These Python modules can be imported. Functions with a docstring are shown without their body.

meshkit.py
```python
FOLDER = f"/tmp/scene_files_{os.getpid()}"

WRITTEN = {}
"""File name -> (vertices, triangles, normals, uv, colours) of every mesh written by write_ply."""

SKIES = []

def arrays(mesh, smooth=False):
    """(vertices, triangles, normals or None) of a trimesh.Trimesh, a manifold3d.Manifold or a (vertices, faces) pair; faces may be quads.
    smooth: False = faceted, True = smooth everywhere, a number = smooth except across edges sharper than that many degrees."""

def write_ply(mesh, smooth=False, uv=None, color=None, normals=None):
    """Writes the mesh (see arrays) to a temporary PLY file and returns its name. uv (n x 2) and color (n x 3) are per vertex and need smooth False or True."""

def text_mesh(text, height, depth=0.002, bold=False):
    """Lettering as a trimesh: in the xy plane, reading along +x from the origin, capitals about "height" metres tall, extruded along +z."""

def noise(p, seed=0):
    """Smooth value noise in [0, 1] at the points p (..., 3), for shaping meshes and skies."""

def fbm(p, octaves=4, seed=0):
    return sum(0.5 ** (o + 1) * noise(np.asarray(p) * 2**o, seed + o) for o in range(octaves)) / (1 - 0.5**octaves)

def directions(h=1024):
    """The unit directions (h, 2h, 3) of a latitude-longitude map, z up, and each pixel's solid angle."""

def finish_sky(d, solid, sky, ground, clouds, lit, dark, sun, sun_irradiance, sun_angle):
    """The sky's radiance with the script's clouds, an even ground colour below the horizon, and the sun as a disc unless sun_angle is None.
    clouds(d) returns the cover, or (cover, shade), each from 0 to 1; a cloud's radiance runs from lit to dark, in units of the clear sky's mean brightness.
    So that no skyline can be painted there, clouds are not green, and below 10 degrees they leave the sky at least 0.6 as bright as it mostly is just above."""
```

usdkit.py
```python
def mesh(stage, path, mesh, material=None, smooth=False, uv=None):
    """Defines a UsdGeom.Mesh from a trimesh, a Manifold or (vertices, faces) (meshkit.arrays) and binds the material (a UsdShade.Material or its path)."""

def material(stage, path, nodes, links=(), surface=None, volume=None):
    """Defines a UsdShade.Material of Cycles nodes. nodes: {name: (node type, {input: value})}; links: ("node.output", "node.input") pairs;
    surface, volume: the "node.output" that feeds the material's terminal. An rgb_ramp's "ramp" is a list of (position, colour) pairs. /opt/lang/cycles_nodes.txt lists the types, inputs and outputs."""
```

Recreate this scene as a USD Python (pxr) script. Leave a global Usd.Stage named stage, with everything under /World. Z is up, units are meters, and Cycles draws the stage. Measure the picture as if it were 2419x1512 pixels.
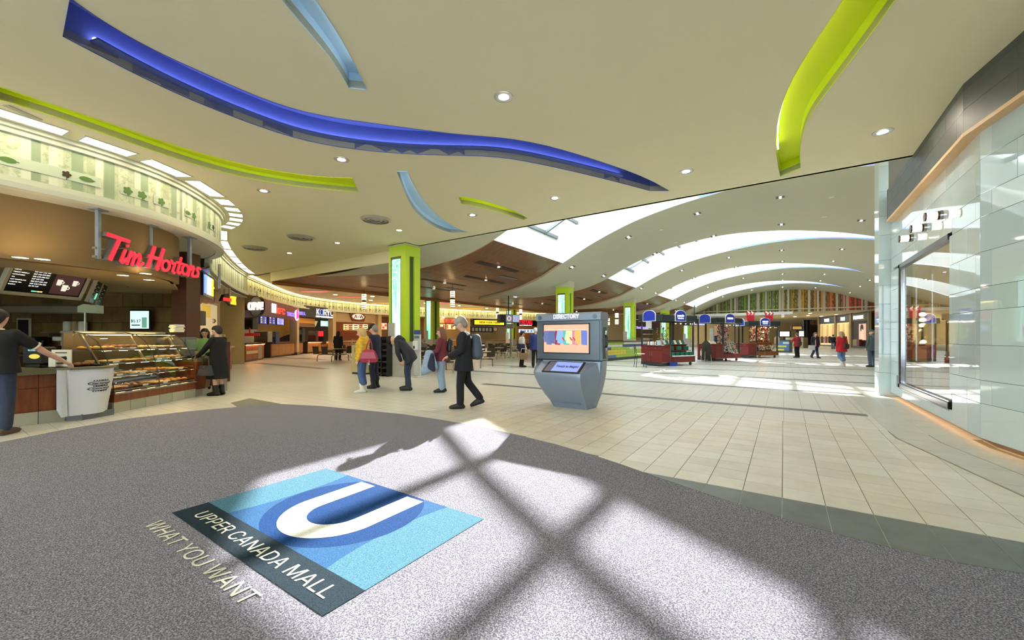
import math, random, numpy as np, trimesh, usdkit, meshkit
import manifold3d as m3
import shapely.geometry as sg, shapely.affinity as sa
from shapely.ops import unary_union
from scipy.interpolate import PchipInterpolator, CubicSpline
from pxr import Usd, UsdGeom, UsdLux, UsdShade, Gf, Sdf

rng = random.Random(7)
stage = Usd.Stage.CreateInMemory()
UsdGeom.SetStageUpAxis(stage, 'Z')
UsdGeom.Xform.Define(stage, '/World')
UsdGeom.Scope.Define(stage, '/World/Looks')
# ---------------------------------------------------------------- camera, sky, sun, exposure
# world: x runs across the mall (to the right), y along it, z up; the camera stands at the origin, eye 1.4 m high, turned 34 degrees to the left of the mall's axis
FPX, CX, HY, EYE = 950.0, 1209.5, 797.0, 1.4
TH = math.atan(641.5 / FPX); CT, ST = math.cos(TH), math.sin(TH)
EXPOSURE = 0.6
cam = UsdGeom.Camera.Define(stage, '/World/camera')
cam.CreateHorizontalApertureAttr(36.0); cam.CreateVerticalApertureAttr(36.0 * 1512 / 2419)
cam.CreateFocalLengthAttr(36.0 * FPX / 2419)
cam.CreateVerticalApertureOffsetAttr((HY - 756) / 2419 * 36.0)
cam.CreateClippingRangeAttr(Gf.Vec2f(0.05, 2000))
cam.CreateExposureAttr(EXPOSURE)
cam.AddTransformOp().Set(Gf.Matrix4d(CT, ST, 0, 0, 0, 0, 1, 0, ST, -CT, 0, 0, 0, 0, EYE, 1))
SUN_DIR = np.array([-.415, 1.0, .508]); SUN_DIR /= np.linalg.norm(SUN_DIR)
sun = UsdLux.DistantLight.Define(stage, '/World/sun')
sun.CreateAngleAttr(0.6); sun.CreateIntensityAttr(41000); sun.CreateColorAttr(Gf.Vec3f(1, .96, .9))
zx = SUN_DIR; xx = np.cross([0, 0, 1], zx); xx /= np.linalg.norm(xx); yx = np.cross(zx, xx)
sun.AddTransformOp().Set(Gf.Matrix4d(*xx, 0, *yx, 0, *zx, 0, 0, 0, 0, 1))
dome = UsdLux.DomeLight.Define(stage, '/World/sky')
dome.CreateIntensityAttr(1.35); dome.CreateColorAttr(Gf.Vec3f(.84, .95, 1.0))

# ---------------------------------------------------------------- places: from the lens to the floor plan
def W(X, Y): return np.array([X * CT - Y * ST, X * ST + Y * CT])        # camera right/forward -> world x, y
def at(px, Y): return W((px - CX) / FPX * Y, Y)                          # at forward distance Y
def zat(py, Y): return EYE + (HY - py) * Y / FPX
def G(px, py, z=0.0): return at(px, (z - EYE) * FPX / (HY - py))         # on the plane of height z
def fwd(p): return p[0] * -ST + p[1] * CT

# ---------------------------------------------------------------- materials
def lin(c): return tuple(((v / 255) / 12.92 if v / 255 < .04045 else ((v / 255 + .055) / 1.055) ** 2.4) for v in c)
MATS = {}
def M(name, rgb, rough=.6, metal=0, emit=0, ecol=None, coat=0, spec=.5, noise=None, bump=None, trans=0, alpha=1):
    """plain procedural principled look; rgb in sRGB 0-255; noise=(scale, amount); bump=(scale, strength)"""
    if name in MATS: return MATS[name]
    base = lin(rgb)
    p = {'base_color': base, 'roughness': rough, 'metallic': metal, 'specular_ior_level': spec, 'coat_weight': coat, 'alpha': alpha, 'transmission_weight': trans}
    if emit: p['emission_strength'] = emit; p['emission_color'] = lin(ecol or rgb)
    nodes, links = {'p': ('principled_bsdf', p)}, []
    if noise or bump: nodes['c'] = ('texture_coordinate', {})
    if noise:
        s, a = noise
        nodes['n'] = ('noise_texture', {'scale': s, 'detail': 4.0, 'roughness': .6})
        nodes['r'] = ('rgb_ramp', {'ramp': [(.25, tuple(v * (1 - a) for v in base)), (.75, tuple(min(1, v * (1 + a)) for v in base))]})
        links += [('c.object', 'n.vector'), ('n.fac', 'r.fac'), ('r.color', 'p.base_color')]
    if bump:
        nodes['bn'] = ('noise_texture', {'scale': bump[0], 'detail': 3.0})
        nodes['b'] = ('bump', {'strength': bump[1], 'distance': .01})
        links += [('c.object', 'bn.vector'), ('bn.fac', 'b.height'), ('b.normal', 'p.normal')]
    MATS[name] = usdkit.material(stage, '/World/Looks/' + name, nodes, links, surface='p.BSDF')
    return MATS[name]
def MX(name, nodes, links, surface='p.BSDF'):
    if name not in MATS: MATS[name] = usdkit.material(stage, '/World/Looks/' + name, nodes, links, surface=surface)
    return MATS[name]
def glass(name, tint=(1, 1, 1), gloss=.06, rough=0.02):
    return MX(name, {'t': ('transparent_bsdf', {'color': tint}), 'g': ('glossy_bsdf', {'color': (1, 1, 1), 'roughness': rough}),
        'f': ('layer_weight', {'blend': .5}), 'q': ('math', {'math_type': 'power', 'value2': 4.0}), 'm': ('math', {'math_type': 'multiply_add', 'value2': .55, 'value3': gloss, 'use_clamp': True}), 'x': ('mix_closure', {})},
        [('f.facing', 'q.value1'), ('q.value', 'm.value1'), ('m.value', 'x.fac'), ('t.BSDF', 'x.closure1'), ('g.BSDF', 'x.closure2')], 'x.closure')

# ---------------------------------------------------------------- meshes
def box(x0, x1, y0, y1, z0, z1):
    m = trimesh.creation.box([x1 - x0, y1 - y0, z1 - z0]); m.apply_translation([(x0 + x1) / 2, (y0 + y1) / 2, (z0 + z1) / 2]); return m
def rbox(x0, x1, y0, y1, z0, z1, r=.01):
    r = min(r, (x1 - x0) / 2.2, (y1 - y0) / 2.2, (z1 - z0) / 2.2)
    pts = []
    for sx, a in ((x0, 1), (x1, -1)):
        for sy, b in ((y0, 1), (y1, -1)):
            for sz, c in ((z0, 1), (z1, -1)):
                pts += [(sx + a * r, sy + b * r, sz), (sx + a * r, sy, sz + c * r), (sx, sy + b * r, sz + c * r)]
    return hull(pts)
def hull(pts): return trimesh.convex.convex_hull(np.array(pts, float))
def cyl(p0, p1, r, n=12, r1=None):
    p0, p1 = np.array(p0, float), np.array(p1, float); d = p1 - p0; L = np.linalg.norm(d); d = d / L
    a = np.cross(d, [0, 0, 1] if abs(d[2]) < .9 else [1, 0, 0]); a /= np.linalg.norm(a); b = np.cross(d, a)
    t = np.linspace(0, 2 * np.pi, n, endpoint=False); ring = np.outer(np.cos(t), a) + np.outer(np.sin(t), b); r1 = r if r1 is None else r1
    v = np.vstack([p0 + ring * r, p1 + ring * r1, [p0, p1]]); f = []
    for i in range(n):
        j = (i + 1) % n; f += [(i, j, n + j), (i, n + j, n + i), (2 * n, j, i), (2 * n + 1, n + i, n + j)]
    m = trimesh.Trimesh(v, f, process=False); return m
def tube(path, r, n=8):
    path = np.array(path, float); ms = [cyl(path[i], path[i + 1], r, n) for i in range(len(path) - 1)]
    ms += [ball(p, r, 1) for p in path[1:-1]]; return cat(ms)
def ball(c, r, s=2):
    m = trimesh.creation.icosphere(s, 1.0); m.apply_scale(r if np.ndim(r) == 0 else list(r)); m.apply_translation(c); return m
def cat(ms): return trimesh.util.concatenate([m for m in ms])
def prism(poly, z0, z1):
    if not isinstance(poly, (sg.Polygon, sg.MultiPolygon)): poly = sg.Polygon(poly)
    ms = []
    for g in getattr(poly, 'geoms', [poly]):
        if g.area < 1e-9: continue
        m = trimesh.creation.extrude_polygon(g, z1 - z0, engine='earcut'); m.apply_translation([0, 0, z0]); ms.append(m)
    return cat(ms)
def lathe(prof, n=24, c=(0, 0, 0)):
    prof = np.array(prof, float); t = np.linspace(0, 2 * np.pi, n, endpoint=False)
    v = np.array([(r * math.cos(a) + c[0], r * math.sin(a) + c[1], z + c[2]) for a in t for r, z in prof]); k = len(prof); f = []
    for i in range(n):
        for j in range(k - 1):
            a, b, c2, d = i * k + j, ((i + 1) % n) * k + j, ((i + 1) % n) * k + j + 1, i * k + j + 1
            f += [(a, b, c2), (a, c2, d)]
    return trimesh.Trimesh(v, f, process=False)
def grid(P):
    """surface through an array of points (n, m, 3)"""
    P = np.asarray(P, float); n, m = P.shape[:2]; f = []
    for i in range(n - 1):
        for j in range(m - 1):
            a = i * m + j; f += [(a, a + 1, a + m + 1), (a, a + m + 1, a + m)]
    return trimesh.Trimesh(P.reshape(-1, 3), f, process=False)
def slab_curve(A, B, C, D):
    """closed strip: four polylines (n,3) as its four long edges"""
    A, B, C, D = map(lambda q: np.asarray(q, float), (A, B, C, D))
    g = grid(np.stack([A, B, C, D, A])); n = len(A)
    caps = [hull4(A[i], B[i], C[i], D[i]) for i in (0, n - 1)]
    return cat([g] + caps)
def hull4(a, b, c, d): return trimesh.Trimesh([a, b, c, d], [(0, 1, 2), (0, 2, 3)], process=False)
def band(pl, off0, off1, z0, z1):
    """wall along a plan polyline between two sideways offsets"""
    pl = np.asarray(pl, float); a, b = offs(pl, off0), offs(pl, off1); h = lambda q, z: np.c_[q, np.full(len(q), z)]
    return slab_curve(h(a, z0), h(a, z1), h(b, z1), h(b, z0))
def offs(pl, d):
    pl = np.asarray(pl, float); t = np.gradient(pl, axis=0); t /= np.linalg.norm(t, axis=1)[:, None]
    return pl + d * np.c_[-t[:, 1], t[:, 0]]
def fr(m, origin, ex, ey, ez):
    """moves a mesh from its own axes to a frame"""
    T = np.eye(4); T[:3, 0], T[:3, 1], T[:3, 2], T[:3, 3] = ex, ey, ez, origin; m = m.copy(); m.apply_transform(T)
    if np.linalg.det(T[:3, :3]) < 0: m.invert()
    return m
def rz(m, deg, loc=(0, 0, 0)):
    m = m.copy(); m.apply_transform(trimesh.transformations.rotation_matrix(math.radians(deg), [0, 0, 1])); m.apply_translation(loc); return m
def text(s, h, depth=.01, bold=False, center=True, width=None):
    m = meshkit.text_mesh(s, h, depth, bold)
    if center: m.apply_translation([-m.bounds[:, 0].mean(), 0, 0])
    if width: m.apply_scale([width / np.ptp(m.bounds[:, 0]), 1, 1])
    return m
def smoothcurve(pts, n):
    pts = np.array(pts, float); s = np.r_[0, np.cumsum(np.linalg.norm(np.diff(pts, axis=0), axis=1))]
    return CubicSpline(s, pts)(np.linspace(0, s[-1], n))

# ---------------------------------------------------------------- objects
USED = {}
NTH = ['first', 'second', 'third', 'fourth', 'fifth', 'sixth', 'seventh', 'eighth', 'ninth', 'tenth', 'eleventh', 'twelfth', 'thirteenth', 'fourteenth', 'fifteenth', 'sixteenth', 'seventeenth', 'eighteenth', 'nineteenth', 'twentieth', 'twenty-first', 'twenty-second', 'twenty-third', 'twenty-fourth', 'twenty-fifth']
def path(name, parent='/World'):
    k = (parent, name); n = USED.get(k, 0); USED[k] = n + 1
    return f'{parent}/{name}' if n == 0 else f'{parent}/{name}_{n:03d}'
def tag(prim, label=None, cat_=None, group=None, kind=None):
    for k, v in (('label', label), ('category', cat_), ('group', group), ('kind', kind)):
        if v: prim.SetCustomDataByKey(k, v)
    return prim
def thing(name, label, cat_, group=None, loc=(0, 0, 0), rot=0):
    x = UsdGeom.Xform.Define(stage, path(name)); x.AddTranslateOp().Set(Gf.Vec3d(*map(float, loc)))
    if rot: x.AddRotateZOp().Set(float(rot))
    return tag(x.GetPrim(), label, cat_, group)
def part(parent, name, m, mt, label=None, smooth=False, kind=None, uv=None):
    pp = str(parent.GetPath()) if not isinstance(parent, str) else parent
    q = usdkit.mesh(stage, path(name, pp), m, mt, smooth=smooth, uv=uv).GetPrim()
    return tag(q, label, kind=kind)
def solo(name, m, mt, label, cat_, group=None, smooth=False, kind=None, uv=None):
    q = usdkit.mesh(stage, path(name), m, mt, smooth=smooth, uv=uv).GetPrim(); return tag(q, label, cat_, group, kind)
def struct(name, label, cat_, m=None, mt=None, smooth=False, uv=None):
    if m is None: return tag(UsdGeom.Xform.Define(stage, path(name)).GetPrim(), label, cat_, None, 'structure')
    return solo(name, m, mt, label, cat_, None, smooth, 'structure', uv)
def dup(src, loc, rot=0, label=None, group=None, scale=None):
    was = src.GetCustomData(); nm = src.GetName()
    x = UsdGeom.Xform.Define(stage, path(nm.rsplit('_', 1)[0] if nm[-3:].isdigit() else nm))
    p = x.GetPrim(); p.GetReferences().AddInternalReference(src.GetPath()); p.SetInstanceable(True)
    x.ClearXformOpOrder(); x = UsdGeom.Xform(p)
    ops = {o.GetOpName(): o for o in x.GetOrderedXformOps()}
    tr = UsdGeom.XformOp(p.GetAttribute('xformOp:translate')) if p.GetAttribute('xformOp:translate') else x.AddTranslateOp()
    tr.Set(Gf.Vec3d(*map(float, loc))); order = [tr]
    r = UsdGeom.XformOp(p.GetAttribute('xformOp:rotateZ')) if p.GetAttribute('xformOp:rotateZ') else x.AddRotateZOp()
    r.Set(float(rot)); order.append(r)
    if scale: s = x.AddScaleOp(); s.Set(Gf.Vec3f(*scale)); order.append(s)
    x.SetXformOpOrder(order)
    return tag(p, label or was['label'], was['category'], group or was.get('group'))
# ================================================================ LARGE STRUCTURE
ZC = 4.75                                    # flat front ceiling
EDGE = 10.35                                 # its far edge (y), where the vault begins
beige = M('ceiling_paint', (240, 231, 192), .85)
vaultm = M('vault_paint', (204, 202, 178), .85)
white = M('white_paint', (236, 238, 236), .7)
# ---- floor: large pale stone tiles by the shader, the near ones built one by one
def floor_mat():
    n = {'g': ('geometry', {}), 's': ('separate_xyz', {}),
         'n': ('noise_texture', {'scale': .35, 'detail': 3.0}), 'n2': ('noise_texture', {'scale': 9.0, 'detail': 5.0}),
         'r': ('rgb_ramp', {'ramp': [(.3, lin((204, 201, 190))), (.7, lin((222, 219, 210)))]}),
         'b': ('brick_texture', {'offset': 0.0, 'scale': 1.0, 'brick_width': .3, 'row_height': .3, 'mortar_size': .004, 'mortar_smooth': .2, 'mortar': lin((150, 138, 108)), 'bias': 0.0}),
         'mx': ('mix_color', {'blend_type': 'multiply', 'fac': .35}), 'mm': ('mix_color', {}),
         'p': ('principled_bsdf', {'roughness': .32, 'specular_ior_level': .45})}
    l = [('g.position', 'n.vector'), ('g.position', 'n2.vector'), ('g.position', 'b.vector'), ('n.fac', 'r.fac'), ('r.color', 'mx.a'), ('n2.color', 'mx.b'),
         ('b.fac', 'mm.fac'), ('r.color', 'mm.a'), ('mm.result', 'p.base_color')]
    n['mm'] = ('mix_color', {'b': lin((150, 138, 108))})
    return MX('floor_tile', n, l)
floorm = floor_mat()
tilem = [M('tile_' + w, c, .3, noise=(4, .08)) for w, c in (('cream', (218, 211, 194)), ('sand', (211, 204, 186)), ('pale', (221, 216, 201)), ('warm', (215, 206, 186)))]
groutm = M('grout', (140, 130, 104), .9)
slate = M('slate_tile', (92, 98, 94), .38, noise=(3, .3))
bandm = M('border_tile', (190, 188, 176), .35, noise=(3, .08))
NX0, NX1, NY0, NY1 = -3.0, 1.2, 4.8, 8.1     # near rectangle whose tiles are built
floor = struct('floor', 'pale cream stone tile floor of the mall with dark slate stripes', 'floor')
outer = sg.box(-62, -9, 14, 118)
near = sg.Polygon([(-2.1, 4.23), (2.6, 4.23), (2.6, 8.1), (-4.2, 8.1), (-4.2, 4.9)])
part(floor, 'tile_field', prism(outer.difference(near), -.2, 0), floorm)
part(floor, 'grout_bed', prism(near, -.2, -.006), groutm)
def tile(poly, mt, g=.003, z=0.0, name='tile'):
    q = poly.buffer(-g, join_style=2)
    if q.area < .004: return
    part(floor, name, prism(q, -.02, z), mt)
# carpet edge (plan), measured along its curve
CARPET = [G(*p) for p in ((0, 1046), (150, 1016), (300, 990), (430, 974), (560, 962), (660, 955), (760, 960), (860, 970), (950, 979), (1040, 992), (1130, 1008), (1220, 1028), (1310, 1050), (1400, 1076), (1475, 1101), (1550, 1128), (1650, 1162), (1750, 1195), (1875, 1234), (2000, 1270), (2125, 1302), (2250, 1330), (2419, 1358))]
CARPET = [(-8.4, -7.0), (-8.5, -1.0)] + [tuple(p) for p in CARPET] + [(1.9, 3.7), (2.75, 3.72), (4.6, -7.0)]
carp_poly = sg.Polygon(CARPET).buffer(0)
wallx = lambda y: 2.12 + max(0, 7.7 - y) * .21
border = sg.Polygon([(wallx(y) - .85, y) for y in (12.9, 7.6, 4.2)] + [(wallx(y) + .1, y) for y in (4.2, 7.6, 12.9)])
free = near.difference(carp_poly.buffer(.02)).difference(border)
n = 0
for i in range(-15, 9):
    for j in range(0, 13):
        c = sg.box(i * .3 - .01, 4.23 + .57 * 0 + j * .3, i * .3 + .29, 4.53 + j * .3)
        q = c.intersection(free)
        if q.area > .01 and n < 270:
            n += 1; tile(q if q.geom_type == 'Polygon' else max(q.geoms, key=lambda a: a.area), tilem[rng.randrange(4)] if rng.random() < .6 else tilem[0])
# the dark strip beside the carpet, the border along the shop wall
strip = sg.box(-3, 3.55, 2.9, 4.22).difference(carp_poly.buffer(.01))
for i in range(-10, 10):
    q = strip.intersection(sg.box(i * .3 - .01, 3, i * .3 + .29, 5))
    for g_ in getattr(q, 'geoms', [q]):
        if g_.area > .01: tile(g_, slate, .002, .003, 'slate_tile')
for a in (.02, .45):
    y = 3.4
    while y < 12.6:
        y1 = y + .6
        q = sg.Polygon([(wallx(y) - .85 + a, y), (wallx(y) - .85 + a + .42, y), (wallx(y1) - .85 + a + .42, y1), (wallx(y1) - .85 + a, y1)]).difference(carp_poly.buffer(.02))
        if q.area > .02 and q.geom_type == 'Polygon': tile(q, bandm, .003, .0025, 'border_tile')
        y = y1
# slate stripes across the mall
for y in (9.43, 12.85, 16.2, 19.3, 22.9, 26.2, 29.4, 32.8, 36.2, 40, 44, 48, 52, 56, 60, 64, 70, 76, 82, 88):
    x0, x1 = (-12.5 if y < 20 else -9.6), 1.25 if y < 12 else (1.62 if y < 13.2 else 8.6)
    if y == 9.43: x0 = -7.5
    x = x0
    while x < x1 - .05:
        xe = min(x + (.6 if y < 14 else 3.0), x1); part(floor, 'slate_stripe', box(x + .003, xe - .003, y, y + .24, -.02, .003), slate); x = xe
for (a, b, c) in (((650, 845), (757, 850), .5), ((595, 858), (757, 872), .45)):
    p, q = G(*a), G(*b); d = (q - p) / np.linalg.norm(q - p); nn = np.array([-d[1], d[0]]) * c
    part(floor, 'slate_stripe', prism([p, q, q + nn, p + nn], -.02, .003), slate)
p = [G(*k) for k in ((545, 952), (590, 941), (662, 954), (560, 961))]
part(floor, 'slate_tile', prism(p, -.02, .003), slate)
# outside, behind the entrance
struct('ground_outside', 'bright snow covered ground outside the entrance', 'ground', box(-80, 40, -60, -9.02, -.25, -.05), M('snow', (235, 238, 242), .9))

# ---- carpet: grey speckled loop pile
def carpet_mat(name, c0, c1, c2):
    return MX(name, {'g': ('geometry', {}), 'n': ('noise_texture', {'scale': 130.0, 'detail': 2.0, 'roughness': .7}), 'n2': ('noise_texture', {'scale': 3.0, 'detail': 2.0}),
        'r': ('rgb_ramp', {'ramp': [(.34, lin(c0)), (.5, lin(c1)), (.66, lin(c2))]}), 'b': ('bump', {'strength': .5, 'distance': .004}), 'p': ('principled_bsdf', {'roughness': .95, 'specular_ior_level': .1})},
        [('g.position', 'n.vector'), ('n.fac', 'r.fac'), ('r.color', 'p.base_color'), ('n.fac', 'b.height'), ('b.normal', 'p.normal')])
carpm = carpet_mat('carpet_grey', (78, 76, 85), (123, 122, 136), (184, 183, 193))
solo('entrance_carpet', prism(carp_poly, -.01, .006), carpm, 'large grey speckled entrance carpet with a curved edge in the foreground', 'carpet', kind='structure')

# ---- flat front ceiling with its coloured coves
def cove(pts): return sg.Polygon([G(*p, z=ZC) for p in pts]).buffer(0)
def cove_line(pts): return [G(*p, z=ZC) for p in pts]
def spl(pts, n=40): return [tuple(p) for p in smoothcurve(pts, n)]
blue_far = spl([(165, -6), (230, 40), (350, 110), (500, 180), (700, 258), (900, 293), (1100, 318), (1200, 327), (1330, 354), (1420, 382), (1500, 410), (1580, 450)])
blue_near = spl([(1535, 450), (1400, 415), (1300, 392), (1170, 370), (1060, 366), (900, 358), (700, 325), (560, 278), (430, 225), (290, 158), (148, 84)])
sky1 = spl([(742, -6), (790, 65), (830, 135), (866, 211)], 16) + [(824, 206)] + spl([(824, 206), (790, 150), (730, 75), (664, -6)], 16)
sky2 = spl([(963, 404), (985, 450), (1020, 495), (1060, 528), (1105, 548)], 16) + spl([(1065, 549), (1010, 525), (975, 490), (955, 450), (937, 404)], 16)
grn1 = spl([(2117, -6), (2030, 115), (1950, 220), (1905, 290), (1890, 350), (1891, 396)], 20) + spl([(1843, 416), (1834, 360), (1834, 310), (1855, 225), (1905, 130), (1994, -6)], 20)
grn2 = spl([(-4, 203), (150, 255), (300, 305), (450, 354), (600, 393), (720, 413), (832, 420)], 24) + spl([(847, 453), (720, 441), (560, 414), (400, 368), (250, 316), (100, 265), (-4, 233)], 24)
grn3 = spl([(1083, 464), (1140, 474), (1200, 493), (1246, 514)], 12) + spl([(1238, 519), (1170, 498), (1120, 486), (1090, 481)], 12)
COVES = [('deep blue', (88, 104, 176), blue_far + blue_near, .42, 'long snaking deep blue light cove across the beige ceiling'),
         ('sky blue', (190, 224, 250), sky1, .2, 'sky blue curved ceiling cove cut off by the top of the picture'),
         ('sky blue', (190, 224, 250), sky2, .2, 'small curved sky blue ceiling cove left of the little green cove'),
         ('lime', (228, 246, 30), grn1, .24, 'large curved lime green ceiling cove at the upper right'),
         ('lime', (228, 246, 30), grn2, .16, 'long lime green ceiling cove above the coffee shop frieze'),
         ('lime', (228, 246, 30), grn3, .2, 'little lime green ceiling cove near the first column')]
NEAR = {COVES[1][4]: cove_line(sky1[:16]), COVES[2][4]: cove_line(sky2[:16]), COVES[3][4]: cove_line(grn1[20:]), COVES[4][4]: cove_line(grn2[:24]), COVES[5][4]: cove_line(grn3[:12])}
holes = []
for nm, rgb, pts, dep, lab in COVES:
    poly = cove(pts); holes.append(poly)
    m = M('cove_' + nm.replace(' ', '_'), rgb, .7)
    t = struct('ceiling_cove', lab, 'ceiling cove')
    ring = np.array(poly.exterior.coords)[:-1]
    part(t, 'cove_side', grid(np.stack([np.c_[np.r_[ring, ring[:1]], np.full(len(ring) + 1, z)] for z in (ZC - .012, ZC + dep)])), m)
    part(t, 'cove_top', prism(poly.buffer(.03), ZC + dep, ZC + dep + .03), m)
    if nm != 'deep blue':                     # lamp strip on the side of the cove turned away from the viewer
        nl = np.array(NEAR[lab]); nl = nl[2:-2] if len(nl) > 8 else nl
        sgn = 1 if poly.contains(sg.Point(offs(nl, .06)[len(nl) // 2])) else -1
        part(t, 'lamp_strip', band(nl, sgn * .012, sgn * .035, ZC + dep * .45, ZC + dep * .6), M('white_strip', (255, 250, 236), emit=1.9))
    if nm == 'deep blue':                     # hidden blue lamps on the near ledge wash the cove's top
        L = [np.r_[G(*p, z=ZC), ZC + .2] for p in blue_near[2:-2]]
        nl = smoothcurve(np.array([q[:2] for q in L]), 60)
        if not poly.contains(sg.Point(offs(nl, .12)[30])): sgn = -1
        else: sgn = 1
        part(t, 'cove_ledge', band(nl, sgn * .0, sgn * .13, ZC + .1, ZC + .12), m)
        part(t, 'lamp_strip', band(nl, sgn * .03, sgn * .07, ZC + .12, ZC + .14), M('blue_lamp', (150, 170, 255), emit=8, ecol=(206, 212, 255)))
fcurve_cam = [(-9.6, 3.2), (-8.6, 4.9), (-7.91, 6.22), (-7.45, 7.1), (-7.2, 7.9), (-7.19, 8.44), (-7.36, 9.59), (-7.68, 10.54), (-8.31, 11.49), (-9.05, 12.4)]
front = sg.box(-46, -9, wallx(-9) + .5, EDGE).difference(unary_union(holes))
front = front.difference(sg.Polygon([(wallx(y) + .1, y) for y in (-9.5, 7.6, 14)] + [(20, 14), (20, -9.5)]))
ceil = struct('ceiling_front', 'flat beige plaster ceiling over the entrance and coffee shop', 'ceiling', prism(front, ZC, ZC + .1), beige)
struct('trim_bulkhead', 'beige bulkhead above the edge of the flat ceiling', 'bulkhead', cat([box(-46, 9.6, EDGE - .1, EDGE - .02, ZC, 8.2), box(-22, -11.6, EDGE - .1, EDGE - .02, 4.3, ZC)]), beige)

# ---- vault over the mall: beige ribs, skylights between them
PROF = PchipInterpolator([-25, -17, -15, -13.5, -12.5, -11.5, -10.7, -9.87, -8.29, -6.9, -6.1, -4.16, -3, -1, .2, 1.6, 4.78, 5.5, 7, 9.7],
                         [4.2, 4.2, 4.25, 4.38, 4.55, 4.76, 5.05, 5.42, 6.2, 6.75, 7.02, 7.45, 7.62, 7.83, 7.87, 7.8, 7.28, 7.07, 6.55, 5.4])
XL, XR, P = -9.9, 6.0, 13.0
BACK = PchipInterpolator([-18.5, -16.5, -14.5, -12, -9.9, -8, -5.5, -3.2, -.7, 1.5, 4.4, 6.0, 9.7], [23.1, 24.0, 24.9, 25.75, 26.3, 26.45, 26.9, 27.4, 28.9, 30.2, 31.6, 32.6, 32.6])
def fronty(x): return 19.6 + (3.5 * ((-9.9 - x) / 8.6) ** 1.35 if x < -9.9 else 0)
xs = np.unique(np.r_[np.linspace(-18.5, -9.9, 18), np.linspace(-9.9, 6, 34), np.linspace(6, 9.7, 8)])
wellm = M('skylight_well', (240, 244, 244), .8)
trimw = M('wood_edge', (176, 120, 62), .5)
neon = M('neon_blue', (90, 130, 255), emit=1.3, ecol=(90, 126, 255))
ORD = ['nearest', 'second', 'third', 'fourth', 'farthest']
for k in range(-1, 4):
    o = P * k
    f0 = np.array([max(fronty(x) + o, EDGE - .05) for x in xs]); b0 = np.array([float(BACK(x)) + o for x in xs])
    if k == 3: b0 = np.where(xs < -9.9, b0, np.maximum(66.0, 0 * b0))
    b0 = np.maximum(b0, f0 + .001)
    z = PROF(xs)
    rib = struct('ceiling_rib', f'{ORD[k + 1]} curved beige vault rib over the mall', 'ceiling rib')
    S = np.stack([np.c_[xs, f0 + (b0 - f0) * s, z] for s in np.linspace(0, 1, 4)])
    part(rib, 'rib_face', grid(S), vaultm, smooth=True)
    lm = xs <= XL + .01                       # wooden edging where the rib meets the timber ceiling
    for e, sgn in ((f0, -1), (b0, 1)):
        if k == -1 and sgn < 0: continue
        A = np.c_[xs[lm], e[lm], z[lm] - .01]
        part(rib, 'edge_trim', slab_curve(A, A + [0, sgn * .05, 0], A + [0, sgn * .05, .2], A + [0, 0, .2]), trimw if (k == -1 or sgn > 0) else M('pale_edge', (226, 214, 180), .6))
    if k >= 0:
        vm = (xs >= XL - .01) & (xs <= XR + .3)
        A = np.c_[xs[vm], f0[vm], z[vm]]
        part(rib, 'edge_lip', slab_curve(A, A + [0, -.06, 0], A + [0, -.06, .14], A + [0, 0, .14]), M('lip_white', (228, 234, 240), .6))
        nm_ = (xs >= -3.5) & (xs <= XR - .4)
        A = np.c_[xs[nm_], f0[nm_] - .07, z[nm_] + .03]
        part(rib, 'neon_strip', slab_curve(A, A + [0, -.04, 0], A + [0, -.04, .05], A + [0, 0, .05]), neon)
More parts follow.
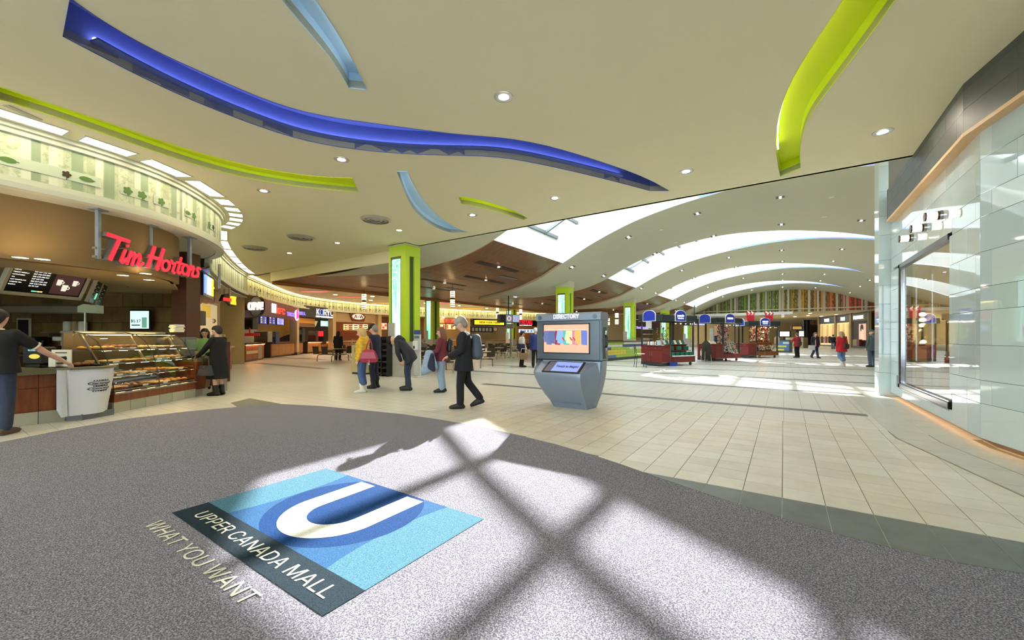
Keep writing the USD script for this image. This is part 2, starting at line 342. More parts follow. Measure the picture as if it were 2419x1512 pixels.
# skylights
RISE = 1.25
glassm = glass('skylight_glass', (.97, .99, 1), .02)
barm = M('glazing_bar', (120, 128, 130), .5, .3)
for k in range(0, 4):
    o = P * k; vm = (xs >= XL - .01) & (xs <= XR + .01); vx = xs[vm]; z = PROF(vx)
    nb = np.array([float(BACK(x)) for x in vx]) + o - P; ff = np.full(len(vx), 19.6 + o)
    inset = np.minimum(.8, (ff - nb) * .3)
    sk = struct('skylight', f'{ORD[k]} white skylight well between the vault ribs', 'skylight')
    part(sk, 'well_wall', grid(np.stack([np.c_[vx, ff, z], np.c_[vx, ff - inset, z + RISE]])), wellm, smooth=True)
    part(sk, 'well_wall', grid(np.stack([np.c_[vx, nb, z], np.c_[vx, nb, z + RISE + .3]])), wellm, smooth=True)
    i = 0
    part(sk, 'well_end', hull4((XL, nb[0], z[0]), (XL, ff[0], z[0]), (XL, ff[0] - inset[0], z[0] + RISE), (XL, nb[0], z[0] + RISE)), wellm)
    part(sk, 'well_curb', cat([slab_curve(*[np.c_[vx, ff - inset + a, z + RISE + c] for a, c in ((0, 0), (.25, 0), (.25, .12), (0, .12))]), box(XL - .25, XL, nb[0], ff[0], z[0] + RISE - .1, z[0] + RISE + .1)]), wellm)
    bx = np.arange(XL + .05, XR - .5, 1.15)
    zz = lambda x: float(PROF(x)) + RISE
    for a, b in zip(bx[:-1], bx[1:]):
        q = np.linspace(a, b, 4)
        yb = np.array([float(BACK(x)) for x in q]) + o - P; yf = 19.6 + o - np.minimum(.8, (19.6 + o - yb) * .3)
        part(sk, 'pane', grid(np.stack([np.c_[q, yb, PROF(q) + RISE], np.c_[q, yf, PROF(q) + RISE]])), glassm, smooth=True)
    for a in bx:
        yb = float(BACK(a)) + o - P; yf = 19.6 + o - min(.8, (19.6 + o - yb) * .3)
        part(sk, 'glazing_bar', box(a - .06, a + .06, yb, yf, zz(a) - .12, zz(a) + .03), barm)
    for d in (1.25,):
        A = np.array([(x, 19.6 + o - .8 - d, zz(x)) for x in vx if 19.6 + o - .8 - d > float(BACK(x)) + o - P])
        if len(A) > 2: part(sk, 'purlin', slab_curve(A + [0, -.06, -.12], A + [0, .06, -.12], A + [0, .06, .02], A + [0, -.06, .02]), barm)
# ---- timber ceiling over the food court side
def wood_mat(name, c0, c1, sc=1.0, rough=.35):
    return MX(name, {'g': ('geometry', {}), 'm': ('mapping', {'scale': (.35 * sc, 4.0 * sc, 1.0)}), 'n': ('noise_texture', {'scale': 3.0, 'detail': 6.0, 'distortion': .6}),
        'r': ('rgb_ramp', {'ramp': [(.3, lin(c0)), (.7, lin(c1))]}), 'p': ('principled_bsdf', {'roughness': rough, 'specular_ior_level': .5})},
        [('g.position', 'm.vector'), ('m.vector', 'n.vector'), ('n.fac', 'r.fac'), ('r.color', 'p.base_color')])
woodc = wood_mat('ceiling_timber', (104, 66, 38), (140, 92, 54))
woodd = M('slot_dark', (62, 42, 28), .6)
tc = struct('ceiling_timber', 'brown timber panel ceiling over the food court', 'timber ceiling')
wx = np.linspace(-22, XL, 25); part(tc, 'timber_core', grid(np.stack([np.c_[wx, np.full(25, y), PROF(wx) + .2] for y in (EDGE - .05, 66)])), woodd, smooth=True)
for r in range(9):                            # panels of veneer laid across, joint by joint
    x0, x1 = -22 + r * 1.3445, -22 + (r + 1) * 1.3445
    for c in range(14):
        y0, y1 = EDGE + c * 4.0, EDGE + (c + 1) * 4.0
        q = np.linspace(x0 + .006, x1 - .006, 4); yy0, yy1 = y0 + .006, min(y1 - .006, 66)
        zq = PROF(q) + .12
        part(tc, 'timber_panel', slab_curve(np.c_[q, np.full(4, yy0), zq], np.c_[q, np.full(4, yy1), zq], np.c_[q, np.full(4, yy1), zq + .05], np.c_[q, np.full(4, yy0), zq + .05]), woodc)
part(tc, 'edge_board', box(-22.05, -22, EDGE, 66, 4.15, ZC), trimw)
# recessed dark slots with lamps, and air grilles, in the timber ceiling
lampw = M('warm_lamp', (255, 226, 190), emit=130, ecol=(255, 222, 180))
grillm = M('grille_metal', (190, 190, 184), .5, .4)
sl = sg
def on_timber(x, y, dz=.1): return np.array([x, y, float(PROF(x)) + dz])
for k in range(0, 5):
    for j, xx_ in enumerate((-11.6, -13.4, -15.2, -17.3, -19.5)):
        yc = 16.4 + P * k + (.9 if j % 2 else -.4); w = 1.5 if k else 1.7
        if yc > 64 or (k >= 3 and j > 2): continue
        s = (PROF(xx_ + .15) - PROF(xx_ - .15)) / .3
        t = thing('slot_light', f'recessed slot lamp, {NTH[j]} row from the mall, {ORD[k]} timber ceiling bay', 'light', 'slot lamps of the timber ceiling', (xx_, yc, float(PROF(xx_)) + .112))
        q = np.array([-.13, .13])
        part(t, 'slot', slab_curve(np.c_[q, [-w] * 2, s * q - .006], np.c_[q, [w] * 2, s * q - .006], np.c_[q, [w] * 2, s * q + .004], np.c_[q, [-w] * 2, s * q + .004]), woodd)
        part(t, 'lamp', lathe([(.065, -.008), (.05, -.02), (.001, -.024)], 10), lampw)
        if j in (1, 3):
            g = thing('air_grille', f'slim pale air grille, {("inner", "outer")[j == 3]} row, {ORD[k]} bay of the timber ceiling', 'grille', 'air grilles of the timber ceiling', (xx_ + .9, yc + .8, float(PROF(xx_ + .9)) + .105))
            part(g, 'grille_frame', box(-.12, .12, -.75, .75, -.01, .005), grillm)
            for b in range(3): part(g, 'grille_blade', box(-.09 + b * .08, -.05 + b * .08, -.72, .72, -.016, -.009), M('grille_dark', (120, 120, 114), .5))

# ---- food court ceiling, far ceilings, shell walls
struct('ceiling_food_court', 'plain beige ceiling of the food court', 'ceiling', prism(sg.box(-46, EDGE - .05, -22.0, 78), ZC, ZC + .1), beige)
struct('ceiling_far', 'low beige ceiling at the far end of the mall', 'ceiling', box(-30, 12, 66.05, 116, 4.75, 4.85), beige)
wallm = M('tan_wall', (186, 162, 118), .8)
struct('wall_west', 'tan wall behind the food court', 'wall', box(-46.2, -46, -9, 78, -.2, 6), wallm)
struct('wall_north', 'tan wall at the back of the food court', 'wall', box(-46, -24, 77.8, 78, -.2, 6), wallm)
struct('wall_end', 'far end wall of the mall', 'wall', box(-30, 12, 115.8, 116, -.2, 6), wallm)
struct('wall_east', 'tan mall wall far beyond the shop corner', 'wall', box(9.7, 9.9, 13, 116, -.2, 6.2), wallm)
struct('wall_far_left', 'dark red shop wall beyond the food court', 'wall', box(-30, -12.3, 66.3, 66.5, -.2, 5), M('far_wall', (176, 150, 106), .8))
# ---- birch mural under the last rib
def birch(name, coord, s1=1.0, emit=0.0):
    pass
mur = struct('mural_wall', 'arched mural of birch trunks shifting from green to red at the end of the vault', 'mural')
def mural_mat():
    n = {'g': ('geometry', {}), 's': ('separate_xyz', {}), 'mr': ('map_range', {'from_min': -11.0, 'from_max': 9.6, 'clamp': True}),
         'hue': ('rgb_ramp', {'ramp': [(0, lin((170, 140, 96))), (.14, lin((150, 156, 90))), (.3, lin((130, 160, 70))), (.48, lin((150, 176, 90))), (.6, lin((210, 170, 70))), (.74, lin((224, 150, 84))), (.86, lin((220, 84, 64))), (1, lin((230, 120, 84)))]}),
         'mq': ('mapping', {'scale': (2.2, 1, .8)}), 'n': ('noise_texture', {'scale': 3.2, 'detail': 7.0, 'roughness': .8}), 'nr': ('rgb_ramp', {'ramp': [(.42, lin((60, 60, 40))), (.56, (1, 1, 1))]}), 'dk': ('mix_color', {'blend_type': 'multiply', 'fac': .9}), 'p': ('principled_bsdf', {'roughness': .7})}
    l = [('g.position', 's.vector'), ('s.x', 'mr.value'), ('mr.result', 'hue.fac'), ('g.position', 'mq.vector'), ('mq.vector', 'n.vector'), ('n.fac', 'nr.fac'), ('hue.color', 'dk.a'), ('nr.color', 'dk.b')]
    prev = 'dk.result'
    for i, (sc, off, wd, colr) in enumerate(((1.1, 3.1, .12, None), (.75, 11.7, .075, (222, 212, 190)), (2.9, 41.9, .12, (92, 88, 66)), (.5, 27.3, .06, (204, 192, 168)))):
        n[f'w{i}'] = ('math', {'math_type': 'multiply_add', 'value2': sc, 'value3': off}); n[f'v{i}'] = ('voronoi_texture', {'dimensions': '1D', 'scale': 1.0}); n[f't{i}'] = ('rgb_ramp', {'ramp': [(0, (1, 1, 1)), (wd, (1, 1, 1)), (wd + .03, (0, 0, 0)), (1, (0, 0, 0))]})
        n[f'x{i}'] = ('mix_color', {'b': lin(colr)} if colr else {}); l += [('s.x', f'w{i}.value1'), (f'w{i}.value', f'v{i}.w'), (f'v{i}.distance', f't{i}.fac'), (f't{i}.color', f'x{i}.fac'), (prev, f'x{i}.a')]
        if not colr: l.append(('hue.color', f'x{i}.b'))
        prev = f'x{i}.result'
    return MX('birch_print', n, l + [(prev, 'p.base_color')])
mm_ = mural_mat()
def arch(z0, lo, hi, dz=0):
    q = np.linspace(lo, hi, 60); return sg.Polygon([(lo, z0)] + [(x, max(z0 + .001, float(PROF(x)) - dz)) for x in q] + [(hi, z0)])
for a in np.arange(-12.4, 9.6, 1.0):          # printed panels, one beside the other
    q = arch(5.25, a + .004, min(a + .996, 9.69), -.02)
    if q.area > .02: part(mur, 'printed_panel', fr(prism(q, 0, .05), (0, 66.05, 0), (1, 0, 0), (0, 0, 1), (0, -1, 0)), mm_)
part(mur, 'ledge', box(-12.6, 9.7, 65.7, 66.0, 5.13, 5.25), M('ledge_paint', (216, 210, 186), .7))
for a in np.arange(-12.4, 9.6, 1.0): part(mur, 'lower_panel', box(a + .004, min(a + .996, 9.69), 65.98, 66.04, 4.82, 5.13), mm_)
part(mur, 'backing', box(-30, 9.7, 66.06, 66.3, 4.75, 8.0), wallm)
part(mur, 'white_soffit', box(-14.5, 1.0, 64.6, 66.05, 4.45, 4.82), white)
struct('trim_far', 'beige band below the mural', 'trim', box(1.0, 9.7, 65.95, 66.05, 4.75, 4.82), vaultm)
# ---- shop front on the right: glossy tile wall, display window, stone header
tw = struct('wall_right', 'glossy pale blue-grey tiled shop wall on the right', 'tiled wall')
tilew = [M('wall_tile_' + a, c, .035, coat=.6, spec=.6) for a, c in (('ice', (204, 222, 230)), ('mist', (212, 227, 232)), ('fog', (197, 216, 224)))]
WY0, WY1, WZ0, WZ1 = 8.87, 12.1, .3, 3.0
part(tw, 'wall_core', cat([prism([(wallx(12.95) + .03, 12.95), (wallx(7.7) + .03, 7.7), (wallx(7.7) + .2, 7.7), (wallx(7.7) + .2, 12.95)], a, b) for a, b in ((.1, WZ0), (WZ1, 4.7))]
     + [box(2.15, 2.32, 12.1, 12.95, .1, 4.7), box(2.15, 2.32, 7.7, 8.87, .1, 4.7), prism([(wallx(7.7) + .03, 7.7), (wallx(-9) + .03, -9), (wallx(-9) + .2, -9), (wallx(7.7) + .2, 7.7)], .1, 4.7)]), groutm)
rows = [.45, .3, .45, .45, .3, .45, .45, .3, .45, .45]
z = .1; rr = random.Random(3)
for ri, h in enumerate(rows):
    for seg in (0, 1):
        y = 12.95 - .3 * (ri % 3) if seg == 0 else 7.7 - .2 * (ri % 2)
        first = True; lo = 7.7 if seg == 0 else 2.4
        y0 = 12.95 if seg == 0 else 7.7
        while y0 > lo + .01:
            y1 = max(lo, (y if first and y < y0 - .1 else y0 - rr.choice((.6, .6, .9)))); first = False
            spans = [(y0, y1)]
            zz0, zz1 = z, z + h
            if seg == 0 and y1 < WY1 and y0 > WY0 and zz1 > WZ0 and zz0 < WZ1:     # clear of the window
                if zz0 < WZ0 - .08: zz1 = WZ0
                elif zz1 > WZ1 + .08: zz0 = WZ1
                else: spans = [(a, b) for a, b in ((y0, max(y1, WY1)), (min(y0, WY0), y1)) if a - b > .05]
            for a, b in spans:
                if abs(zz1 - zz0) < .04: continue
                tilt = rr.uniform(-.0022, .0022); t2 = rr.uniform(-.0015, .0015)
                pa, pb = np.array([wallx(a), a]), np.array([wallx(b), b]); d = (pb - pa) / np.linalg.norm(pb - pa); nn = np.array([d[1], -d[0]]) * (1 if d[1] > 0 else 1)
                nn = np.array([-abs(d[1]), d[0] * np.sign(d[1])])
                L = np.linalg.norm(pb - pa) - .004; H = zz1 - zz0 - .004
                m = rbox(0, L, -.03, .012, 0, H, .002)
                m.apply_transform(trimesh.transformations.rotation_matrix(tilt, [0, 0, 1], [L / 2, 0, 0])); m.apply_transform(trimesh.transformations.rotation_matrix(t2, [1, 0, 0], [0, 0, H / 2]))
                part(tw, 'wall_tile', fr(m, (pa[0], pa[1], zz0), (d[0], d[1], 0), (nn[0], nn[1], 0), (0, 0, 1)), tilew[rr.randrange(3)])
            y0 = y1
    z += h
warmstrip = M('warm_strip', (255, 190, 120), emit=2.6, ecol=(255, 200, 146))
part(tw, 'toe_light', prism([(wallx(12.9) + .05, 12.9), (wallx(7.7) + .05, 7.7), (wallx(2) + .05, 2), (wallx(2) + .09, 2), (wallx(7.7) + .09, 7.7), (wallx(12.9) + .09, 12.9)], .088, .096), warmstrip, 'warm strip lamp hidden under the wall tiles')
part(tw, 'toe_kick', prism([(wallx(12.95) + .14, 12.95), (wallx(7.7) + .14, 7.7), (wallx(-9) + .14, -9), (wallx(-9) + .2, -9), (wallx(7.7) + .2, 7.7), (wallx(12.95) + .2, 12.95)], 0, .1), M('toe', (120, 110, 96), .6))
pil = struct('pillar_right', 'slim pale tiled pillar at the corner of the shop', 'pillar')
z = 0
for i, h in enumerate([.55, .45, .6, .6, .45, .6, .6, .45, .6, .6, .6, .6, .6]):
    part(pil, 'wall_tile', rbox(1.9, 2.35, 12.97, 13.5, z + .002, z + h - .002, .003), tilew[i % 3]); z += h
    if z > 7.6: break
part(pil, 'return_wall', box(2.35, 9.7, 13.1, 13.3, 0, 7.6), M('plaster_grey', (205, 208, 200), .7))
# header: grey stone tiles over a warm lit soffit
hx = lambda y: 1.97 + max(0, 7.75 - y) * .21
hd = struct('trim_header', 'grey stone tiled header over the shop front', 'header')
stone = [M('header_stone' + a, c, .5, noise=(5, .1)) for a, c in (('', (80, 85, 80)), ('_b', (74, 79, 75)))]
hz = (4.06, 4.4, 4.66, 4.75); i = 0
for a, b in zip(hz[:-1], hz[1:]):
    y0 = 12.5 + (.0 if i % 2 else .0); first = True
    while y0 > -3:
        y1 = y0 - (.45 if first and i % 2 else .9); first = False
        if y1 < 7.75 < y0 - .05: y1 = 7.75
        part(hd, 'header_tile', prism([(hx(y0), y0 - .002), (hx(y1), y1 + .002), (hx(y1) + .03, y1 + .002), (hx(y0) + .03, y0 - .002)], a + .002, b - .001 + (.03 if b == ZC else 0)), stone[(i + int(y0 * 2)) % 2])
        y0 = y1
    i += 1
part(hd, 'header_core', prism([(hx(y) + .03, y) for y in (12.5, 7.75, -9)] + [(wallx(y) + .1, y) for y in (-9, 7.75, 12.5)], 4.1, 6.2), M('core', (120, 118, 108), .8))
part(hd, 'soffit', prism([(hx(y) - .004, y) for y in (12.5, 7.75, -9)] + [(wallx(y) + .1, y) for y in (-9, 7.75, 12.5)], 4.05, 4.1), M('maple_soffit', (232, 190, 138), .5, noise=(2, .08)))
# display window
win = struct('window_1', 'tall shop display window in a dark chrome frame', 'shop window')
chrome = M('chrome', (150, 150, 155), .12, 1.0); darkf = M('frame_dark', (36, 34, 36), .25, .4)
for a in ((WY1 - .12, WY1, WZ0, WZ1), (WY0, WY1, WZ0, WZ0 + .1), (WY0, WY1, WZ1 - .1, WZ1)):
    part(win, 'frame', rbox(2.09, 2.2, *a, .008), darkf)
for a in ((WY1 - .16, WY1 - .12, WZ0, WZ1), (WY0, WY1, WZ0 + .1, WZ0 + .13), (WY0, WY1, WZ0 - .03, WZ0), (WY1, WY1 + .03, WZ0, WZ1)):
    part(win, 'chrome_bead', rbox(2.1, 2.17, *a, .006), chrome)
ys = np.linspace(WY0 + .05, WY1 - .16, 4)
shopglass = glass('shop_glass', (.95, .98, .96), .22, .01)
for a, b in zip(ys[:-1], ys[1:]): part(win, 'pane', box(2.14, 2.15, a + .002, b - .002, WZ0 + .1, WZ1 - .1), shopglass)
shop = struct('shop_interior', 'cream interior of the shop behind the display window', 'shop interior')
cream = M('shop_cream', (232, 214, 178), .7)
part(shop, 'rear_wall', box(4.2, 4.3, 7.8, 13.1, .2, 3.3), cream); part(shop, 'side_wall', box(2.32, 4.3, 12.92, 13.02, .2, 3.3), cream); part(shop, 'side_wall', box(2.32, 4.3, 7.8, 7.9, .2, 3.3), cream)
part(shop, 'platform', box(2.32, 4.3, 7.8, 13.0, .1, .3), M('platform', (216, 196, 160), .4)); part(shop, 'shop_ceiling', box(2.32, 4.3, 7.8, 13.0, 3.2, 3.3), cream)
part(shop, 'lamp_disc', cat([cyl((3.0, y, 3.18), (3.0, y, 3.2), .08, 14) for y in (9.4, 10.6, 11.8)]), M('shop_lamp', (255, 214, 150), emit=40, ecol=(255, 206, 140)), 'warm round lamps in the shop ceiling')
part(shop, 'timber_panel', box(3.6, 4.19, 11.6, 12.9, .3, 1.6), M('shop_timber', (160, 112, 66), .5))
vb = thing('bulb_strip', 'vertical strip of six round glowing bulbs inside the shop window', 'lamp', None, (2.62, 12.86, 1.2))
part(vb, 'back_plate', rbox(-.06, .06, 0, .04, 0, .82, .01), chrome)
for i in range(6): part(vb, 'bulb', ball((0, -.05, .1 + i * .125), .045, 2), M('bulb', (255, 238, 200), emit=14, ecol=(255, 226, 170)))
sl_ = ['nearest', 'middle', 'farthest']
for i, y in enumerate((9.2, 10.08, 10.97)):
    t = thing('wall_sconce', f'{sl_[i]} of three frosted glass cylinder lamps above the shop window', 'wall lamp', 'glass lamps above the shop window', (2.12, y, 3.36))
    part(t, 'mount', cyl((0, 0, 0), (-.05, 0, 0), .075, 20), chrome); part(t, 'glass_tube', cyl((-.06, 0, 0), (-.2, 0, 0), .06, 20), M('sconce_glow', (255, 240, 214), emit=5, ecol=(255, 232, 200)))
    for a in (-.055, -.2): part(t, 'ring', cyl((a, 0, 0), (a - .018, 0, 0), .07, 20), M('ring_bronze', (88, 62, 48), .3, .8))

# ---- entrance glazing behind the camera
en = struct('wall_entrance', 'glazed entrance front behind the viewer', 'glass front')
for x in np.arange(-9.6, 5.9, 1.55): part(en, 'mullion', box(x - .05, x + .05, -9.0, -8.85, 0, ZC), M('alu', (150, 154, 156), .4, .6))
for z in (0.05, 2.4, 4.68): part(en, 'rail', box(-9.6, 5.7, -9.0, -8.85, z - .05, z + .05), M('alu', (150, 154, 156), .4, .6))
part(en, 'glazing', box(-9.6, 5.7, -8.93, -8.92, .1, 4.63), glassm)
struct('wall_south', 'wall beside the entrance', 'wall', box(-46, -9.65, -9.2, -9, -.2, 6), wallm)

# ---- green columns with lit birch glass
lime = M('column_lime', (188, 218, 48), .5); limed = M('column_groove', (70, 92, 40), .6)
clad = M('column_stone', (186, 184, 172), .5, noise=(20, .06))
def glow_mat():
    return MX('lit_birch_glass', {'g': ('geometry', {}), 'mp': ('mapping', {'scale': (7, 7, .35)}), 'v': ('noise_texture', {'scale': 1.0, 'detail': 3.0, 'distortion': .4}), 'mp2': ('mapping', {'scale': (9, 9, 9)}), 'n': ('noise_texture', {'scale': 1.6, 'detail': 5.0, 'distortion': 1.2}),
        's': ('separate_xyz', {}), 'h': ('map_range', {'from_min': 2.4, 'from_max': 4.2, 'clamp': True}), 'mf': ('mix_float', {}),
        'r': ('rgb_ramp', {'ramp': [(.33, lin((84, 176, 130))), (.5, lin((150, 222, 182))), (.6, lin((236, 255, 242)))]}), 'e': ('emission', {'strength': 1.25})},
        [('g.position', 'mp.vector'), ('mp.vector', 'v.vector'), ('g.position', 'mp2.vector'), ('mp2.vector', 'n.vector'), ('g.position', 's.vector'), ('s.z', 'h.value'), ('h.result', 'mf.fac'), ('v.fac', 'mf.a'), ('n.fac', 'mf.b'), ('mf.result', 'r.fac'), ('r.color', 'e.color')], 'e.emission')
glowm = glow_mat()
def column(lab, x, y, ztop, w=.9, d=.7, zb=0.0):
    t = thing('column', lab, 'column', 'green columns', (x, y, zb))
    part(t, 'core', box(.08, w - .08, .08, d - .04, 1.0, ztop - .3), limed)
    part(t, 'cap', cat([box(0, w, 0, d, ztop - .42, ztop - .03)]), lime); part(t, 'cap_plate', box(-.03, w + .03, -.03, d + .03, ztop - .03, ztop + (.35 if ztop < 4.7 or y > 12 else 0)), vaultm)
    for a, b in ((0, .1), (w - .24, w)): part(t, 'green_post', rbox(a, b, 0, .2, 1.2, ztop - .42, .008), lime)
    part(t, 'green_post', rbox(w - .2, w, d - .26, d, 1.2, ztop - .42, .008), lime); part(t, 'green_post', rbox(0, .2, d - .26, d, 1.2, ztop - .42, .008), lime)
    part(t, 'panel_frame', cat([box(.1, .13, .02, .06, 1.2, ztop - .45), box(w - .28, w - .24, .02, .06, 1.2, ztop - .45), box(.1, w - .24, .02, .06, ztop - .5, ztop - .42)]), M('frame_olive', (96, 104, 70), .5))
    part(t, 'lit_panel', box(.13, w - .28, .04, .07, 1.25, ztop - .5), glowm, 'backlit glass panel with a white and green birch forest')
    # stone cladding in slabs, stepped higher on the left
    for a, b in ((0, .42), (.425, .83), (.835, 1.25)):
        part(t, 'stone_slab', rbox(-.015, w + .015, -.02, d + .015, a, b, .004), clad)
    part(t, 'stone_slab', rbox(-.015, .33, -.02, .1, 1.255, 1.92, .004), clad)
    return t
CL = ['nearest green column with a tall lit birch glass panel', 'second green column, rising behind the directory stand', 'third green column with a lit panel, behind the coloured brick counter', 'fourth green column, small behind the sales carts', 'farthest green column before the mural']
for i in range(5): column(CL[i], -11.95, 9.65 + 13 * i, 4.72 if i == 0 else 4.58)
for i, (lab, x, y) in enumerate((('green column in the seating area behind the nearest column', -23.2, 22.2), ('green food court column with a lit panel beside the hanging screens', -24.4, 35.0), ('green food court column far behind the sales carts', -24.4, 48.0))):
    column(lab, x, y, 4.72)

# ---- the curved frieze over the food shops
def stripes(name, coord_nodes, coord_links, coord_out, sc, ramp, trunk, trunk2, speck, specksc=6.0):
    """printed birch wood: bands of pale tone and trunks across one coordinate"""
    n = {**coord_nodes, 'w1': ('math', {'math_type': 'multiply', 'value2': sc}), 'v': ('voronoi_texture', {'dimensions': '1D', 'scale': 1.0}), 'sp': ('separate_color', {}), 'r': ('rgb_ramp', {'ramp': ramp, 'interpolate': False}),
         'w2': ('math', {'math_type': 'multiply_add', 'value2': sc * .3, 'value3': 7.3}), 'v2': ('voronoi_texture', {'dimensions': '1D', 'scale': 1.0}), 't': ('rgb_ramp', {'ramp': [(0, (1, 1, 1)), (.14, (1, 1, 1)), (.17, (0, 0, 0)), (1, (0, 0, 0))]}),
         'w3': ('math', {'math_type': 'multiply_add', 'value2': sc * .3, 'value3': 31.7}), 'v3': ('voronoi_texture', {'dimensions': '1D', 'scale': 1.0}), 't3': ('rgb_ramp', {'ramp': [(0, (1, 1, 1)), (.1, (1, 1, 1)), (.12, (0, 0, 0)), (1, (0, 0, 0))]}),
         'n': ('noise_texture', {'scale': specksc, 'detail': 6.0, 'roughness': .7}), 'nr': ('rgb_ramp', {'ramp': [(.5, (0, 0, 0)), (.6, speck[0])]}),
         'a': ('mix_color', {'b': trunk}), 'b': ('mix_color', {'b': speck[1]}), 'd': ('mix_color', {'b': trunk2}), 'p': ('principled_bsdf', {'roughness': .6})}
    l = coord_links + [(coord_out, 'w1.value1'), (coord_out, 'w2.value1'), (coord_out, 'w3.value1'), ('w1.value', 'v.w'), ('w2.value', 'v2.w'), ('w3.value', 'v3.w'), ('v.color', 'sp.color'), ('sp.r', 'r.fac'), ('v2.distance', 't.fac'), ('v3.distance', 't3.fac'), ('n.fac', 'nr.fac'),
        ('nr.color', 'b.fac'), ('r.color', 'b.a'), ('t.color', 'a.fac'), ('b.result', 'a.a'), ('t3.color', 'd.fac'), ('a.result', 'd.a'), ('d.result', 'p.base_color')]
    return n, l
def forest_mat(name, c0, c1, c2, sc):
    n, l = stripes(name, {'u': ('uvmap', {'attribute': 'st'}), 's': ('separate_xyz', {})}, [('u.UV', 's.vector'), ('u.UV', 'n.vector')], 's.x', sc, [(0, lin(c0)), (.25, lin(c1)), (.5, lin(c2)), (.75, lin(c1)), (.9, lin(c2))], lin((158, 172, 142)), lin((226, 226, 204)), ((.6, .6, .6), lin((150, 166, 124))), 9.0)
    return MX(name, n, l)
forest = forest_mat('forest_print', (186, 192, 160), (202, 206, 176), (218, 219, 194), 7.0)
moldm = M('frieze_molding', (214, 214, 196), .5); soffm = M('soffit_pale', (206, 204, 186), .7)
def face(pl, off, z0, z1, s0):
    q = offs(np.asarray(pl, float), off); s = s0 + np.r_[0, np.cumsum(np.linalg.norm(np.diff(q, axis=0), axis=1))]
    v = np.vstack([np.c_[q, np.full(len(q), z0)], np.c_[q, np.full(len(q), z1)]]); n = len(q)
    f = [x for i in range(n - 1) for x in ((i, i + 1, n + i + 1), (i, n + i + 1, n + i))]
    uv = np.vstack([np.c_[s, np.full(n, z0)], np.c_[s, np.full(n, z1)]])
    return trimesh.Trimesh(v, f, process=False), uv, s[-1]
TH_CURVE = np.array([W(*p) for p in smoothcurve([(-10.6, .5), (-9.6, 3.0), (-8.7, 4.7), (-7.91, 6.22), (-7.45, 7.1), (-7.2, 7.9), (-7.17, 8.5), (-7.34, 9.5), (-7.68, 10.5), (-8.31, 11.45), (-9.1, 12.1)], 46)])
LK_CURVE = np.array([W(*p) for p in smoothcurve([(-9.1, 12.1), (-10.2, 13.6), (-11.24, 15.37), (-11.95, 16.7), (-13.1, 19.0), (-14.1, 21.4)], 24)])
FC_CAM = [(-14.25, 21.5), (-15.1, 24.2), (-16.3, 28.2), (-17.0, 32.5), (-16.4, 36.5), (-14.9, 39.9), (-12.6, 42.9), (-9.6, 46.2), (-6.0, 49.4), (-2.1, 52.2), (2.7, 55.6), (8.0, 59.5)]
FC_CURVE = np.array([W(*p) for p in smoothcurve(FC_CAM, 90)])
def frieze(lab, pl, zb, n):
    t = struct('wall_frieze', lab, 'frieze'); s = 0; k = max(1, len(pl) // n)
    for i in range(0, len(pl) - 1, k):
        q = pl[i:min(i + k + 1, len(pl))]
        if len(q) < 2: continue
        m, uv, s = face(q, 0, zb + .0, 4.62, s); part(t, 'printed_panel', m, forest, uv=uv)
    part(t, 'top_molding', cat([band(pl, -.05, .1, 4.6, 4.68), band(pl, -.1, .1, 4.68, ZC)]), moldm, smooth=30)
    part(t, 'bottom_molding', cat([band(pl, -.03, .12, zb - .09, zb), band(pl, -.07, .12, zb - .18, zb - .09)]), moldm, smooth=30)
    part(t, 'backing', band(pl, .02, .12, zb - .1, ZC), moldm)
    return t
fz = frieze('curved frieze printed with pale birch trees over the coffee shop', TH_CURVE, 3.93, 12)
frieze('printed frieze over the second food shop, set back from the coffee shop', LK_CURVE, 3.83, 6)
frz = frieze('long curved birch print frieze around the food court', FC_CURVE, 3.93, 44)
# leaf cards on the coffee shop frieze
def leaf(kind, r):
    if kind == 0: return sa.scale(sg.Point(0, 0).buffer(r, 8), 1.6, .75).union(sg.box(r * 1.4, -r * .08, r * 2.1, r * .08))
    a = np.linspace(0, 2 * math.pi, 60); rad = r * (.75 + .45 * np.abs(np.cos(2.5 * a))) * (1.2 if kind == 1 else .9)
    return sg.Polygon(np.c_[rad * np.cos(a), rad * np.sin(a)]).union(sg.box(-r * .08, -r * 1.7, r * .08, 0)).buffer(0)
S = np.r_[0, np.cumsum(np.linalg.norm(np.diff(TH_CURVE, axis=0), axis=1))]
def on_curve(pl, s):
    S_ = np.r_[0, np.cumsum(np.linalg.norm(np.diff(pl, axis=0), axis=1))]
    p = np.array([np.interp(s, S_, pl[:, 0]), np.interp(s, S_, pl[:, 1])]); e = np.array([np.interp(s + .05, S_, pl[:, 0]), np.interp(s + .05, S_, pl[:, 1])]) - np.array([np.interp(s - .05, S_, pl[:, 0]), np.interp(s - .05, S_, pl[:, 1])])
    return p, e / np.linalg.norm(e)
def s_of_px(pl, px):
    d = np.array([(CX + FPX * (p[0] * CT + p[1] * ST) / max(.1, fwd(p))) for p in pl]); S_ = np.r_[0, np.cumsum(np.linalg.norm(np.diff(pl, axis=0), axis=1))]
    i = int(np.argmax((d[:-1] - px) * (d[1:] - px) <= 0)); return float(S_[i] + (S_[i + 1] - S_[i]) * (px - d[i]) / (d[i + 1] - d[i] + 1e-9))
def on_face(m, pl, s, z, out=.0):
    """stands a flat mesh (x along, y up, z out) on the street side of a curved wall"""
    p, e = on_curve(pl, s); n = np.array([e[1], -e[0]])
    return fr(m, (p[0] + n[0] * out, p[1] + n[1] * out, z), (e[0], e[1], 0), (0, 0, 1), (n[0], n[1], 0))
lg, lb = M('leaf_green', (96, 128, 62), .6), M('leaf_brown', (74, 58, 40), .6)
card = M('leaf_card', (204, 212, 188), .6)
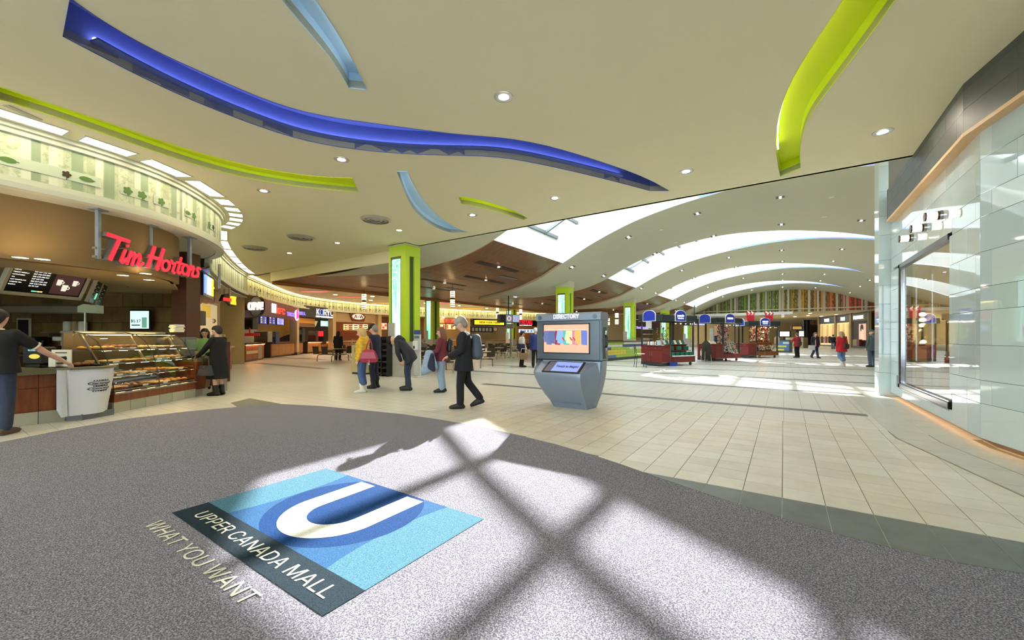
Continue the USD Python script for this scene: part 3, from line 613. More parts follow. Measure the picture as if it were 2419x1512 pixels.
for px, w, ks in ((18, .34, (0,)), (75, .4, ()), (180, .62, (2, 0)), (318, .46, (1, 1)), (380, .34, (1,)), (450, .42, (0, 1)), (498, .42, (1, 2))):
    s = s_of_px(TH_CURVE, px); part(fz, 'leaf_card', on_face(prism(sg.box(-w / 2, -.085, w / 2, .085), 0, .006), TH_CURVE, s, 4.17, .002), card)
    for j, k in enumerate(ks): part(fz, 'leaf_motif', on_face(prism(sa.translate(leaf(k, .055), (j - (len(ks) - 1) / 2) * .24, 0), 0, .006), TH_CURVE, s, 4.17, .009), lb if k == 2 else lg)
lf = [on_face(prism(sa.translate(leaf(i % 2, .045), (i % 3) * .1, 0), 0, .01), FC_CURVE, s, 4.2, .01) for i, s in enumerate(np.arange(.8, 46, .62))]
part(frz, 'leaf_motif', cat(lf), lb, kind='stuff')
# lit ceiling panels that follow the frieze
glowp = M('cove_panel', (255, 252, 214), emit=5.5, ecol=(255, 246, 206))
i = 0
for pl, a, b, w, gap, n in ((TH_CURVE, 1.0, 10.9, .3, .12, 11), (LK_CURVE, .3, 10.2, .26, .1, 6)):
    cuts = np.linspace(a, b, n + 1)
    if pl is TH_CURVE: cuts = np.r_[.8, [s_of_px(TH_CURVE, p) for p in (155, 298, 405, 478)], np.linspace(s_of_px(TH_CURVE, 478) + .62, np.linalg.norm(np.diff(TH_CURVE, axis=0), axis=1).sum() - .1, 6)]
    for c0, c1 in zip(cuts[:-1], cuts[1:]):
        P0, e0 = on_curve(pl, c0 + .1); P1, e1 = on_curve(pl, c1 - .1)
        n0, n1 = np.array([e0[1], -e0[0]]), np.array([e1[1], -e1[0]])
        o0 = .2
        t = thing('ceiling_light', f'bright rectangular ceiling light panel, {NTH[i]} from the near left along the curved frieze', 'ceiling light', 'light panels along the frieze')
        q = [P0 + n0 * o0, P1 + n1 * o0, P1 + n1 * (o0 + w), P0 + n0 * (o0 + w)]; poly = sg.Polygon(q).buffer(0)
        part(t, 'panel_frame', prism(poly.buffer(.025, join_style=2).difference(poly), ZC - .012, ZC - .001), moldm); part(t, 'diffuser', prism(poly, ZC - .008, ZC - .002), glowp); i += 1
SF = np.r_[0, np.cumsum(np.linalg.norm(np.diff(FC_CURVE, axis=0), axis=1))][-1]
t = thing('cove_light', 'continuous warm light line above the long food court frieze', 'cove light')
for a in np.arange(.2, SF - 2.3, 2.4):
    q = np.array([on_curve(FC_CURVE, s)[0] for s in np.linspace(a, a + 2.3, 5)]); part(t, 'light_strip', band(q, -.3, -.16, ZC - .015, ZC - .004), M('warm_cove', (255, 236, 170), emit=9, ecol=(255, 230, 160)))
# ================================================================ CEILING FITTINGS
glow = M('downlight_glow', (255, 244, 226), emit=330, ecol=(255, 240, 218))
cone = M('downlight_cone', (225, 225, 220), .25, .6)
DL = iter(['nearest round downlight, between the blue cove and the lime cove', 'round downlight at the right beside the stone header', 'round downlight between the long lime cove and the blue cove', 'round downlight just past the right end of the blue cove', 'round downlight right of the little lime cove', 'round downlight above the coffee shop light panels', 'round downlight below the little lime cove', 'round downlight left of the nearest column', 'round downlight beside the farthest air diffuser', 'round downlight between the column and the small blue cove'])
for px, py in ((1190, 229), (2085, 312), (807, 377), (1621, 405), (1311, 468), (623, 451), (1116, 508), (797, 574), (684, 598), (943, 544)) + tuple((None, q) for q in ((-7.4, -1.2), (-4.2, -1.6), (-1.0, -1.8), (2.2, -1.2), (-7.4, -5), (-4.2, -5), (-1, -5), (2.2, -5))):
    p = G(px, py, z=ZC) if px else py
    t = thing('downlight', next(DL, 'round recessed downlight in the flat ceiling behind the viewer'), 'ceiling light', 'downlights of the flat ceiling', (p[0], p[1], ZC))
    part(t, 'trim_ring', lathe([(.115, -.002), (.135, -.006), (.14, 0), (.115, 0)], 28), M('ring_grey', (170, 166, 150), .4))
    part(t, 'reflector', lathe([(.118, -.003), (.1, -.0035), (.03, -.004)], 24), cone); part(t, 'lamp', lathe([(.07, -.0045), (.001, -.005)], 20), glow)
for i, (px, py) in enumerate(((888, 518), (711, 560), (602, 585))):
    p = G(px, py, z=ZC)
    t = thing('air_diffuser', ('nearest', 'middle', 'farthest')[i] + ' of three round ringed air diffusers in the flat ceiling', 'air diffuser', 'round air diffusers', (p[0], p[1], ZC))
    for r in (.42, .31, .2, .1): part(t, 'ring', lathe([(r, -.004), (r - .05, -.05), (r - .075, -.05), (r - .03, -.002)], 30), M('diffuser_grey', (176, 172, 156), .5))
    part(t, 'core', lathe([(.06, -.03), (.001, -.045)], 20), M('diffuser_grey', (176, 172, 156), .5))
p = G(55, 266, z=ZC); t = thing('ceiling_plate', 'small slim label plate on the ceiling beside the light panels', 'plate', None, (p[0], p[1], ZC), 30)
part(t, 'plate', rbox(-.05, .05, -.2, .2, -.012, -.001, .003), M('plate_grey', (186, 182, 164), .5))
def hit_vault(px, py):
    for Y in np.arange(8, 75, .05):
        p = at(px, Y)
        if -20 < p[0] < 9.6 and zat(py, Y) >= float(PROF(p[0])) and p[1] > EDGE: return p
    return None
squares = [(1500 + x / 3.781, 380 + y / 3.781) for x, y in ((1298, 322), (558, 468), (1308, 566), (703, 670), (178, 828), (2022, 532), (1310, 798), (838, 862), (418, 978), (1850, 788), (903, 948), (1316, 897), (1772, 895), (527, 1046), (55, 1137), (185, 1180), (1318, 1010), (967, 1048), (650, 1127), (1693, 1012), (713, 1167), (1003, 1100), (1318, 1067), (1657, 1070), (2097, 1065), (2012, 1120), (440, 1265), (365, 1243), (785, 1213), (1043, 1153), (1318, 1127), (1612, 1133), (1920, 1177), (548, 1302))] + [(1484.6, 559.6), (1351, 630.7), (1426, 651), (1217, 701)]
vglow = M('vault_lamp', (255, 244, 230), emit=60, ecol=(255, 240, 222))
VP_ = sorted([p for p in (hit_vault(*q) for q in squares) if p is not None], key=lambda p: (int((p[1] - 6.3) // 13), p[0])); VN = {}
for p in VP_:
    kb_ = int((p[1] - 6.3) // 13); VN[kb_] = VN.get(kb_, 0) + 1
    s = float(PROF(p[0] + .15) - PROF(p[0] - .15)) / .3; c = 1 / math.hypot(1, s)
    t = thing('vault_light', f'square twin lamp, {NTH[VN[kb_] - 1]} from the left on the {ORD[min(4, kb_)]} vault rib', 'ceiling light', 'square lamps of the vault', (p[0], p[1], float(PROF(p[0])) - .004))
    T = lambda m: fr(m, (0, 0, 0), (c, 0, s * c), (0, 1, 0), (-s * c, 0, c))
    part(t, 'housing', T(box(-.17, .17, -.2, .2, -.006, .0)), M('lamp_housing', (58, 44, 40), .4)); part(t, 'housing_rim', T(cat([box(-.19, .19, a, b, -.012, 0) for a, b in ((-.22, -.2), (.2, .22))] + [box(a, b, -.22, .22, -.012, 0) for a, b in ((-.19, -.17), (.17, .19))])), vaultm)
    for a in (-.09, .09): part(t, 'lamp', T(lathe([(.055, -.008), (.04, -.02), (.001, -.024)], 8, (0, a, 0))), vglow)
for px, py in ((1500 + 1754 / 3.781, 380 + 321 / 3.781), (1500 + 1693 / 3.781, 380 + 499 / 3.781), (1561.6, 542), (1596, 573)):
    p = hit_vault(px, py)
    solo('ceiling_speaker', lathe([(.13, -.002), (.1, -.02), (.001, -.022)], 20, (p[0], p[1], float(PROF(p[0])))), M('speaker_pale', (236, 232, 214), .5), f'small round pale speaker in the curved vault, {"rightmost" if px > 1960 else "second from right" if px > 1900 else "leftmost" if px < 1570 else "second from left"}', 'speaker', 'round speakers of the vault')

# ================================================================ COFFEE SHOP (plan coordinates: right and forward of the lens)
RC = np.eye(4); RC[:2, :2] = [[CT, -ST], [ST, CT]]
def cm(m): m = m.copy(); m.apply_transform(RC); return m
def cplane(m, X, Y, z, ang):
    """stands a flat mesh (x along, y up) in plan: ang = direction of x in degrees from 'right', turning towards 'forward'"""
    a = math.radians(ang); return cm(fr(m, (X, Y, z), (math.cos(a), math.sin(a), 0), (0, 0, 1), (math.sin(a), -math.cos(a), 0)))
tanw = M('shop_tan', (146, 118, 74), .8)
TAN = smoothcurve([(-10.2, 3.0), (-9.2, 5.0), (-8.38, 6.58), (-7.85, 7.57), (-7.62, 8.5), (-7.75, 9.2), (-8.2, 9.9)], 30)
struct('wall_shop_header', 'curved tan wall over the coffee counter', 'wall', cm(band(TAN, 0, .15, 2.7, 3.78)), tanw, smooth=30)
q = [tuple(p) for p in offs(np.array([(-10.6, .5), (-9.6, 3.0), (-8.7, 4.7), (-7.91, 6.22), (-7.45, 7.1), (-7.2, 7.9), (-7.17, 8.5), (-7.34, 9.5), (-7.68, 10.5), (-8.31, 11.45), (-9.1, 12.1)], float), .05)]
struct('ceiling_soffit', 'pale curved soffit under the coffee shop frieze', 'soffit', cm(prism(q + [(-20, 13), (-20, .5)], 3.76, 3.8)), soffm)
struct('ceiling_shop', 'low ceiling inside the coffee shop', 'ceiling', cm(prism([tuple(p) for p in offs(TAN, .1)] + [(-9.3, 11.2), (-9.9, 12.0), (-20, 12.0), (-20, 3)], 2.7, 2.75)), M('shop_ceiling', (170, 146, 100), .8))
for px, py in ((48, 608), (100, 612), (344, 646), (352, 661), (290, 650)):
    Y = 1.3 * FPX / (HY - py); p = at(px, Y)
    t = thing('shop_downlight', f'small round downlight in the coffee shop ceiling, {NTH[(48, 100, 290, 344, 352).index(px)]} from the left', 'ceiling light', 'downlights of the coffee shop', (*p, 2.7)); part(t, 'lamp', lathe([(.09, -.004), (.001, -.006)], 18), M('shop_glow', (255, 236, 200), emit=22, ecol=(255, 226, 180))); part(t, 'trim_ring', lathe([(.11, -.005), (.09, -.006), (.09, 0), (.11, 0)], 18), moldm)
bw = struct('wall_shop_rear', 'brown stone tiled rear wall of the coffee shop', 'tiled wall')
part(bw, 'wall_core', cm(box(-20, -10.1, 12.02, 12.3, 0, 2.75)), M('core_brown', (60, 48, 28), .9))
btile = [M('brown_tile' + a, c, .35, noise=(4, .22)) for a, c in (('', (118, 100, 54)), ('_b', (106, 88, 48)), ('_c', (128, 104, 62)))]
for j in range(6):
    x = -10.12 - (.3 if j % 2 else 0)
    xe = -10.12
    while xe > -17.5:
        x0 = (-10.42 if j % 2 and xe == -10.12 else xe - .6); part(bw, 'wall_tile', cm(rbox(x0 + .004, xe - .004, 11.99, 12.03, j * .46 + .004, j * .46 + .456, .004)), btile[rng.randrange(3)]); xe = x0
struct('trim_shop_column', 'reddish brown timber pier at the end of the coffee shop', 'pier', cm(rbox(-9.4, -8.98, 11.1, 11.6, 0, 3.76, .01)), M('pier_brown', (98, 58, 36), .4))
struct('wall_shop_left', 'tan side wall of the coffee shop', 'wall', cm(box(-20.2, -20, 0, 12.4, 0, 3.8)), tanw)
# hanging menu boards
black = M('screen_black', (16, 16, 18), .25); boardm = M('board_frame', (176, 170, 146), .5); wht = M('print_white', (240, 240, 235), .5, emit=.9); dim = M('print_grey', (120, 120, 116), .5, emit=.25)
def board(name, lab, TL, TR, BL, BR):
    """a sloping board by its four corners, given in plan coordinates"""
    TL, TR, BL, BR = (np.array(v, float) for v in (TL, TR, BL, BR)); ex = TR - TL; w = np.linalg.norm(ex); ex /= w; ey = TL - BL; h = np.linalg.norm(ey); ey /= h; n = np.cross(ex, ey)
    t = thing(name, lab, 'menu board'); pl = lambda m, a=0: cm(fr(m, BL, ex, ey, n)); return t, w, h, pl
t, w, h, pl = board('menu_board', 'large framed menu board with prices and a picture of three white mugs', (-9.3, 7.47, 2.845), (-9.3, 8.93, 2.845), (-9.62, 7.5, 2.225), (-9.62, 8.95, 2.225))
part(t, 'frame', pl(cat([rbox(0, w, 0, .07, -.06, .03, .01), rbox(0, w, h - .07, h, -.06, .03, .01), rbox(0, .07, 0, h, -.06, .03, .01), rbox(w - .07, w, 0, h, -.06, .03, .01)])), boardm)
part(t, 'panel', pl(box(.06, w - .06, .06, h - .06, -.05, .005)), black)
part(t, 'picture', pl(box(w * .55, w - .1, .1, h - .09, .005, .012)), M('picture_plum', (74, 44, 46), .5, emit=.35))
for j, (s1, s2) in enumerate((('HOT BEVERAGES', ''), ('COFFEE', '107 117 131 149'), ('FRENCH VANILLA', '137 146 170 203'), ('CAPPUCCINO', '156 170 198 217'), ('TEA', '107 117 131'), ('HOT CHOCOLATE', '107 117 131 149'), ('STEEPED TEA', '137 146 170 203'), ('BAGELS', '89 99 119'))):
    y = h - .125 - j * .052
    part(t, 'price_line', pl(cat([text(s1, .021, .003, center=False).apply_translation([.1, y, .006])] + ([text(s2, .024, .003, True, center=False).apply_translation([.42, y, .006])] if s2 else []))), wht if j else M('print_orange', (220, 130, 70), .5, emit=.6))
mugm = M('mug_white', (240, 236, 224), .4, emit=.5)
for x, y, s in ((.62, .3, 1.), (.71, .18, 1.1), (.82, .32, .95)):
    part(t, 'mug_print', pl(prism(sg.Polygon([(-.05 * s, .13 * s), (.05 * s, .13 * s), (.04 * s, 0), (-.04 * s, 0)]).union(sg.Point(.055 * s, .07 * s).buffer(.035 * s).difference(sg.Point(.055 * s, .07 * s).buffer(.022 * s))), .012, .018).apply_translation([w * x, y, 0])), mugm)
for a, c in ((.5, (120, 230, 180)), (.6, (250, 210, 130))): part(t, 'price_tag', pl(box(a, a + .09, .1, .125, .006, .01)), M('tag_' + str(c[0]), c, .5, emit=.8))
part(t, 'hanger', cm(cat([cyl((-9.35, y, 2.83), (-9.35, y, 2.75), .015) for y in (7.7, 8.7)])), chrome)
t, w, h, pl = board('menu_board', 'narrow slanted menu board of small print beside the large one', (-9.4, 9.15, 2.83), (-10.35, 10.35, 2.83), (-9.72, 9.2, 2.23), (-10.65, 10.35, 2.23))
part(t, 'frame', pl(cat([rbox(a, a + .05, -.02, h + .02, -.05, .03, .01) for a in (0, w * .5)] + [rbox(0, w, -.02, .01, -.05, .0, .005)])), boardm)
part(t, 'panel', pl(box(.03, w, 0, h, -.04, .005)), black)
part(t, 'print_line', pl(cat([box(a + .1 + (k % 2) * .3, a + .32 + (k % 2) * .3, .05 + k * .05, .07 + k * .05, .005, .008) for a in (0, w * .5) for k in range(9)])), dim)
part(t, 'price_tag', pl(cat([box(w * .36, w * .46, .1, .26, .006, .01)])), M('tag_120', (120, 230, 180), .5, emit=.8))
# hood, rear worktop and what stands there
steel = M('steel', (176, 172, 158), .3, .85); dark = M('dark_plastic', (38, 36, 36), .4); paper = M('paper', (236, 230, 208), .6)
hood = thing('steel_hood', 'brushed steel extractor hood under the large menu board', 'hood')
part(hood, 'canopy', cm(hull([(x, y, z) for x in (-13.6, -10.05) for y, z in ((9.3, 1.98), (9.3, 2.12), (9.42, 2.18), (9.9, 2.18), (9.9, 1.98))])), steel); part(hood, 'leg', cm(cyl((-9.98, 9.4, .9), (-9.98, 9.4, 1.98), .02)), steel)
rw = thing('rear_worktop', 'dark rear worktop along the brown tiled wall', 'worktop'); part(rw, 'cabinet', cm(box(-16, -10.3, 11.3, 11.98, 0, .88)), M('cabinet_dark', (70, 46, 34), .5)); part(rw, 'top', cm(rbox(-16, -10.25, 11.25, 11.98, .88, .92, .01)), steel)
def jar(name, lab, px, Y, z, r, h, mt, lid=None):
    p = at(px, Y); t = thing(name, lab, name.replace('_', ' '), None, (*p, z)); part(t, 'body', lathe([(.001, 0), (r, 0), (r, h * .85), (r * .8, h * .95), (.001, h * .95)], 16), mt)
    part(t, 'lid', lathe([(r * .82, h * .9), (r * .82, h), (.001, h)], 16), lid or dark)
sh = thing('wall_shelf', 'steel wall shelf with jars behind the coffee counter', 'shelf'); part(sh, 'board', cm(rbox(-13.6, -12.45, 11.6, 11.98, 1.52, 1.55, .005)), steel); part(sh, 'bracket', cm(cat([box(x, x + .03, 11.7, 11.98, 1.4, 1.52) for x in (-13.5, -12.6)])), steel)
for i, px in enumerate((160, 178, 196)): jar('coffee_urn', ('leftmost', 'middle', 'rightmost')[i] + ' pale coffee urn on the steel wall shelf', px, 11.8, 1.55, .1, .34, (paper, M('urn_tan', (176, 150, 100), .5), paper)[i])
for i, (px, z, mt, lab) in enumerate(((82, .92, dark, 'dark coffee brewer at the left of the rear worktop'), (150, .92, paper, 'pale coffee brewer in the middle of the rear worktop'), (185, .92, steel, 'steel coffee brewer at the right of the rear worktop'))):
    p = at(px, 11.55); t = thing('coffee_brewer', lab, 'coffee machine', None, (*p, z), 34); part(t, 'body', rbox(-.16, .16, .05, .22, 0, .5, .02), mt); part(t, 'base', rbox(-.16, .16, -.2, .2, 0, .05, .01), dark); part(t, 'head', rbox(-.16, .16, -.16, .2, .38, .5, .02), mt); part(t, 'carafe', lathe([(.001, .06), (.09, .06), (.1, .14), (.06, .24), (.001, .25)], 16, (0, -.06, 0)), M('carafe', (60, 30, 20), .1))
wf = thing('wall_frame', 'slim pale framed dark panel on the brown tiled wall', 'picture frame'); part(wf, 'frame', cm(rbox(-14.72, -14.3, 11.94, 11.985, 1.25, 1.98, .01)), boardm); part(wf, 'panel', cm(box(-14.66, -14.36, 11.93, 11.95, 1.31, 1.92)), dark)
tv = thing('wall_screen', 'small lit screen reading 1.17 on the brown tiled wall', 'screen'); Xc = (333.5 - CX) / FPX * 11.8
part(tv, 'bezel', cm(rbox(Xc - .3, Xc + .3, 11.75, 11.82, zat(780, 11.8), zat(732, 11.8), .01)), black); part(tv, 'display', cm(box(Xc - .27, Xc + .27, 11.74, 11.752, zat(776.5, 11.8), zat(735, 11.8))), M('screen_pale', (196, 236, 226), .4, emit=.85)); part(tv, 'mount', cm(box(Xc - .04, Xc + .04, 11.82, 12.0, 1.75, 1.85)), dark)
part(tv, 'price_print', cplane(text('$1.17', .075, .004, True), Xc - .1, 11.738, 1.84, 0), M('print_green', (40, 96, 80), .5)); part(tv, 'print_line', cm(box(Xc - .22, Xc + .02, 11.735, 11.741, 1.74, 1.77)), M('print_green', (40, 96, 80), .5)); part(tv, 'can_print', cm(box(Xc + .08, Xc + .22, 11.735, 11.741, 1.68, 1.98)), M('can_green', (120, 190, 160), .5, emit=.4))
for px, py, lab in ((246, 636, 'white dome camera hanging beside the large menu board'), (306, 672, 'white bullet camera hanging from the coffee shop ceiling')):
    Y = 10.4; p = at(px, Y); z = zat(py, Y); t = thing('security_camera', lab, 'camera', None, (*p, z)); part(t, 'stem', cyl((0, 0, .06), (0, 0, 2.7 - z), .012), paper); part(t, 'body', ball((0, 0, .03), (.08, .08, .06)), paper); part(t, 'lens', ball((.02, -.04, -.03), .05), dark)
# counter
woodb = MX('counter_wood', {'g': ('geometry', {}), 'm': ('mapping', {'scale': (9, 9, 1.2)}), 'n': ('noise_texture', {'scale': 2.0, 'detail': 5.0, 'distortion': .5}), 'r': ('rgb_ramp', {'ramp': [(.3, lin((112, 56, 24))), (.7, lin((142, 76, 36)))]}), 'p': ('principled_bsdf', {'roughness': .35})}, [('g.position', 'm.vector'), ('m.vector', 'n.vector'), ('n.fac', 'r.fac'), ('r.color', 'p.base_color')])
granite = M('granite', (112, 106, 74), .3, noise=(60, .25)); plinth = [M('plinth_tile', (188, 186, 164), .4), M('plinth_tile_b', (176, 176, 156), .4)]
FRONT = [(-8.75, 4.0), (-8.2, 5.3), (-7.86, 6.1), (-7.66, 6.5), (-7.5, 6.75)]
ct = thing('coffee_counter', 'brown timber coffee counter with a speckled stone top and pale tiled plinth', 'counter')
fp = np.array(FRONT)
part(ct, 'body', cm(prism(FRONT + [(-7.4, 7.25)] + [(-8.1, 7.25)] + [(x - .7, y) for x, y in FRONT[::-1]], .2, .8)), woodb)
for i, (a, b) in enumerate(zip(FRONT[:-1], FRONT[1:])):
    a, b = np.array(a), np.array(b); d = (b - a) / np.linalg.norm(b - a); n_ = np.array([d[1], -d[0]])
    for z0, z1 in ((.22, .58), (.59, .8)): part(ct, 'wood_panel', cm(prism([tuple(a + d * .006), tuple(b - d * .006), tuple(b - d * .006 + n_ * .02), tuple(a + d * .006 + n_ * .02)], z0, z1)), woodb)
    part(ct, 'plinth_tile', cm(prism([tuple(a + d * .004 - n_ * .02), tuple(b - d * .004 - n_ * .02), tuple(b - d * .004 + n_ * .01), tuple(a + d * .004 + n_ * .01)], 0, .2)), plinth[i % 2])
part(ct, 'top', cm(prism([(x + .08, y - .02) for x, y in FRONT] + [(-7.2, 7.0), (-7.18, 7.34), (-8.15, 7.34)] + [(x - .75, y) for x, y in FRONT[::-1]], .8, .9)), granite)
part(ct, 'metal_plate', cm(rbox(-7.66, -7.6, 6.55, 6.66, .62, .7, .003)), M('plate_bronze', (120, 96, 66), .4, .5))
# white flared front panel with the emblem
nseg = 14; tt = np.linspace(0, 1, nseg)
def panel_pt(s, k): # s along, k 0 bottom 1 top
    X = -7.3 + .19 * math.sin(math.pi * s) * (.75 + .25 * k) + .06 * s; Y = 6.62 + .72 * s
    return X + (k - 1) * .05 - .0, Y - (1 - k) * (.0 if s > .5 else -.06) * (1 - s) - (1 - k) * .1 * s
Pn = np.array([[(*panel_pt(s, k), .09 + .77 * k) for k in np.linspace(0, 1, 6)] for s in tt])
fp_ = thing('white_fascia', 'white flared counter front with a printed oval emblem', 'counter front')
inn = Pn + [-.05, 0, 0]; part(fp_, 'panel', cm(cat([grid(Pn), grid(inn[::-1]), grid(np.stack([Pn[0], inn[0]])), grid(np.stack([Pn[-1], inn[-1]])[::-1]), grid(np.stack([Pn[:, 0], inn[:, 0]])[::-1]), grid(np.stack([Pn[:, -1], inn[:, -1]]))])), M('panel_white', (232, 234, 240), .35), smooth=40)
part(fp_, 'side_return', cm(hull([(-7.34, 6.55, .09), (-7.34, 6.55, .86), (-7.33, 6.62, .86), (-7.36, 6.66, .09), (-7.5, 6.62, .86), (-7.5, 6.62, .2)])), M('panel_white', (232, 234, 240), .35))
part(fp_, 'top_cap', cm(prism([(p[0] + .03, p[1]) for p in Pn[:, -1]] + [(-7.9, 7.36), (-7.9, 6.6)], .862, .9)), M('cap_olive', (120, 116, 92), .35))
part(fp_, 'base_tile', cm(prism([(-7.5, 6.75), (-7.25, 6.78), (-7.22, 7.3), (-7.5, 7.35)], 0, .1)), M('base_grey', (110, 112, 112), .5))
def on_panel(x, y):                           # emblem coordinates to the curved panel
    s = .5 + x / .5; k = (y + .58) / 1; X, Y = panel_pt(s, k); return X + .006, Y, .09 + .77 * k
def wrap(poly):
    m = prism(poly, 0, .004); m = m.subdivide_to_size(.03) if len(m.faces) < 400 else m
    v = np.array(m.vertices); v2 = np.array([on_panel(a, b) for a, b, c in v]); v2[:, 0] += v[:, 2]; return cm(trimesh.Trimesh(v2, m.faces, process=False))
ink = M('ink_black', (28, 26, 24), .5); ov = lambda y: sa.translate(sa.scale(sg.Point(0, 0).buffer(1, 24), .13, .048), 0, y)
emb = unary_union([ov(.1).difference(sa.scale(ov(.1), .94, .85)), ov(-.02).difference(sa.scale(ov(-.02), .94, .85))] + [sg.box(-.085 + i * .024, y, -.077 + i * .024, y + .022) for y in (.15, .028, -.088) for i in range(8)])
part(fp_, 'emblem', wrap(emb), ink)
def flat(s, w_, bold=True):
    from PIL import Image, ImageDraw, ImageFont
    m = text(s, 1, .1, bold); m.apply_scale(w_ / np.ptp(m.bounds[:, 0])); return m
for s, y, w_ in (('Tim Hortons', .083, .2), ('ALWAYS FRESH', -.03, .19)):
    m = flat(s, w_); v = np.array(m.vertices); sc = .004 / max(1e-6, np.ptp(v[:, 2])); v2 = np.array([on_panel(a + .12 * b, b + y) for a, b, c in v]); v2[:, 0] += v[:, 2] * sc; part(fp_, 'lettering', cm(trimesh.Trimesh(v2, m.faces, process=False)), ink)
# display case
case = thing('pastry_case', 'curved glass pastry display case with lit shelves of baked goods', 'display case')
CY0, CYM, CY1 = 7.4, 8.42, 9.45; fx = lambda y: -7.32 - (y - 7.4) * .05
prof = [(0, .36), (-.03, .6), (-.08, .85), (-.17, 1.1), (-.32, 1.33), (-.5, 1.46), (-.75, 1.5)]
cg = glass('case_glass', (.97, .98, .97), .07, .01)
for a, b in ((CY0, CYM), (CYM, CY1)):
    part(case, 'front_glass', cm(grid(np.array([[(fx(y) + px, y, z) for px, z in prof] for y in (a + .004, b - .004)]))), cg, smooth=True)
for y in (CY0, CY1): part(case, 'end_glass', cm(fr(prism(sg.Polygon([(px, z) for px, z in prof] + [(-.75, .36)]), 0, .006), (fx(y), y, 0), (1, 0, 0), (0, 0, 1), (0, -1, 0))), cg)
for y in (CY0, CYM, CY1): part(case, 'glass_edge', cm(tube([(fx(y) + px, y, z) for px, z in prof], .008, 6)), dark)
part(case, 'steel_post', cm(cat([hull([(fx(y) - .3, y, .9), (fx(y) - .34, y, .9), (fx(y) - .68, y, 1.46), (fx(y) - .64, y, 1.46), (fx(y) - .3, y + .03, .9), (fx(y) - .64, y + .03, 1.46)]) for y in (CY0 + .02, CYM, CY1 - .05)])), steel)
part(case, 'top', cm(prism([(fx(CY0) - .72, CY0), (fx(CY1) - .72, CY1), (fx(CY1) - 1.0, CY1), (fx(CY0) - 1.0, CY0)], 1.48, 1.52)), steel)
part(case, 'rear_panel', cm(prism([(fx(CY0) - .93, CY0), (fx(CY1) - .93, CY1), (fx(CY1) - .97, CY1), (fx(CY0) - .97, CY0)], .36, 1.48)), M('case_back', (96, 84, 60), .4))
part(case, 'base', cm(prism([(fx(CY0) + .0, CY0), (fx(CY1) + .0, CY1), (fx(CY1) - .95, CY1), (fx(CY0) - .95, CY0)], .2, .34)), woodb)
part(case, 'sill', cm(prism([(fx(CY0) + .02, CY0), (fx(CY1) + .02, CY1), (fx(CY1) - .05, CY1), (fx(CY0) - .05, CY0)], .34, .37)), steel)
for i in range(6):
    y0, y1 = CY0 + i * .342, CY0 + (i + 1) * .342; part(case, 'plinth_tile', cm(prism([(fx(y0) - .01, y0 + .004), (fx(y1) - .01, y1 - .004), (fx(y1) - .05, y1 - .004), (fx(y0) - .05, y0 + .004)], 0, .2)), plinth[i % 2])
shelfz = [(.42, .04), (.67, .1), (.92, .17), (1.17, .3)]
tubem = M('case_tube', (255, 220, 150), emit=20, ecol=(255, 214, 140))
for z, inset in shelfz:
    part(case, 'shelf', cm(prism([(fx(CY0) - inset, CY0 + .02), (fx(CY1) - inset, CY1 - .02), (fx(CY1) - .9, CY1 - .02), (fx(CY0) - .9, CY0 + .02)], z - .025, z - .01)), steel)
    part(case, 'lamp_tube', cm(cat([box(fx(y) - inset - .12, fx(y) - inset - .1, y, y + .16, z - .036, z - .028) for y in (7.6, 7.95, 8.3, 8.6, 8.9, 9.2)])), tubem)
part(case, 'lamp_tube', cm(cat([box(fx(y) - .62, fx(y) - .58, y, y + .85, 1.44, 1.455) for y in (7.5, 8.5)])), tubem)
crust = [M('pastry_' + a, c, .6, noise=(14, .2)) for a, c in (('golden', (206, 150, 70)), ('brown', (128, 78, 38)), ('glaze', (224, 190, 130)))]
def torus(R, r, n=14, k=8): return lathe([(R + r * math.cos(a), r + r * .9 * math.sin(a)) for a in np.linspace(0, 2 * math.pi, k + 1)], n)
pp = []
for kind, (nm, lab) in enumerate((('doughnut', 'ring doughnut in the pastry case'), ('bun', 'baked bun in the pastry case'), ('muffin', 'muffin in the pastry case'))):
    pp.append((nm, lab, (torus(.04, .022), ball((0, 0, .027), (.062, .048, .034), 2), cat([cyl((0, 0, 0), (0, 0, .045), .032, 10, .042), ball((0, 0, .052), (.052, .052, .034), 2)]))[kind]))
first = {}; pr = random.Random(5)
rowk = [[0, 1, 0, 1], [1, 0, 2, 0], [0, 0, 1, 2], [1, 2, 1, 0]]
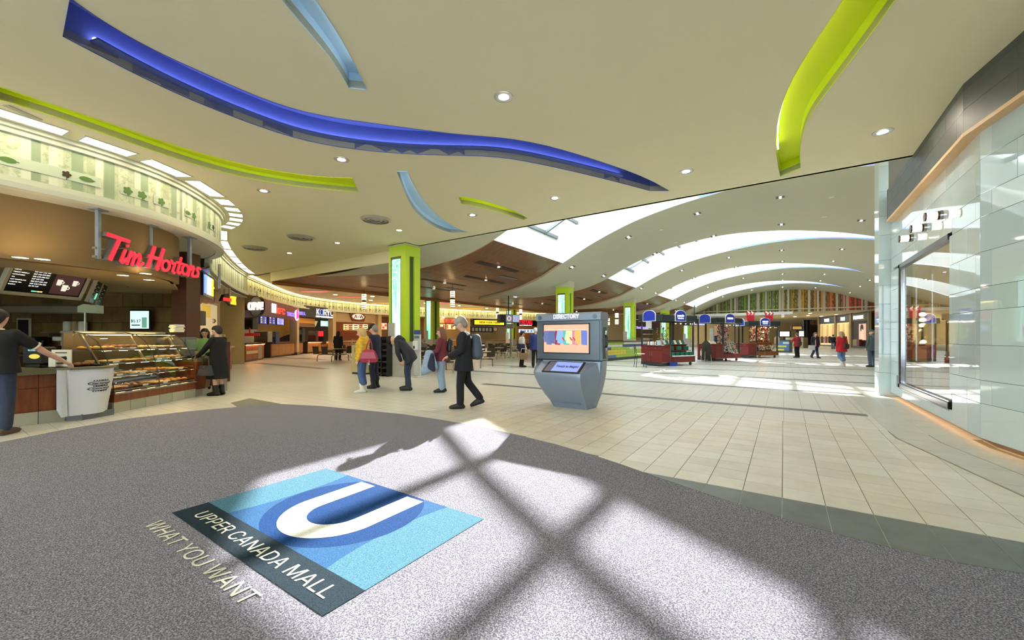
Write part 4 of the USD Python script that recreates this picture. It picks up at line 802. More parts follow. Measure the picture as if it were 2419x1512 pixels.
for r, (z, inset) in enumerate(shelfz):
    for c in range(4):
        yc = CY0 + .27 + c * .5; kind = rowk[r][c]; nm, lab, m = pp[kind]; mt = crust[(r + c) % 3]
        tr = thing('baking_tray', f'wire baking tray, {("lowest", "second", "third", "top")[r]} shelf, {("leftmost", "second", "third", "rightmost")[c]} in the pastry case', 'tray')
        xm = fx(yc) - inset - .3; part(tr, 'tray', cm(box(xm - .25, xm + .25, yc - .21, yc + .21, z - .008, z)), dark); part(tr, 'rim', cm(cat([tube([(xm - .25, y, z + .03), (xm + .25, y, z + .03)], .004, 4) for y in (yc - .21, yc + .21)] + [cyl((xm + .25, yc - .21, z + .03), (xm + .25, yc + .21, z + .03), .004, 4)])), steel)
        part(tr, 'price_card', cm(box(xm + .252, xm + .258, yc - .06, yc + .06, z, z + .04)), M('card_red', (150, 50, 50), .5) if (r + c) % 3 == 0 else paper)
        for a in range(3):
            for b in range(3):
                p = W(xm + .16 - a * .15 + pr.uniform(-.012, .012), yc - .13 + b * .13 + pr.uniform(-.01, .01)); pos_ = ('front', 'middle', 'back')[a] + ' ' + ('left', 'centre', 'right')[b]; lab2 = f'{lab}, {pos_}, {("lowest", "second", "third", "top")[r]} shelf, {("leftmost", "second", "third", "rightmost")[c]} tray'
                key = (kind, (r + c) % 3)
                if key not in first:
                    first[key] = t = thing(nm, lab2, nm, f'baked goods on tray {r * 4 + c + 1}', (*p, z + .001), pr.uniform(0, 90)); part(t, 'crust', m, mt, smooth=True)
                    if kind == 0: part(t, 'icing', lathe([(.04 + .02 * math.cos(q_), .0245 + .0225 * math.sin(q_)) for q_ in np.linspace(.35, 2.8, 7)], 14), crust[2], smooth=True)
                    if kind == 2: part(t, 'paper_cup', cyl((0, 0, -.0), (0, 0, .04), .033, 10, .043), paper)
                    if kind == 1: part(t, 'sugar_top', ball((0, 0, .04), (.044, .03, .024), 2), crust[2], smooth=True)
                else: dup(first[key], (*p, z + .001), pr.uniform(0, 90), lab2, f'baked goods on tray {r * 4 + c + 1}')
t = thing('napkin_stack', 'untidy stack of white paper bags on top of the pastry case', 'paper stack', None, (*at(418, 9.3), 1.52)); part(t, 'paper', cat([rz(rbox(-.14, .14, -.1, .1, i * .035, i * .035 + .033, .01), a) for i, a in enumerate((0, 8, -6, 12, 3))]), paper)
# end piece of the counter
ec = thing('counter_end', 'angled timber end of the coffee counter where the woman in black pays', 'counter')
EP = [(-7.42, 9.47), (-7.32, 9.75), (-7.5, 10.15), (-8.3, 10.45), (-8.5, 9.5)]
part(ec, 'body', cm(hull([(x, y, .82) for x, y in EP] + [(-8 + (x + 8) * .78, 9.9 + (y - 9.9) * .85, .16) for x, y in EP])), woodb); part(ec, 'top', cm(prism(EP, .82, .9)), granite); part(ec, 'base', cm(prism([(-8 + (x + 8) * .7, 9.9 + (y - 9.9) * .8) for x, y in EP], 0, .16)), plinth[0])
t = thing('steel_bin', 'pale steel panel standing beside the counter end', 'panel'); part(t, 'panel', cm(rbox(-7.62, -7.5, 10.2, 10.6, 0, .72, .01)), steel)
t = thing('cash_register', 'grey till on the counter end by the cashier', 'till', None, (*W(-7.95, 9.75), .9), 34); part(t, 'body', rbox(-.16, .16, -.2, .2, 0, .5, .02), M('till_grey', (104, 104, 108), .4)); part(t, 'screen', rbox(.16, .18, -.15, .15, .2, .45, .005), M('till_green', (130, 150, 120), .4)); part(t, 'keypad', rbox(.18, .32, -.14, .14, .02, .06, .01), dark)
t = thing('card_reader', 'small steel card reader on the counter end', 'card reader', None, (*W(-7.62, 9.75), .9), 34); part(t, 'body', hull([(-.06, -.05, 0), (.06, -.05, 0), (-.06, .05, 0), (.06, .05, 0), (-.05, .03, .16), (.05, .03, .16), (.05, .05, .16), (-.05, .05, .16)]), dark); part(t, 'face', rbox(-.05, .05, -.04, -.02, .05, .17, .005), steel)
# till, notices and bread on the left counter
t = thing('till_screen', 'black till with a lit oval badge facing the counter man', 'till', None, (*at(92, 6.85), .9), 34); part(t, 'body', rbox(-.17, .17, -.1, .12, .05, .34, .02), dark); part(t, 'foot', rbox(-.12, .12, -.1, .12, 0, .05, .01), dark); part(t, 'badge', fr(prism(sa.scale(sg.Point(0, 0).buffer(.05), 1.8, .8), 0, .006), (.05, -.105, .18), (1, 0, 0), (0, 0, 1), (0, -1, 0)), M('badge_yellow', (226, 206, 90), .4, emit=.3)); part(t, 'readout', box(-.06, .1, -.106, -.1, .27, .3), M('readout_blue', (70, 180, 190), .4, emit=.8))
t = thing('notice_frame', 'white counter notice with a small group picture', 'sign', None, (*at(146, 6.85), .9), 34); part(t, 'board', rbox(-.17, .17, -.01, .01, 0, .29, .004), paper); part(t, 'picture', cat([fr(prism(sg.box(-.012, 0, .012, .05).union(sg.Point(0, .06).buffer(.013)).union(sg.box(-.018, .02, .018, .048)), 0, .002), (x, -.0105, .1 + abs(x) * .1), (1, 0, 0), (0, 0, 1), (0, -1, 0)) for x in (-.07, -.045, -.02, .005, .03, .055, .08)]), ink); part(t, 'print_line', cat([box(-.1, .1, -.0125, -.0105, z, z + .008) for z in (.24, .225, .06, .05)]), ink)
t = thing('card_holder', 'small blank white card stand in front of the counter notice', 'sign', None, (*at(123, 6.75), .9), 34); part(t, 'card', rbox(-.06, .06, -.005, .005, 0, .16, .003), paper); part(t, 'foot', rbox(-.06, .06, -.03, .03, 0, .01, .003), cg)
for i, (px, Y) in enumerate(((182, 6.95), (200, 7.05), (214, 7.15))):
    t = thing('bread_roll', ('leftmost', 'middle', 'rightmost')[i] + ' of three brown rolls on the counter beside the glass case', 'bread roll', None, (*at(px, Y), .9)); part(t, 'crust', ball((0, 0, .035), (.07, .055, .036)), crust[1], smooth=True); part(t, 'wrap', ball((0, 0, .03), (.045, .058, .03)), paper)
# hanging script sign
red = M('sign_red', (236, 40, 62), .3, emit=.75, ecol=(240, 30, 56)); retm = M('sign_return', (128, 122, 112), .4, .3)
STROKES = {'T': [[(0, 1.95), (1.75, 1.8)], [(.95, 1.82), (.5, 0)]], 'i': [[(1.5, 1), (1.3, .16), (1.45, .02), (1.7, .35)], [(1.62, 1.42), (1.63, 1.43)]], 'm': [[(1.95, 1), (1.8, 0)], [(1.85, .5), (2.2, .98), (2.32, .82), (2.2, 0)], [(2.26, .5), (2.62, .98), (2.75, .8), (2.65, .12), (2.8, .02), (3.05, .3)]],
           'H': [[(3.85, 1.95), (3.5, 0)], [(4.7, 1.95), (4.35, .1), (4.5, 0)], [(3.4, 1.0), (4.75, .95)]], 'o': [[(5.12 + .36 * math.cos(a), .5 + .46 * math.sin(a)) for a in np.linspace(0, 6.28, 17)]], 'r': [[(5.62, 1.05), (5.72, .82), (6.0, .86), (5.85, .14), (6.02, 0)]],
           't': [[(6.55, 1.5), (6.35, .14), (6.55, .02), (6.72, .2)], [(6.2, 1.02), (6.9, .98)]], 'o2': [[(7.15 + .34 * math.cos(a), .5 + .46 * math.sin(a)) for a in np.linspace(0, 6.28, 17)]], 'n': [[(7.66, 1), (7.52, 0)], [(7.58, .5), (7.95, .98), (8.05, .78), (7.95, .1), (8.1, 0)]], 's': [[(8.8, .88), (8.55, .97), (8.42, .75), (8.66, .42), (8.55, .06), (8.25, .06)]]}
sg_ = thing('hanging_sign', 'red lit script sign reading Tim Hortons hanging over the coffee counter', 'sign')
for i, (ch, st) in enumerate(STROKES.items()):
    poly = unary_union([sg.LineString(s).buffer(.105 if ch not in 'TH' else .14, cap_style=2 if ch in 'TH' else 1, join_style=1) for s in st]); poly = sa.affine_transform(poly, [.265, .04, 0, .245, 0, 0])
    pl = lambda m, o=0: cm(fr(m, (-7.52 + o, 7.38, 2.84), (-.02, 1, 0), (0, 0, 1), (1, .02, 0)))
    L = part(sg_, 'letter', pl(prism(poly, 0, .02)), red); part(sg_, 'letter_return', pl(prism(poly.buffer(.008), -.14, 0)), retm)
part(sg_, 'carrier_rail', cm(cat([box(-7.68, -7.62, 7.35, 9.8, 2.86, 2.9), box(-7.68, -7.62, 7.35, 9.8, 3.02, 3.06)])), steel)
for px in (233, 356, 449):
    Y = -7.62 * FPX / (px - CX); part(sg_, 'post', cm(box(-7.66, -7.6, Y - .03, Y + .03, 2.85, 3.76)), M('post_grey', (150, 160, 168), .4, .3)); part(sg_, 'post_plate', cm(box(-7.73, -7.53, Y - .1, Y + .1, 3.74, 3.76)), M('post_grey', (150, 160, 168), .4, .3))
# ================================================================ FOOD COURT
def fdepth(px, pl=None):
    pl = FC_CURVE if pl is None else pl
    return fwd(on_curve(pl, s_of_px(pl, px))[0])
def sp(px0, px1, py0, py1, off, th=.06, Y=None):
    """box panel spanning pixels, standing OFF metres behind the frieze: returns mesh maker for points on it too"""
    Y0, Y1 = (fdepth(px0) + off, fdepth(px1) + off) if Y is None else (Y if np.ndim(Y) else (Y, Y)); P0, P1 = at(px0, Y0), at(px1, Y1); d = P1 - P0; L = np.linalg.norm(d); d = d / L; n = np.array([d[1], -d[0]]); Ym = (Y0 + Y1) / 2
    z1, z0 = zat(py0, Ym), zat(py1, Ym) if py1 is not None else 0.0
    F = lambda m, o=0.0: fr(m, (P0[0] + n[0] * o, P0[1] + n[1] * o, z0), (d[0], d[1], 0), (0, 0, 1), (n[0], n[1], 0))
    return F(box(0, L, 0, z1 - z0, -th, 0)), F, L, z1 - z0
def at_px(px0, px1, off, px, Y=None):
    Y0, Y1 = (fdepth(px0) + off, fdepth(px1) + off) if Y is None else Y; X0, X1, k = (px0 - CX) / FPX * Y0, (px1 - CX) / FPX * Y1, (px - CX) / FPX
    return (k * Y0 - X0) / ((X1 - X0) - k * (Y1 - Y0))
def emis(rgb, e, nm=None): return M(nm or 'lit_%d_%d_%d_%d' % (*rgb, int(e * 10)), rgb, .5, emit=e)
def sign_text(t, s, F, L, H, mt, dep=.06, name='lettering', x0=0, x1=1, y0=0, y1=1, bold=True):
    m = text(s, 1.0, dep, bold, center=False); b = m.bounds; m.apply_translation([-b[0][0], -b[0][1], 0]); m.apply_scale([(x1 - x0) * L / (b[1][0] - b[0][0]), (y1 - y0) * H / (b[1][1] - b[0][1]), 1]); m.apply_translation([x0 * L, y0 * H, .0]); part(t, name, F(m), mt)
# shop ceiling and rear walls behind the frieze
ring_in = [tuple(p) for p in offs(FC_CURVE, 7.0)]; ring0 = [tuple(p) for p in offs(FC_CURVE, .1)]
struct('ceiling_shops', 'low ceiling of the food shops', 'ceiling', prism(sg.Polygon(ring0 + ring_in[::-1]).buffer(0), 3.78, 3.86), M('shops_ceiling', (176, 152, 104), .8))
struct('ceiling_second_shop', 'low ceiling of the second food shop', 'ceiling', cm(prism([(-9.1, 12.1), (-10.2, 13.6), (-11.24, 15.37), (-11.95, 16.7), (-13.1, 19.0), (-14.1, 21.4), (-21, 21.4), (-21, 12.35), (-9.4, 12.35)], 3.5, 3.55)), soffm)
for i, s in enumerate(np.arange(1.5, SF - 1, 2.1)):
    p, e = on_curve(FC_CURVE, s); n = np.array([-e[1], e[0]]); q = p + n * 2.0
    t = thing('shop_lamp', f'warm round lamp in the food shop ceiling, {NTH[i]} from the left', 'ceiling light', 'lamps of the food shops', (*q, 3.78)); part(t, 'lamp', lathe([(.13, -.006), (.001, -.01)], 16), M('shops_glow', (255, 226, 180), emit=60, ecol=(255, 220, 170))); part(t, 'trim_ring', lathe([(.16, -.004), (.13, -.008), (.13, 0)], 16), moldm)
WALLS = [(578, 612, (206, 196, 160), 'pale'), (608, 705, (190, 150, 52), 'mustard'), (705, 792, (46, 40, 38), 'black'), (790, 900, (150, 78, 40), 'terracotta'), (896, 1004, (120, 84, 60), 'brown'), (1000, 1112, (196, 166, 118), 'tan'), (1108, 1215, (150, 140, 112), 'grey'), (1212, 1330, (170, 110, 60), 'orange')]
for a, b, c, nm in WALLS:
    m, F, L, H = sp(a, b, 735, None, 5.0, .1); struct('wall_food_shop', f'{nm} rear wall of a food shop in the food court', 'wall', m, M('foodwall_' + nm, c, .6))
for px, py1 in ((576, None), (705, None), (791, None), (898, None), (1108, None), (1218, None)):
    P_, e = on_curve(FC_CURVE, s_of_px(FC_CURVE, px)); n = np.array([-e[1], e[0]]); F = lambda m: fr(m, (*P_, 0), (e[0], e[1], 0), (n[0], n[1], 0), (0, 0, 1))
    w = .2
    t = struct('pilaster', f'tan pilaster between food shops at the {"start" if px == 576 else "middle" if px < 900 else "far side"} of the frieze', 'pilaster'); part(t, 'shaft', F(rbox(-w, w, .02, .6, .0, 4.0 if px > 576 else 4.7, .02)), M('pilaster_tan', (190, 166, 120), .7)); part(t, 'base', F(rbox(-w - .03, w + .03, -.01, .62, 0, .22, .01)), M('pilaster_base', (84, 78, 62), .5))
def counter(lab, a, b, top, off, mt, topm, lit=False, base=None):
    m, F, L, H = sp(a, b, top, None, off, .7); t = thing('food_counter', lab, 'counter'); z = 1.06
    n = max(2, int(L / 1.1))
    for i in range(n): part(t, 'front_panel', F(rbox(i * L / n + .01, (i + 1) * L / n - .01, .12, z - .12, -.06, 0, .008)), mt)
    part(t, 'core', F(box(0, L, .1, z - .08, -.7, -.05)), M('counter_core', (70, 50, 36), .6)); part(t, 'kick', F(box(0, L, 0, .12, -.65, -.06)), dark); part(t, 'top', F(rbox(-.03, L + .03, z - .08, z, -.75, .08, .01)), topm)
    if lit: part(t, 'under_light', F(box(.05, L - .05, z - .1, z - .083, .01, .05)), M('counter_glow', (255, 170, 110), emit=16, ecol=(255, 160, 96)))
    return t, F, L
woodo = M('counter_oak', (160, 108, 56), .45, noise=(3, .12)); woodr = M('counter_redwood', (150, 84, 46), .45)
# first shop: wraps, with a round silver hanging sign
t, F, L = counter('red timber counter with a black top and a lit edge under the round silver sign', 580, 624, 826, .9, woodr, M('counter_black', (38, 40, 46), .3), True)
part(t, 'pale_band', F(box(.1, L * .62, .45, .62, 0, .02)), M('band_cream', (220, 204, 160), .5)); part(t, 'steel_panel', F(box(L * .62, L * .84, .1, .95, .0, .03)), steel)
def ob(name, lab, px, py0, py1, off, w, mt, cat_=None, Y=None):
    Y = fdepth(px) + off if Y is None else Y; p = at(px, Y); t = thing(name, lab, cat_ or name.replace('_', ' '), None, (*p, zat(py1, Y)), 34); return t, zat(py0, Y) - zat(py1, Y)
Y = fdepth(603) - .6; p = at(607, Y)
t = thing('disc_sign', 'round brushed silver hanging sign reading OPA!', 'sign', None, (*p, zat(724, Y)), 8)
part(t, 'disc', fr(cyl((0, 0, -.06), (0, 0, .06), .56, 32), (0, 0, 0), (1, 0, 0), (0, 0, 1), (0, -1, 0)), M('disc_silver', (140, 140, 138), .35, .25)); part(t, 'rim', fr(lathe([(.56, -.08), (.6, -.08), (.6, .08), (.56, .08), (.56, -.08)], 32), (0, 0, 0), (1, 0, 0), (0, 0, 1), (0, -1, 0)), dark)
m = text('OPA!', .42, .1, True); part(t, 'lettering', fr(m, (.14, -.12, -.2), (1, 0, 0), (0, 0, 1), (0, -1, 0)), emis((250, 250, 250), .5, 'sign_white')); part(t, 'bracket', cyl((0, 0, .5), (0, 0, 3.95 - zat(724, Y)), .03), steel)
# second: dark red header, three menu boards, mustard wall
m, F, L, H = sp(609, 703, 716, 752, .2, .1); t = thing('shop_header', 'dark red shop header with lit red and violet lettering', 'sign'); part(t, 'board', m, M('header_maroon', (112, 28, 22), .5))
sign_text(t, 'KFC', F, L, H, emis((255, 70, 60), 1.2), x0=.63, x1=.8, y0=.34, y1=.66) if 0 else None
q_ = lambda px: at_px(609, 703, .2, px)
for s, x0, x1, y0, y1, c in (('KFC', 652, 672, .26, .66, (255, 60, 50)), ('TACO', 677, 695, .24, .52, (140, 110, 255))): sign_text(t, s, F, L, H, emis(c, .9), x0=q_(x0), x1=q_(x1), y0=y0, y1=y1)
part(t, 'lit_box', F(rbox(L * q_(641), L * q_(649), H * .26, H * .84, 0, .1, .02)), emis((236, 232, 240), .7)); part(t, 'lit_box_edge', F(rbox(L * q_(649), L * q_(650.5), H * .26, H * .84, 0, .1, .005)), emis((230, 60, 60), .6))
b = sa.translate(sa.scale(sg.Point(0, 0).buffer(1, 24), L * .06, H * .4), L * q_(700), H * .4); part(t, 'bell_plate', F(prism(b, .0, .08)), emis((236, 226, 250), .7)); part(t, 'bell_mark', F(prism(sa.translate(sg.Polygon([(-.3, -.35), (.35, -.2), (.25, .1), (.05, .45), (-.15, .4), (-.28, .1)]), L * q_(700), H * .42), .08, .1)), emis((220, 60, 150), .8))
for i, (a, b_, y0, y1, c) in enumerate(((613, 631, 747, 765, (70, 76, 150)), (634, 651, 748, 766, (66, 70, 140)), (653, 671, 749, 767, (150, 150, 250)))):
    m, F, L, H = sp(a, b_, y0, y1, 2.2, .08); t = thing('menu_board', ('left', 'middle', 'right')[i] + ' lit blue menu panel under the dark red header', 'menu board'); part(t, 'panel', m, emis(c, .7)); part(t, 'frame', F(cat([box(-.03, 0, -.03, H + .03, -.05, .03), box(L, L + .03, -.03, H + .03, -.05, .03), box(0, L, H, H + .03, -.05, .03), box(0, L, -.03, 0, -.05, .03)])), dark)
    rr2 = random.Random(i); 
    for k in range(6): part(t, 'food_print', F(prism(sa.translate(sa.scale(sg.Point(0, 0).buffer(.07, 6), 1.3, .8), L * (.25 + .5 * (k % 2)), H * (.2 + .3 * (k // 2))), 0, .01)), emis(((236, 210, 150), (240, 240, 236), (220, 180, 110))[k % 3], .8))
counter('long oak counter under the dark red header', 641, 716, 808, 1.0, woodo, M('counter_top_dark', (66, 52, 42), .4))
m, F, L, H = sp(656, 700, 785, 806, 3.0, .1); t = thing('curved_splashback', 'dark tiled splashback with a wavy red top behind the oak counter', 'splashback')
q = [(0, 0)] + [(L * i / 16, H * (.55 + .4 * math.sin(i / 16 * 2.2 - .6))) for i in range(17)] + [(L, 0)]; part(t, 'board', F(prism(q, -.08, 0)), M('splash_dark', (44, 34, 40), .4)); part(t, 'red_cap', F(cat([cyl((*q[i], .0), (*q[i + 1], .0), .04, 6) for i in range(1, 17)])), M('splash_red', (140, 40, 34), .4))
# drinks machines and equipment along the counters
def machine(lab, px, py0, py1, off, w, mt, face=None, fm=None):
    t, h = ob('drinks_machine', lab, px, py0, py1, off, w, mt, 'machine'); part(t, 'cabinet', rbox(-w / 2, w / 2, -.25, .25, 0, h, .02), mt); part(t, 'front_panel', rbox(-w / 2 + .05, w / 2 - .05, -.28, -.24, h * .55, h * .92, .01), fm or steel); part(t, 'tray', rbox(-w / 2 + .05, w / 2 - .05, -.34, -.24, h * .05, h * .1, .01), dark); return t
machine('black drinks machine with a steel front at the right of the oak counter', 703, 776, 808, 1.4, 1.0, dark)
machine('blue and black drinks machine at the left of the oak counter', 644, 784, 812, 1.2, .7, M('machine_blue', (40, 50, 110), .4))
machine('steel food warmer at the far left of the oak counter', 622, 783, 808, 1.3, .9, steel, None, M('warmer_glass', (120, 124, 120), .2))
machine('black drinks machine with a bright red lit top in the black shop', 758, 780, 812, 1.2, .8, dark, None, emis((240, 40, 50), 1.0))
machine('dark drinks machine with a brown front beside the black shop pier', 740, 781, 806, 1.2, .7, M('machine_brown', (86, 44, 36), .4))
t, h = ob('soft_drink_sign', 'small red hanging sign board behind the round silver sign', 590, 787, 794, 2.0, .9, None, 'sign'); part(t, 'board', rbox(-.6, .6, -.03, .03, 0, h, .01), M('board_red', (176, 40, 36), .5, emit=.15)); part(t, 'post', cyl((0, 0, h), (0, 0, h + .3), .04), M('board_red', (176, 40, 36), .5, emit=.15))
t, h = ob('wall_oven', 'black wall oven beside the round silver sign', 586, 750, 778, 3.0, .7, None, 'oven'); part(t, 'cabinet', rbox(-.45, .45, -.25, .25, 0, h, .02), dark); part(t, 'door', rbox(-.38, .38, -.28, -.24, h * .2, h * .85, .01), black)
# third: black header, white letters
m, F, L, H = sp(706, 790, 725, 751, .2, .1); t = thing('shop_header', 'black shop header with pale letters reading KORYO', 'sign'); part(t, 'board', m, M('header_black', (22, 20, 20), .4))
q_ = lambda px: at_px(706, 790, .2, px)
sign_text(t, 'BELL', F, L, H, emis((140, 110, 255), .9), x0=q_(706.5), x1=q_(721), y0=.14, y1=.42)
for ch, x0, x1, c in (('K', 747, 754, (225, 225, 230)), ('O', 755, 763, (120, 140, 230)), ('R', 764, 771, (225, 225, 230)), ('Y', 771, 779, (225, 225, 230)), ('O', 780, 786.5, (225, 225, 230))): sign_text(t, ch, F, L, H, emis(c, .55), x0=q_(x0), x1=q_(x1), y0=.28, y1=.84, bold=False)
part(t, 'light_bar', F(rbox(L * q_(746), L * q_(784), H * .06, H * .2, 0, .1, .01)), emis((220, 235, 255), 1.2)); part(t, 'stripe', F(cat([box(L * .4, L * .49, H * a, H * (a + .05), 0, .03) for a in (.34, .56, .76)])), M('stripe_grey', (70, 70, 74), .5))
m, F, L, H = sp(757, 776, 758, 771, 1.8, .1); t = thing('menu_screen', 'bright turquoise screen in the black shop', 'screen'); part(t, 'bezel', F(rbox(-.08, L + .08, -.08, H + .08, -.1, 0, .02)), black); part(t, 'display', F(box(0, L, 0, H, 0, .01)), emis((130, 220, 240), 1.0)); part(t, 'white_field', F(box(L * .1, L * .75, H * .12, H * .8, .01, .02)), emis((210, 230, 240), .9))
m, F, L, H = sp(706, 744, 752, 764, .9, .1); t = thing('valance', 'orange timber valance beside the turquoise screen', 'valance'); part(t, 'board', m, M('valance_orange', (214, 140, 54), .5, emit=.12)); part(t, 'slat', F(cat([box(0, L, -.3, -.02, -.05, 0)])), M('valance_slat', (140, 100, 60), .6))
m, F, L, H = sp(733, 751, 758, 772, 1.5, .06); t = thing('green_notice', 'pale green stepped notice board in the black shop', 'notice'); part(t, 'board', F(prism([(0, 0), (L * .6, 0), (L * .75, H * .2), (L, H), (L * .55, H), (L * .5, H * .45), (0, H * .45)], -.05, 0)), M('notice_green', (206, 226, 176), .5, emit=.2)); part(t, 'mark', F(prism(sg.Point(L * .2, H * .22).buffer(.09, 8), 0, .01)), dark)
counter('timber counter with two lit alcoves in the black shop', 727, 776, 806, 1.0, woodo, M('counter_top_dark', (66, 52, 42), .4), True)
# fourth: brown hexagon sign with an oval
m, F, L, H = sp(792, 896, 742, 762, .4, .1); struct('wall_shop_front', 'tan wall over the root beer shop', 'wall', m, M('front_tan', (186, 160, 112), .7))
m, F, L, H = sp(826, 862, 739, 757, .1, .1); t = thing('hexagon_sign', 'brown six sided sign with a lit oval reading A and W', 'sign'); part(t, 'board', F(prism([(-L * .05, H * 1.02), (L * .1, H * .05), (L * .16, -.05), (L * .9, -.1), (L * 1.02, H * .5), (L * .85, H * .95), (L * .3, H * 1.05)], 0, .1)), M('hex_brown', (104, 50, 26), .5))
o = sa.translate(sa.scale(sg.Point(0, 0).buffer(1, 32), L * .4, H * .38), L * .5, H * .48); part(t, 'oval_rim', F(prism(o, .1, .14)), emis((240, 130, 50), .8)); part(t, 'oval', F(prism(sa.scale(o, .9, .86), .14, .17)), emis((250, 240, 205), 1.1))
sign_text(t, 'A', F, L, H, M('letter_brown', (60, 30, 20), .5), .2, x0=.2, x1=.42, y0=.26, y1=.7); sign_text(t, '&', F, L, H, emis((240, 110, 30), .6), .2, x0=.43, x1=.55, y0=.3, y1=.66); sign_text(t, 'W', F, L, H, M('letter_brown', (60, 30, 20), .5), .2, x0=.55, x1=.82, y0=.26, y1=.7)
for i, (a, b_, c) in enumerate(((812, 821, (255, 220, 140)), (822, 834, (196, 150, 110)), (834, 847, (255, 240, 180)), (847, 858, (190, 130, 90)), (858, 869, (240, 240, 170)))):
    m, F, L, H = sp(a + .3, b_ - .3, 766, 780, 3.6, .06); t = thing('menu_board', ('first', 'second', 'third', 'fourth', 'fifth')[i] + ' from left of the lit menu panels in the root beer shop', 'menu board'); part(t, 'panel', m, emis(c, .9)); part(t, 'food_print', F(cat([box(L * .15, L * .85, H * (.1 + .3 * k), H * (.25 + .3 * k), 0, .01) for k in range(3)])), M('print_brown', (120, 60, 40), .5))
counter('terracotta counter of the root beer shop', 800, 894, 790, 1.2, M('counter_terracotta', (150, 90, 50), .5), M('counter_pale', (206, 190, 150), .4))
m, F, L, H = sp(880, 914, 763, 778, 3.4, .06); t = thing('menu_board', 'lit red and white picture panel left of the nearest column', 'menu board'); part(t, 'panel', m, emis((230, 170, 140), .9)); part(t, 'food_print', F(cat([prism(sg.Point(L * (.1 + .16 * k), H * (.3 + .35 * (k % 2))).buffer(H * .2, 6), 0, .012) for k in range(6)])), emis((210, 60, 44), .8))
# right of the column: red script shop, yellow sign, red brush sign
m, F, L, H = sp(1006, 1106, 750, 764, .5, .1); struct('wall_shop_front', 'tan wall with a row of scalloped lamps over the red script sign', 'wall', m, M('front_tan', (186, 160, 112), .7))
for i, px in enumerate((1018, 1033, 1048, 1078, 1092)):
    t, h = ob('wall_washer', ('first', 'second', 'third', 'fourth', 'fifth')[i] + ' small lamp washing the tan wall around the red script sign', px, 750, 751, -.1, .2, None, 'lamp'); part(t, 'lamp', ball((0, 0, 0), (.12, .12, .05), 1), M('washer_glow', (255, 232, 190), emit=30, ecol=(255, 226, 180))); part(t, 'arm', cyl((0, 0, 0), (0, .4, .05), .02, 6), dark)
m, F, L, H = sp(1050, 1073, 750, 763, .3, .04); t = thing('script_sign', 'red lit script sign over the tan food shop', 'sign'); part(t, 'rail', F(box(0, L * 1.1, -.12, -.05, 0, .08)), dark)
for s, x0, x1, y0, y1 in (('L', .0, .2, .0, 1.0), ('i', .27, .33, .05, .55), ('c', .38, .52, .05, .45), ('k', .56, .74, .05, .75), ("'", .78, .82, .5, .7), ('s', .84, .98, .05, .42)): sign_text(t, s, F, L, H, red, x0=x0, x1=x1, y0=y0, y1=y1, name='letter')
for i, (a, b_) in enumerate(((1007, 1028), (1030, 1052), (1054, 1076))):
    m, F, L, H = sp(a, b_, 766, 778, 3.2, .08); t = thing('menu_board', ('left', 'middle', 'right')[i] + ' lit picture menu under the red script sign', 'menu board'); part(t, 'panel', m, emis((236, 190, 120), .9)); part(t, 'frame', F(cat([box(-.05, 0, 0, H, 0, .02), box(L, L + .05, 0, H, 0, .02)])), dark)
    for k in range(4): part(t, 'food_print', F(box(L * (.04 + .24 * k), L * (.2 + .24 * k), H * .1, H * .9, 0, .015)), emis(((190, 50, 40), (250, 220, 150), (200, 90, 50), (250, 230, 190))[(k + i) % 4], .7))
counter('pale oak counter of the shop with the red script sign', 1006, 1106, 789, 1.2, woodo, M('counter_pale', (206, 190, 150), .4))
m, F, L, H = sp(1122, 1191, 757, 767, .2, .12); t = thing('yellow_sign', 'yellow lit sign reading NEW YORK FRIES', 'sign'); part(t, 'box', m, emis((250, 206, 40), .9)); sign_text(t, 'NEW YORK FRIES', F, L, H, M('letter_dark', (90, 40, 20), .5), .03, x0=.15, x1=.85, y0=.26, y1=.74)
m, F, L, H = sp(1117, 1196, 752, 770, .36, .1); part(t, 'back_board', m, M('header_black', (22, 20, 20), .4))
m, F, L, H = sp(1110, 1165, 772, 785, 3.4, .08); t = thing('menu_board', 'dark menu panel under the yellow sign', 'menu board'); part(t, 'panel', m, dark); part(t, 'print_line', F(cat([box(L * (.08 + .15 * k), L * (.18 + .15 * k), H * .2, H * .8, 0, .01) for k in range(6)])), M('print_grey', (120, 120, 116), .5, emit=.25))
t, h = ob('wall_clock', 'round clock on the wall under the yellow sign', 1170, 773, 783, 4.4, .5, None, 'clock'); part(t, 'rim', fr(cyl((0, 0, -.03), (0, 0, .03), .3, 24), (0, 0, .3), (1, 0, 0), (0, 0, 1), (0, -1, 0)), dark); part(t, 'face', fr(cyl((0, 0, .03), (0, 0, .04), .25, 24), (0, 0, .3), (1, 0, 0), (0, 0, 1), (0, -1, 0)), paper); part(t, 'hand', box(-.015, .015, -.06, -.045, .3, .48), ink)
counter('grey counter of the shop with the yellow sign', 1112, 1214, 789, 1.2, M('counter_grey', (120, 116, 100), .5), woodo)
m, F, L, H = sp(1222, 1300, 752, 771, .3, .1); t = thing('shop_header', 'black header with red brush letters reading TERIYAKI EXPERIENCE', 'sign'); part(t, 'board', m, M('header_black', (22, 20, 20), .4)); sign_text(t, 'TERIYAKI', F, L, H, red, x0=.03, x1=.44, y0=.22, y1=.8); sign_text(t, 'EXPERIENCE', F, L, H, wht, .04, x0=.06, x1=.42, y0=.04, y1=.16)
m, F, L, H = sp(1226, 1262, 778, 786, 3.0, .08); t = thing('menu_board', 'bright blue and white menu panel under the red brush letters', 'menu board'); part(t, 'panel', m, emis((190, 214, 240), 1.0)); part(t, 'food_print', F(cat([box(L * (.08 + .22 * k), L * (.22 + .22 * k), H * .2, H * .8, 0, .01) for k in range(4)])), emis((120, 140, 190), .6))
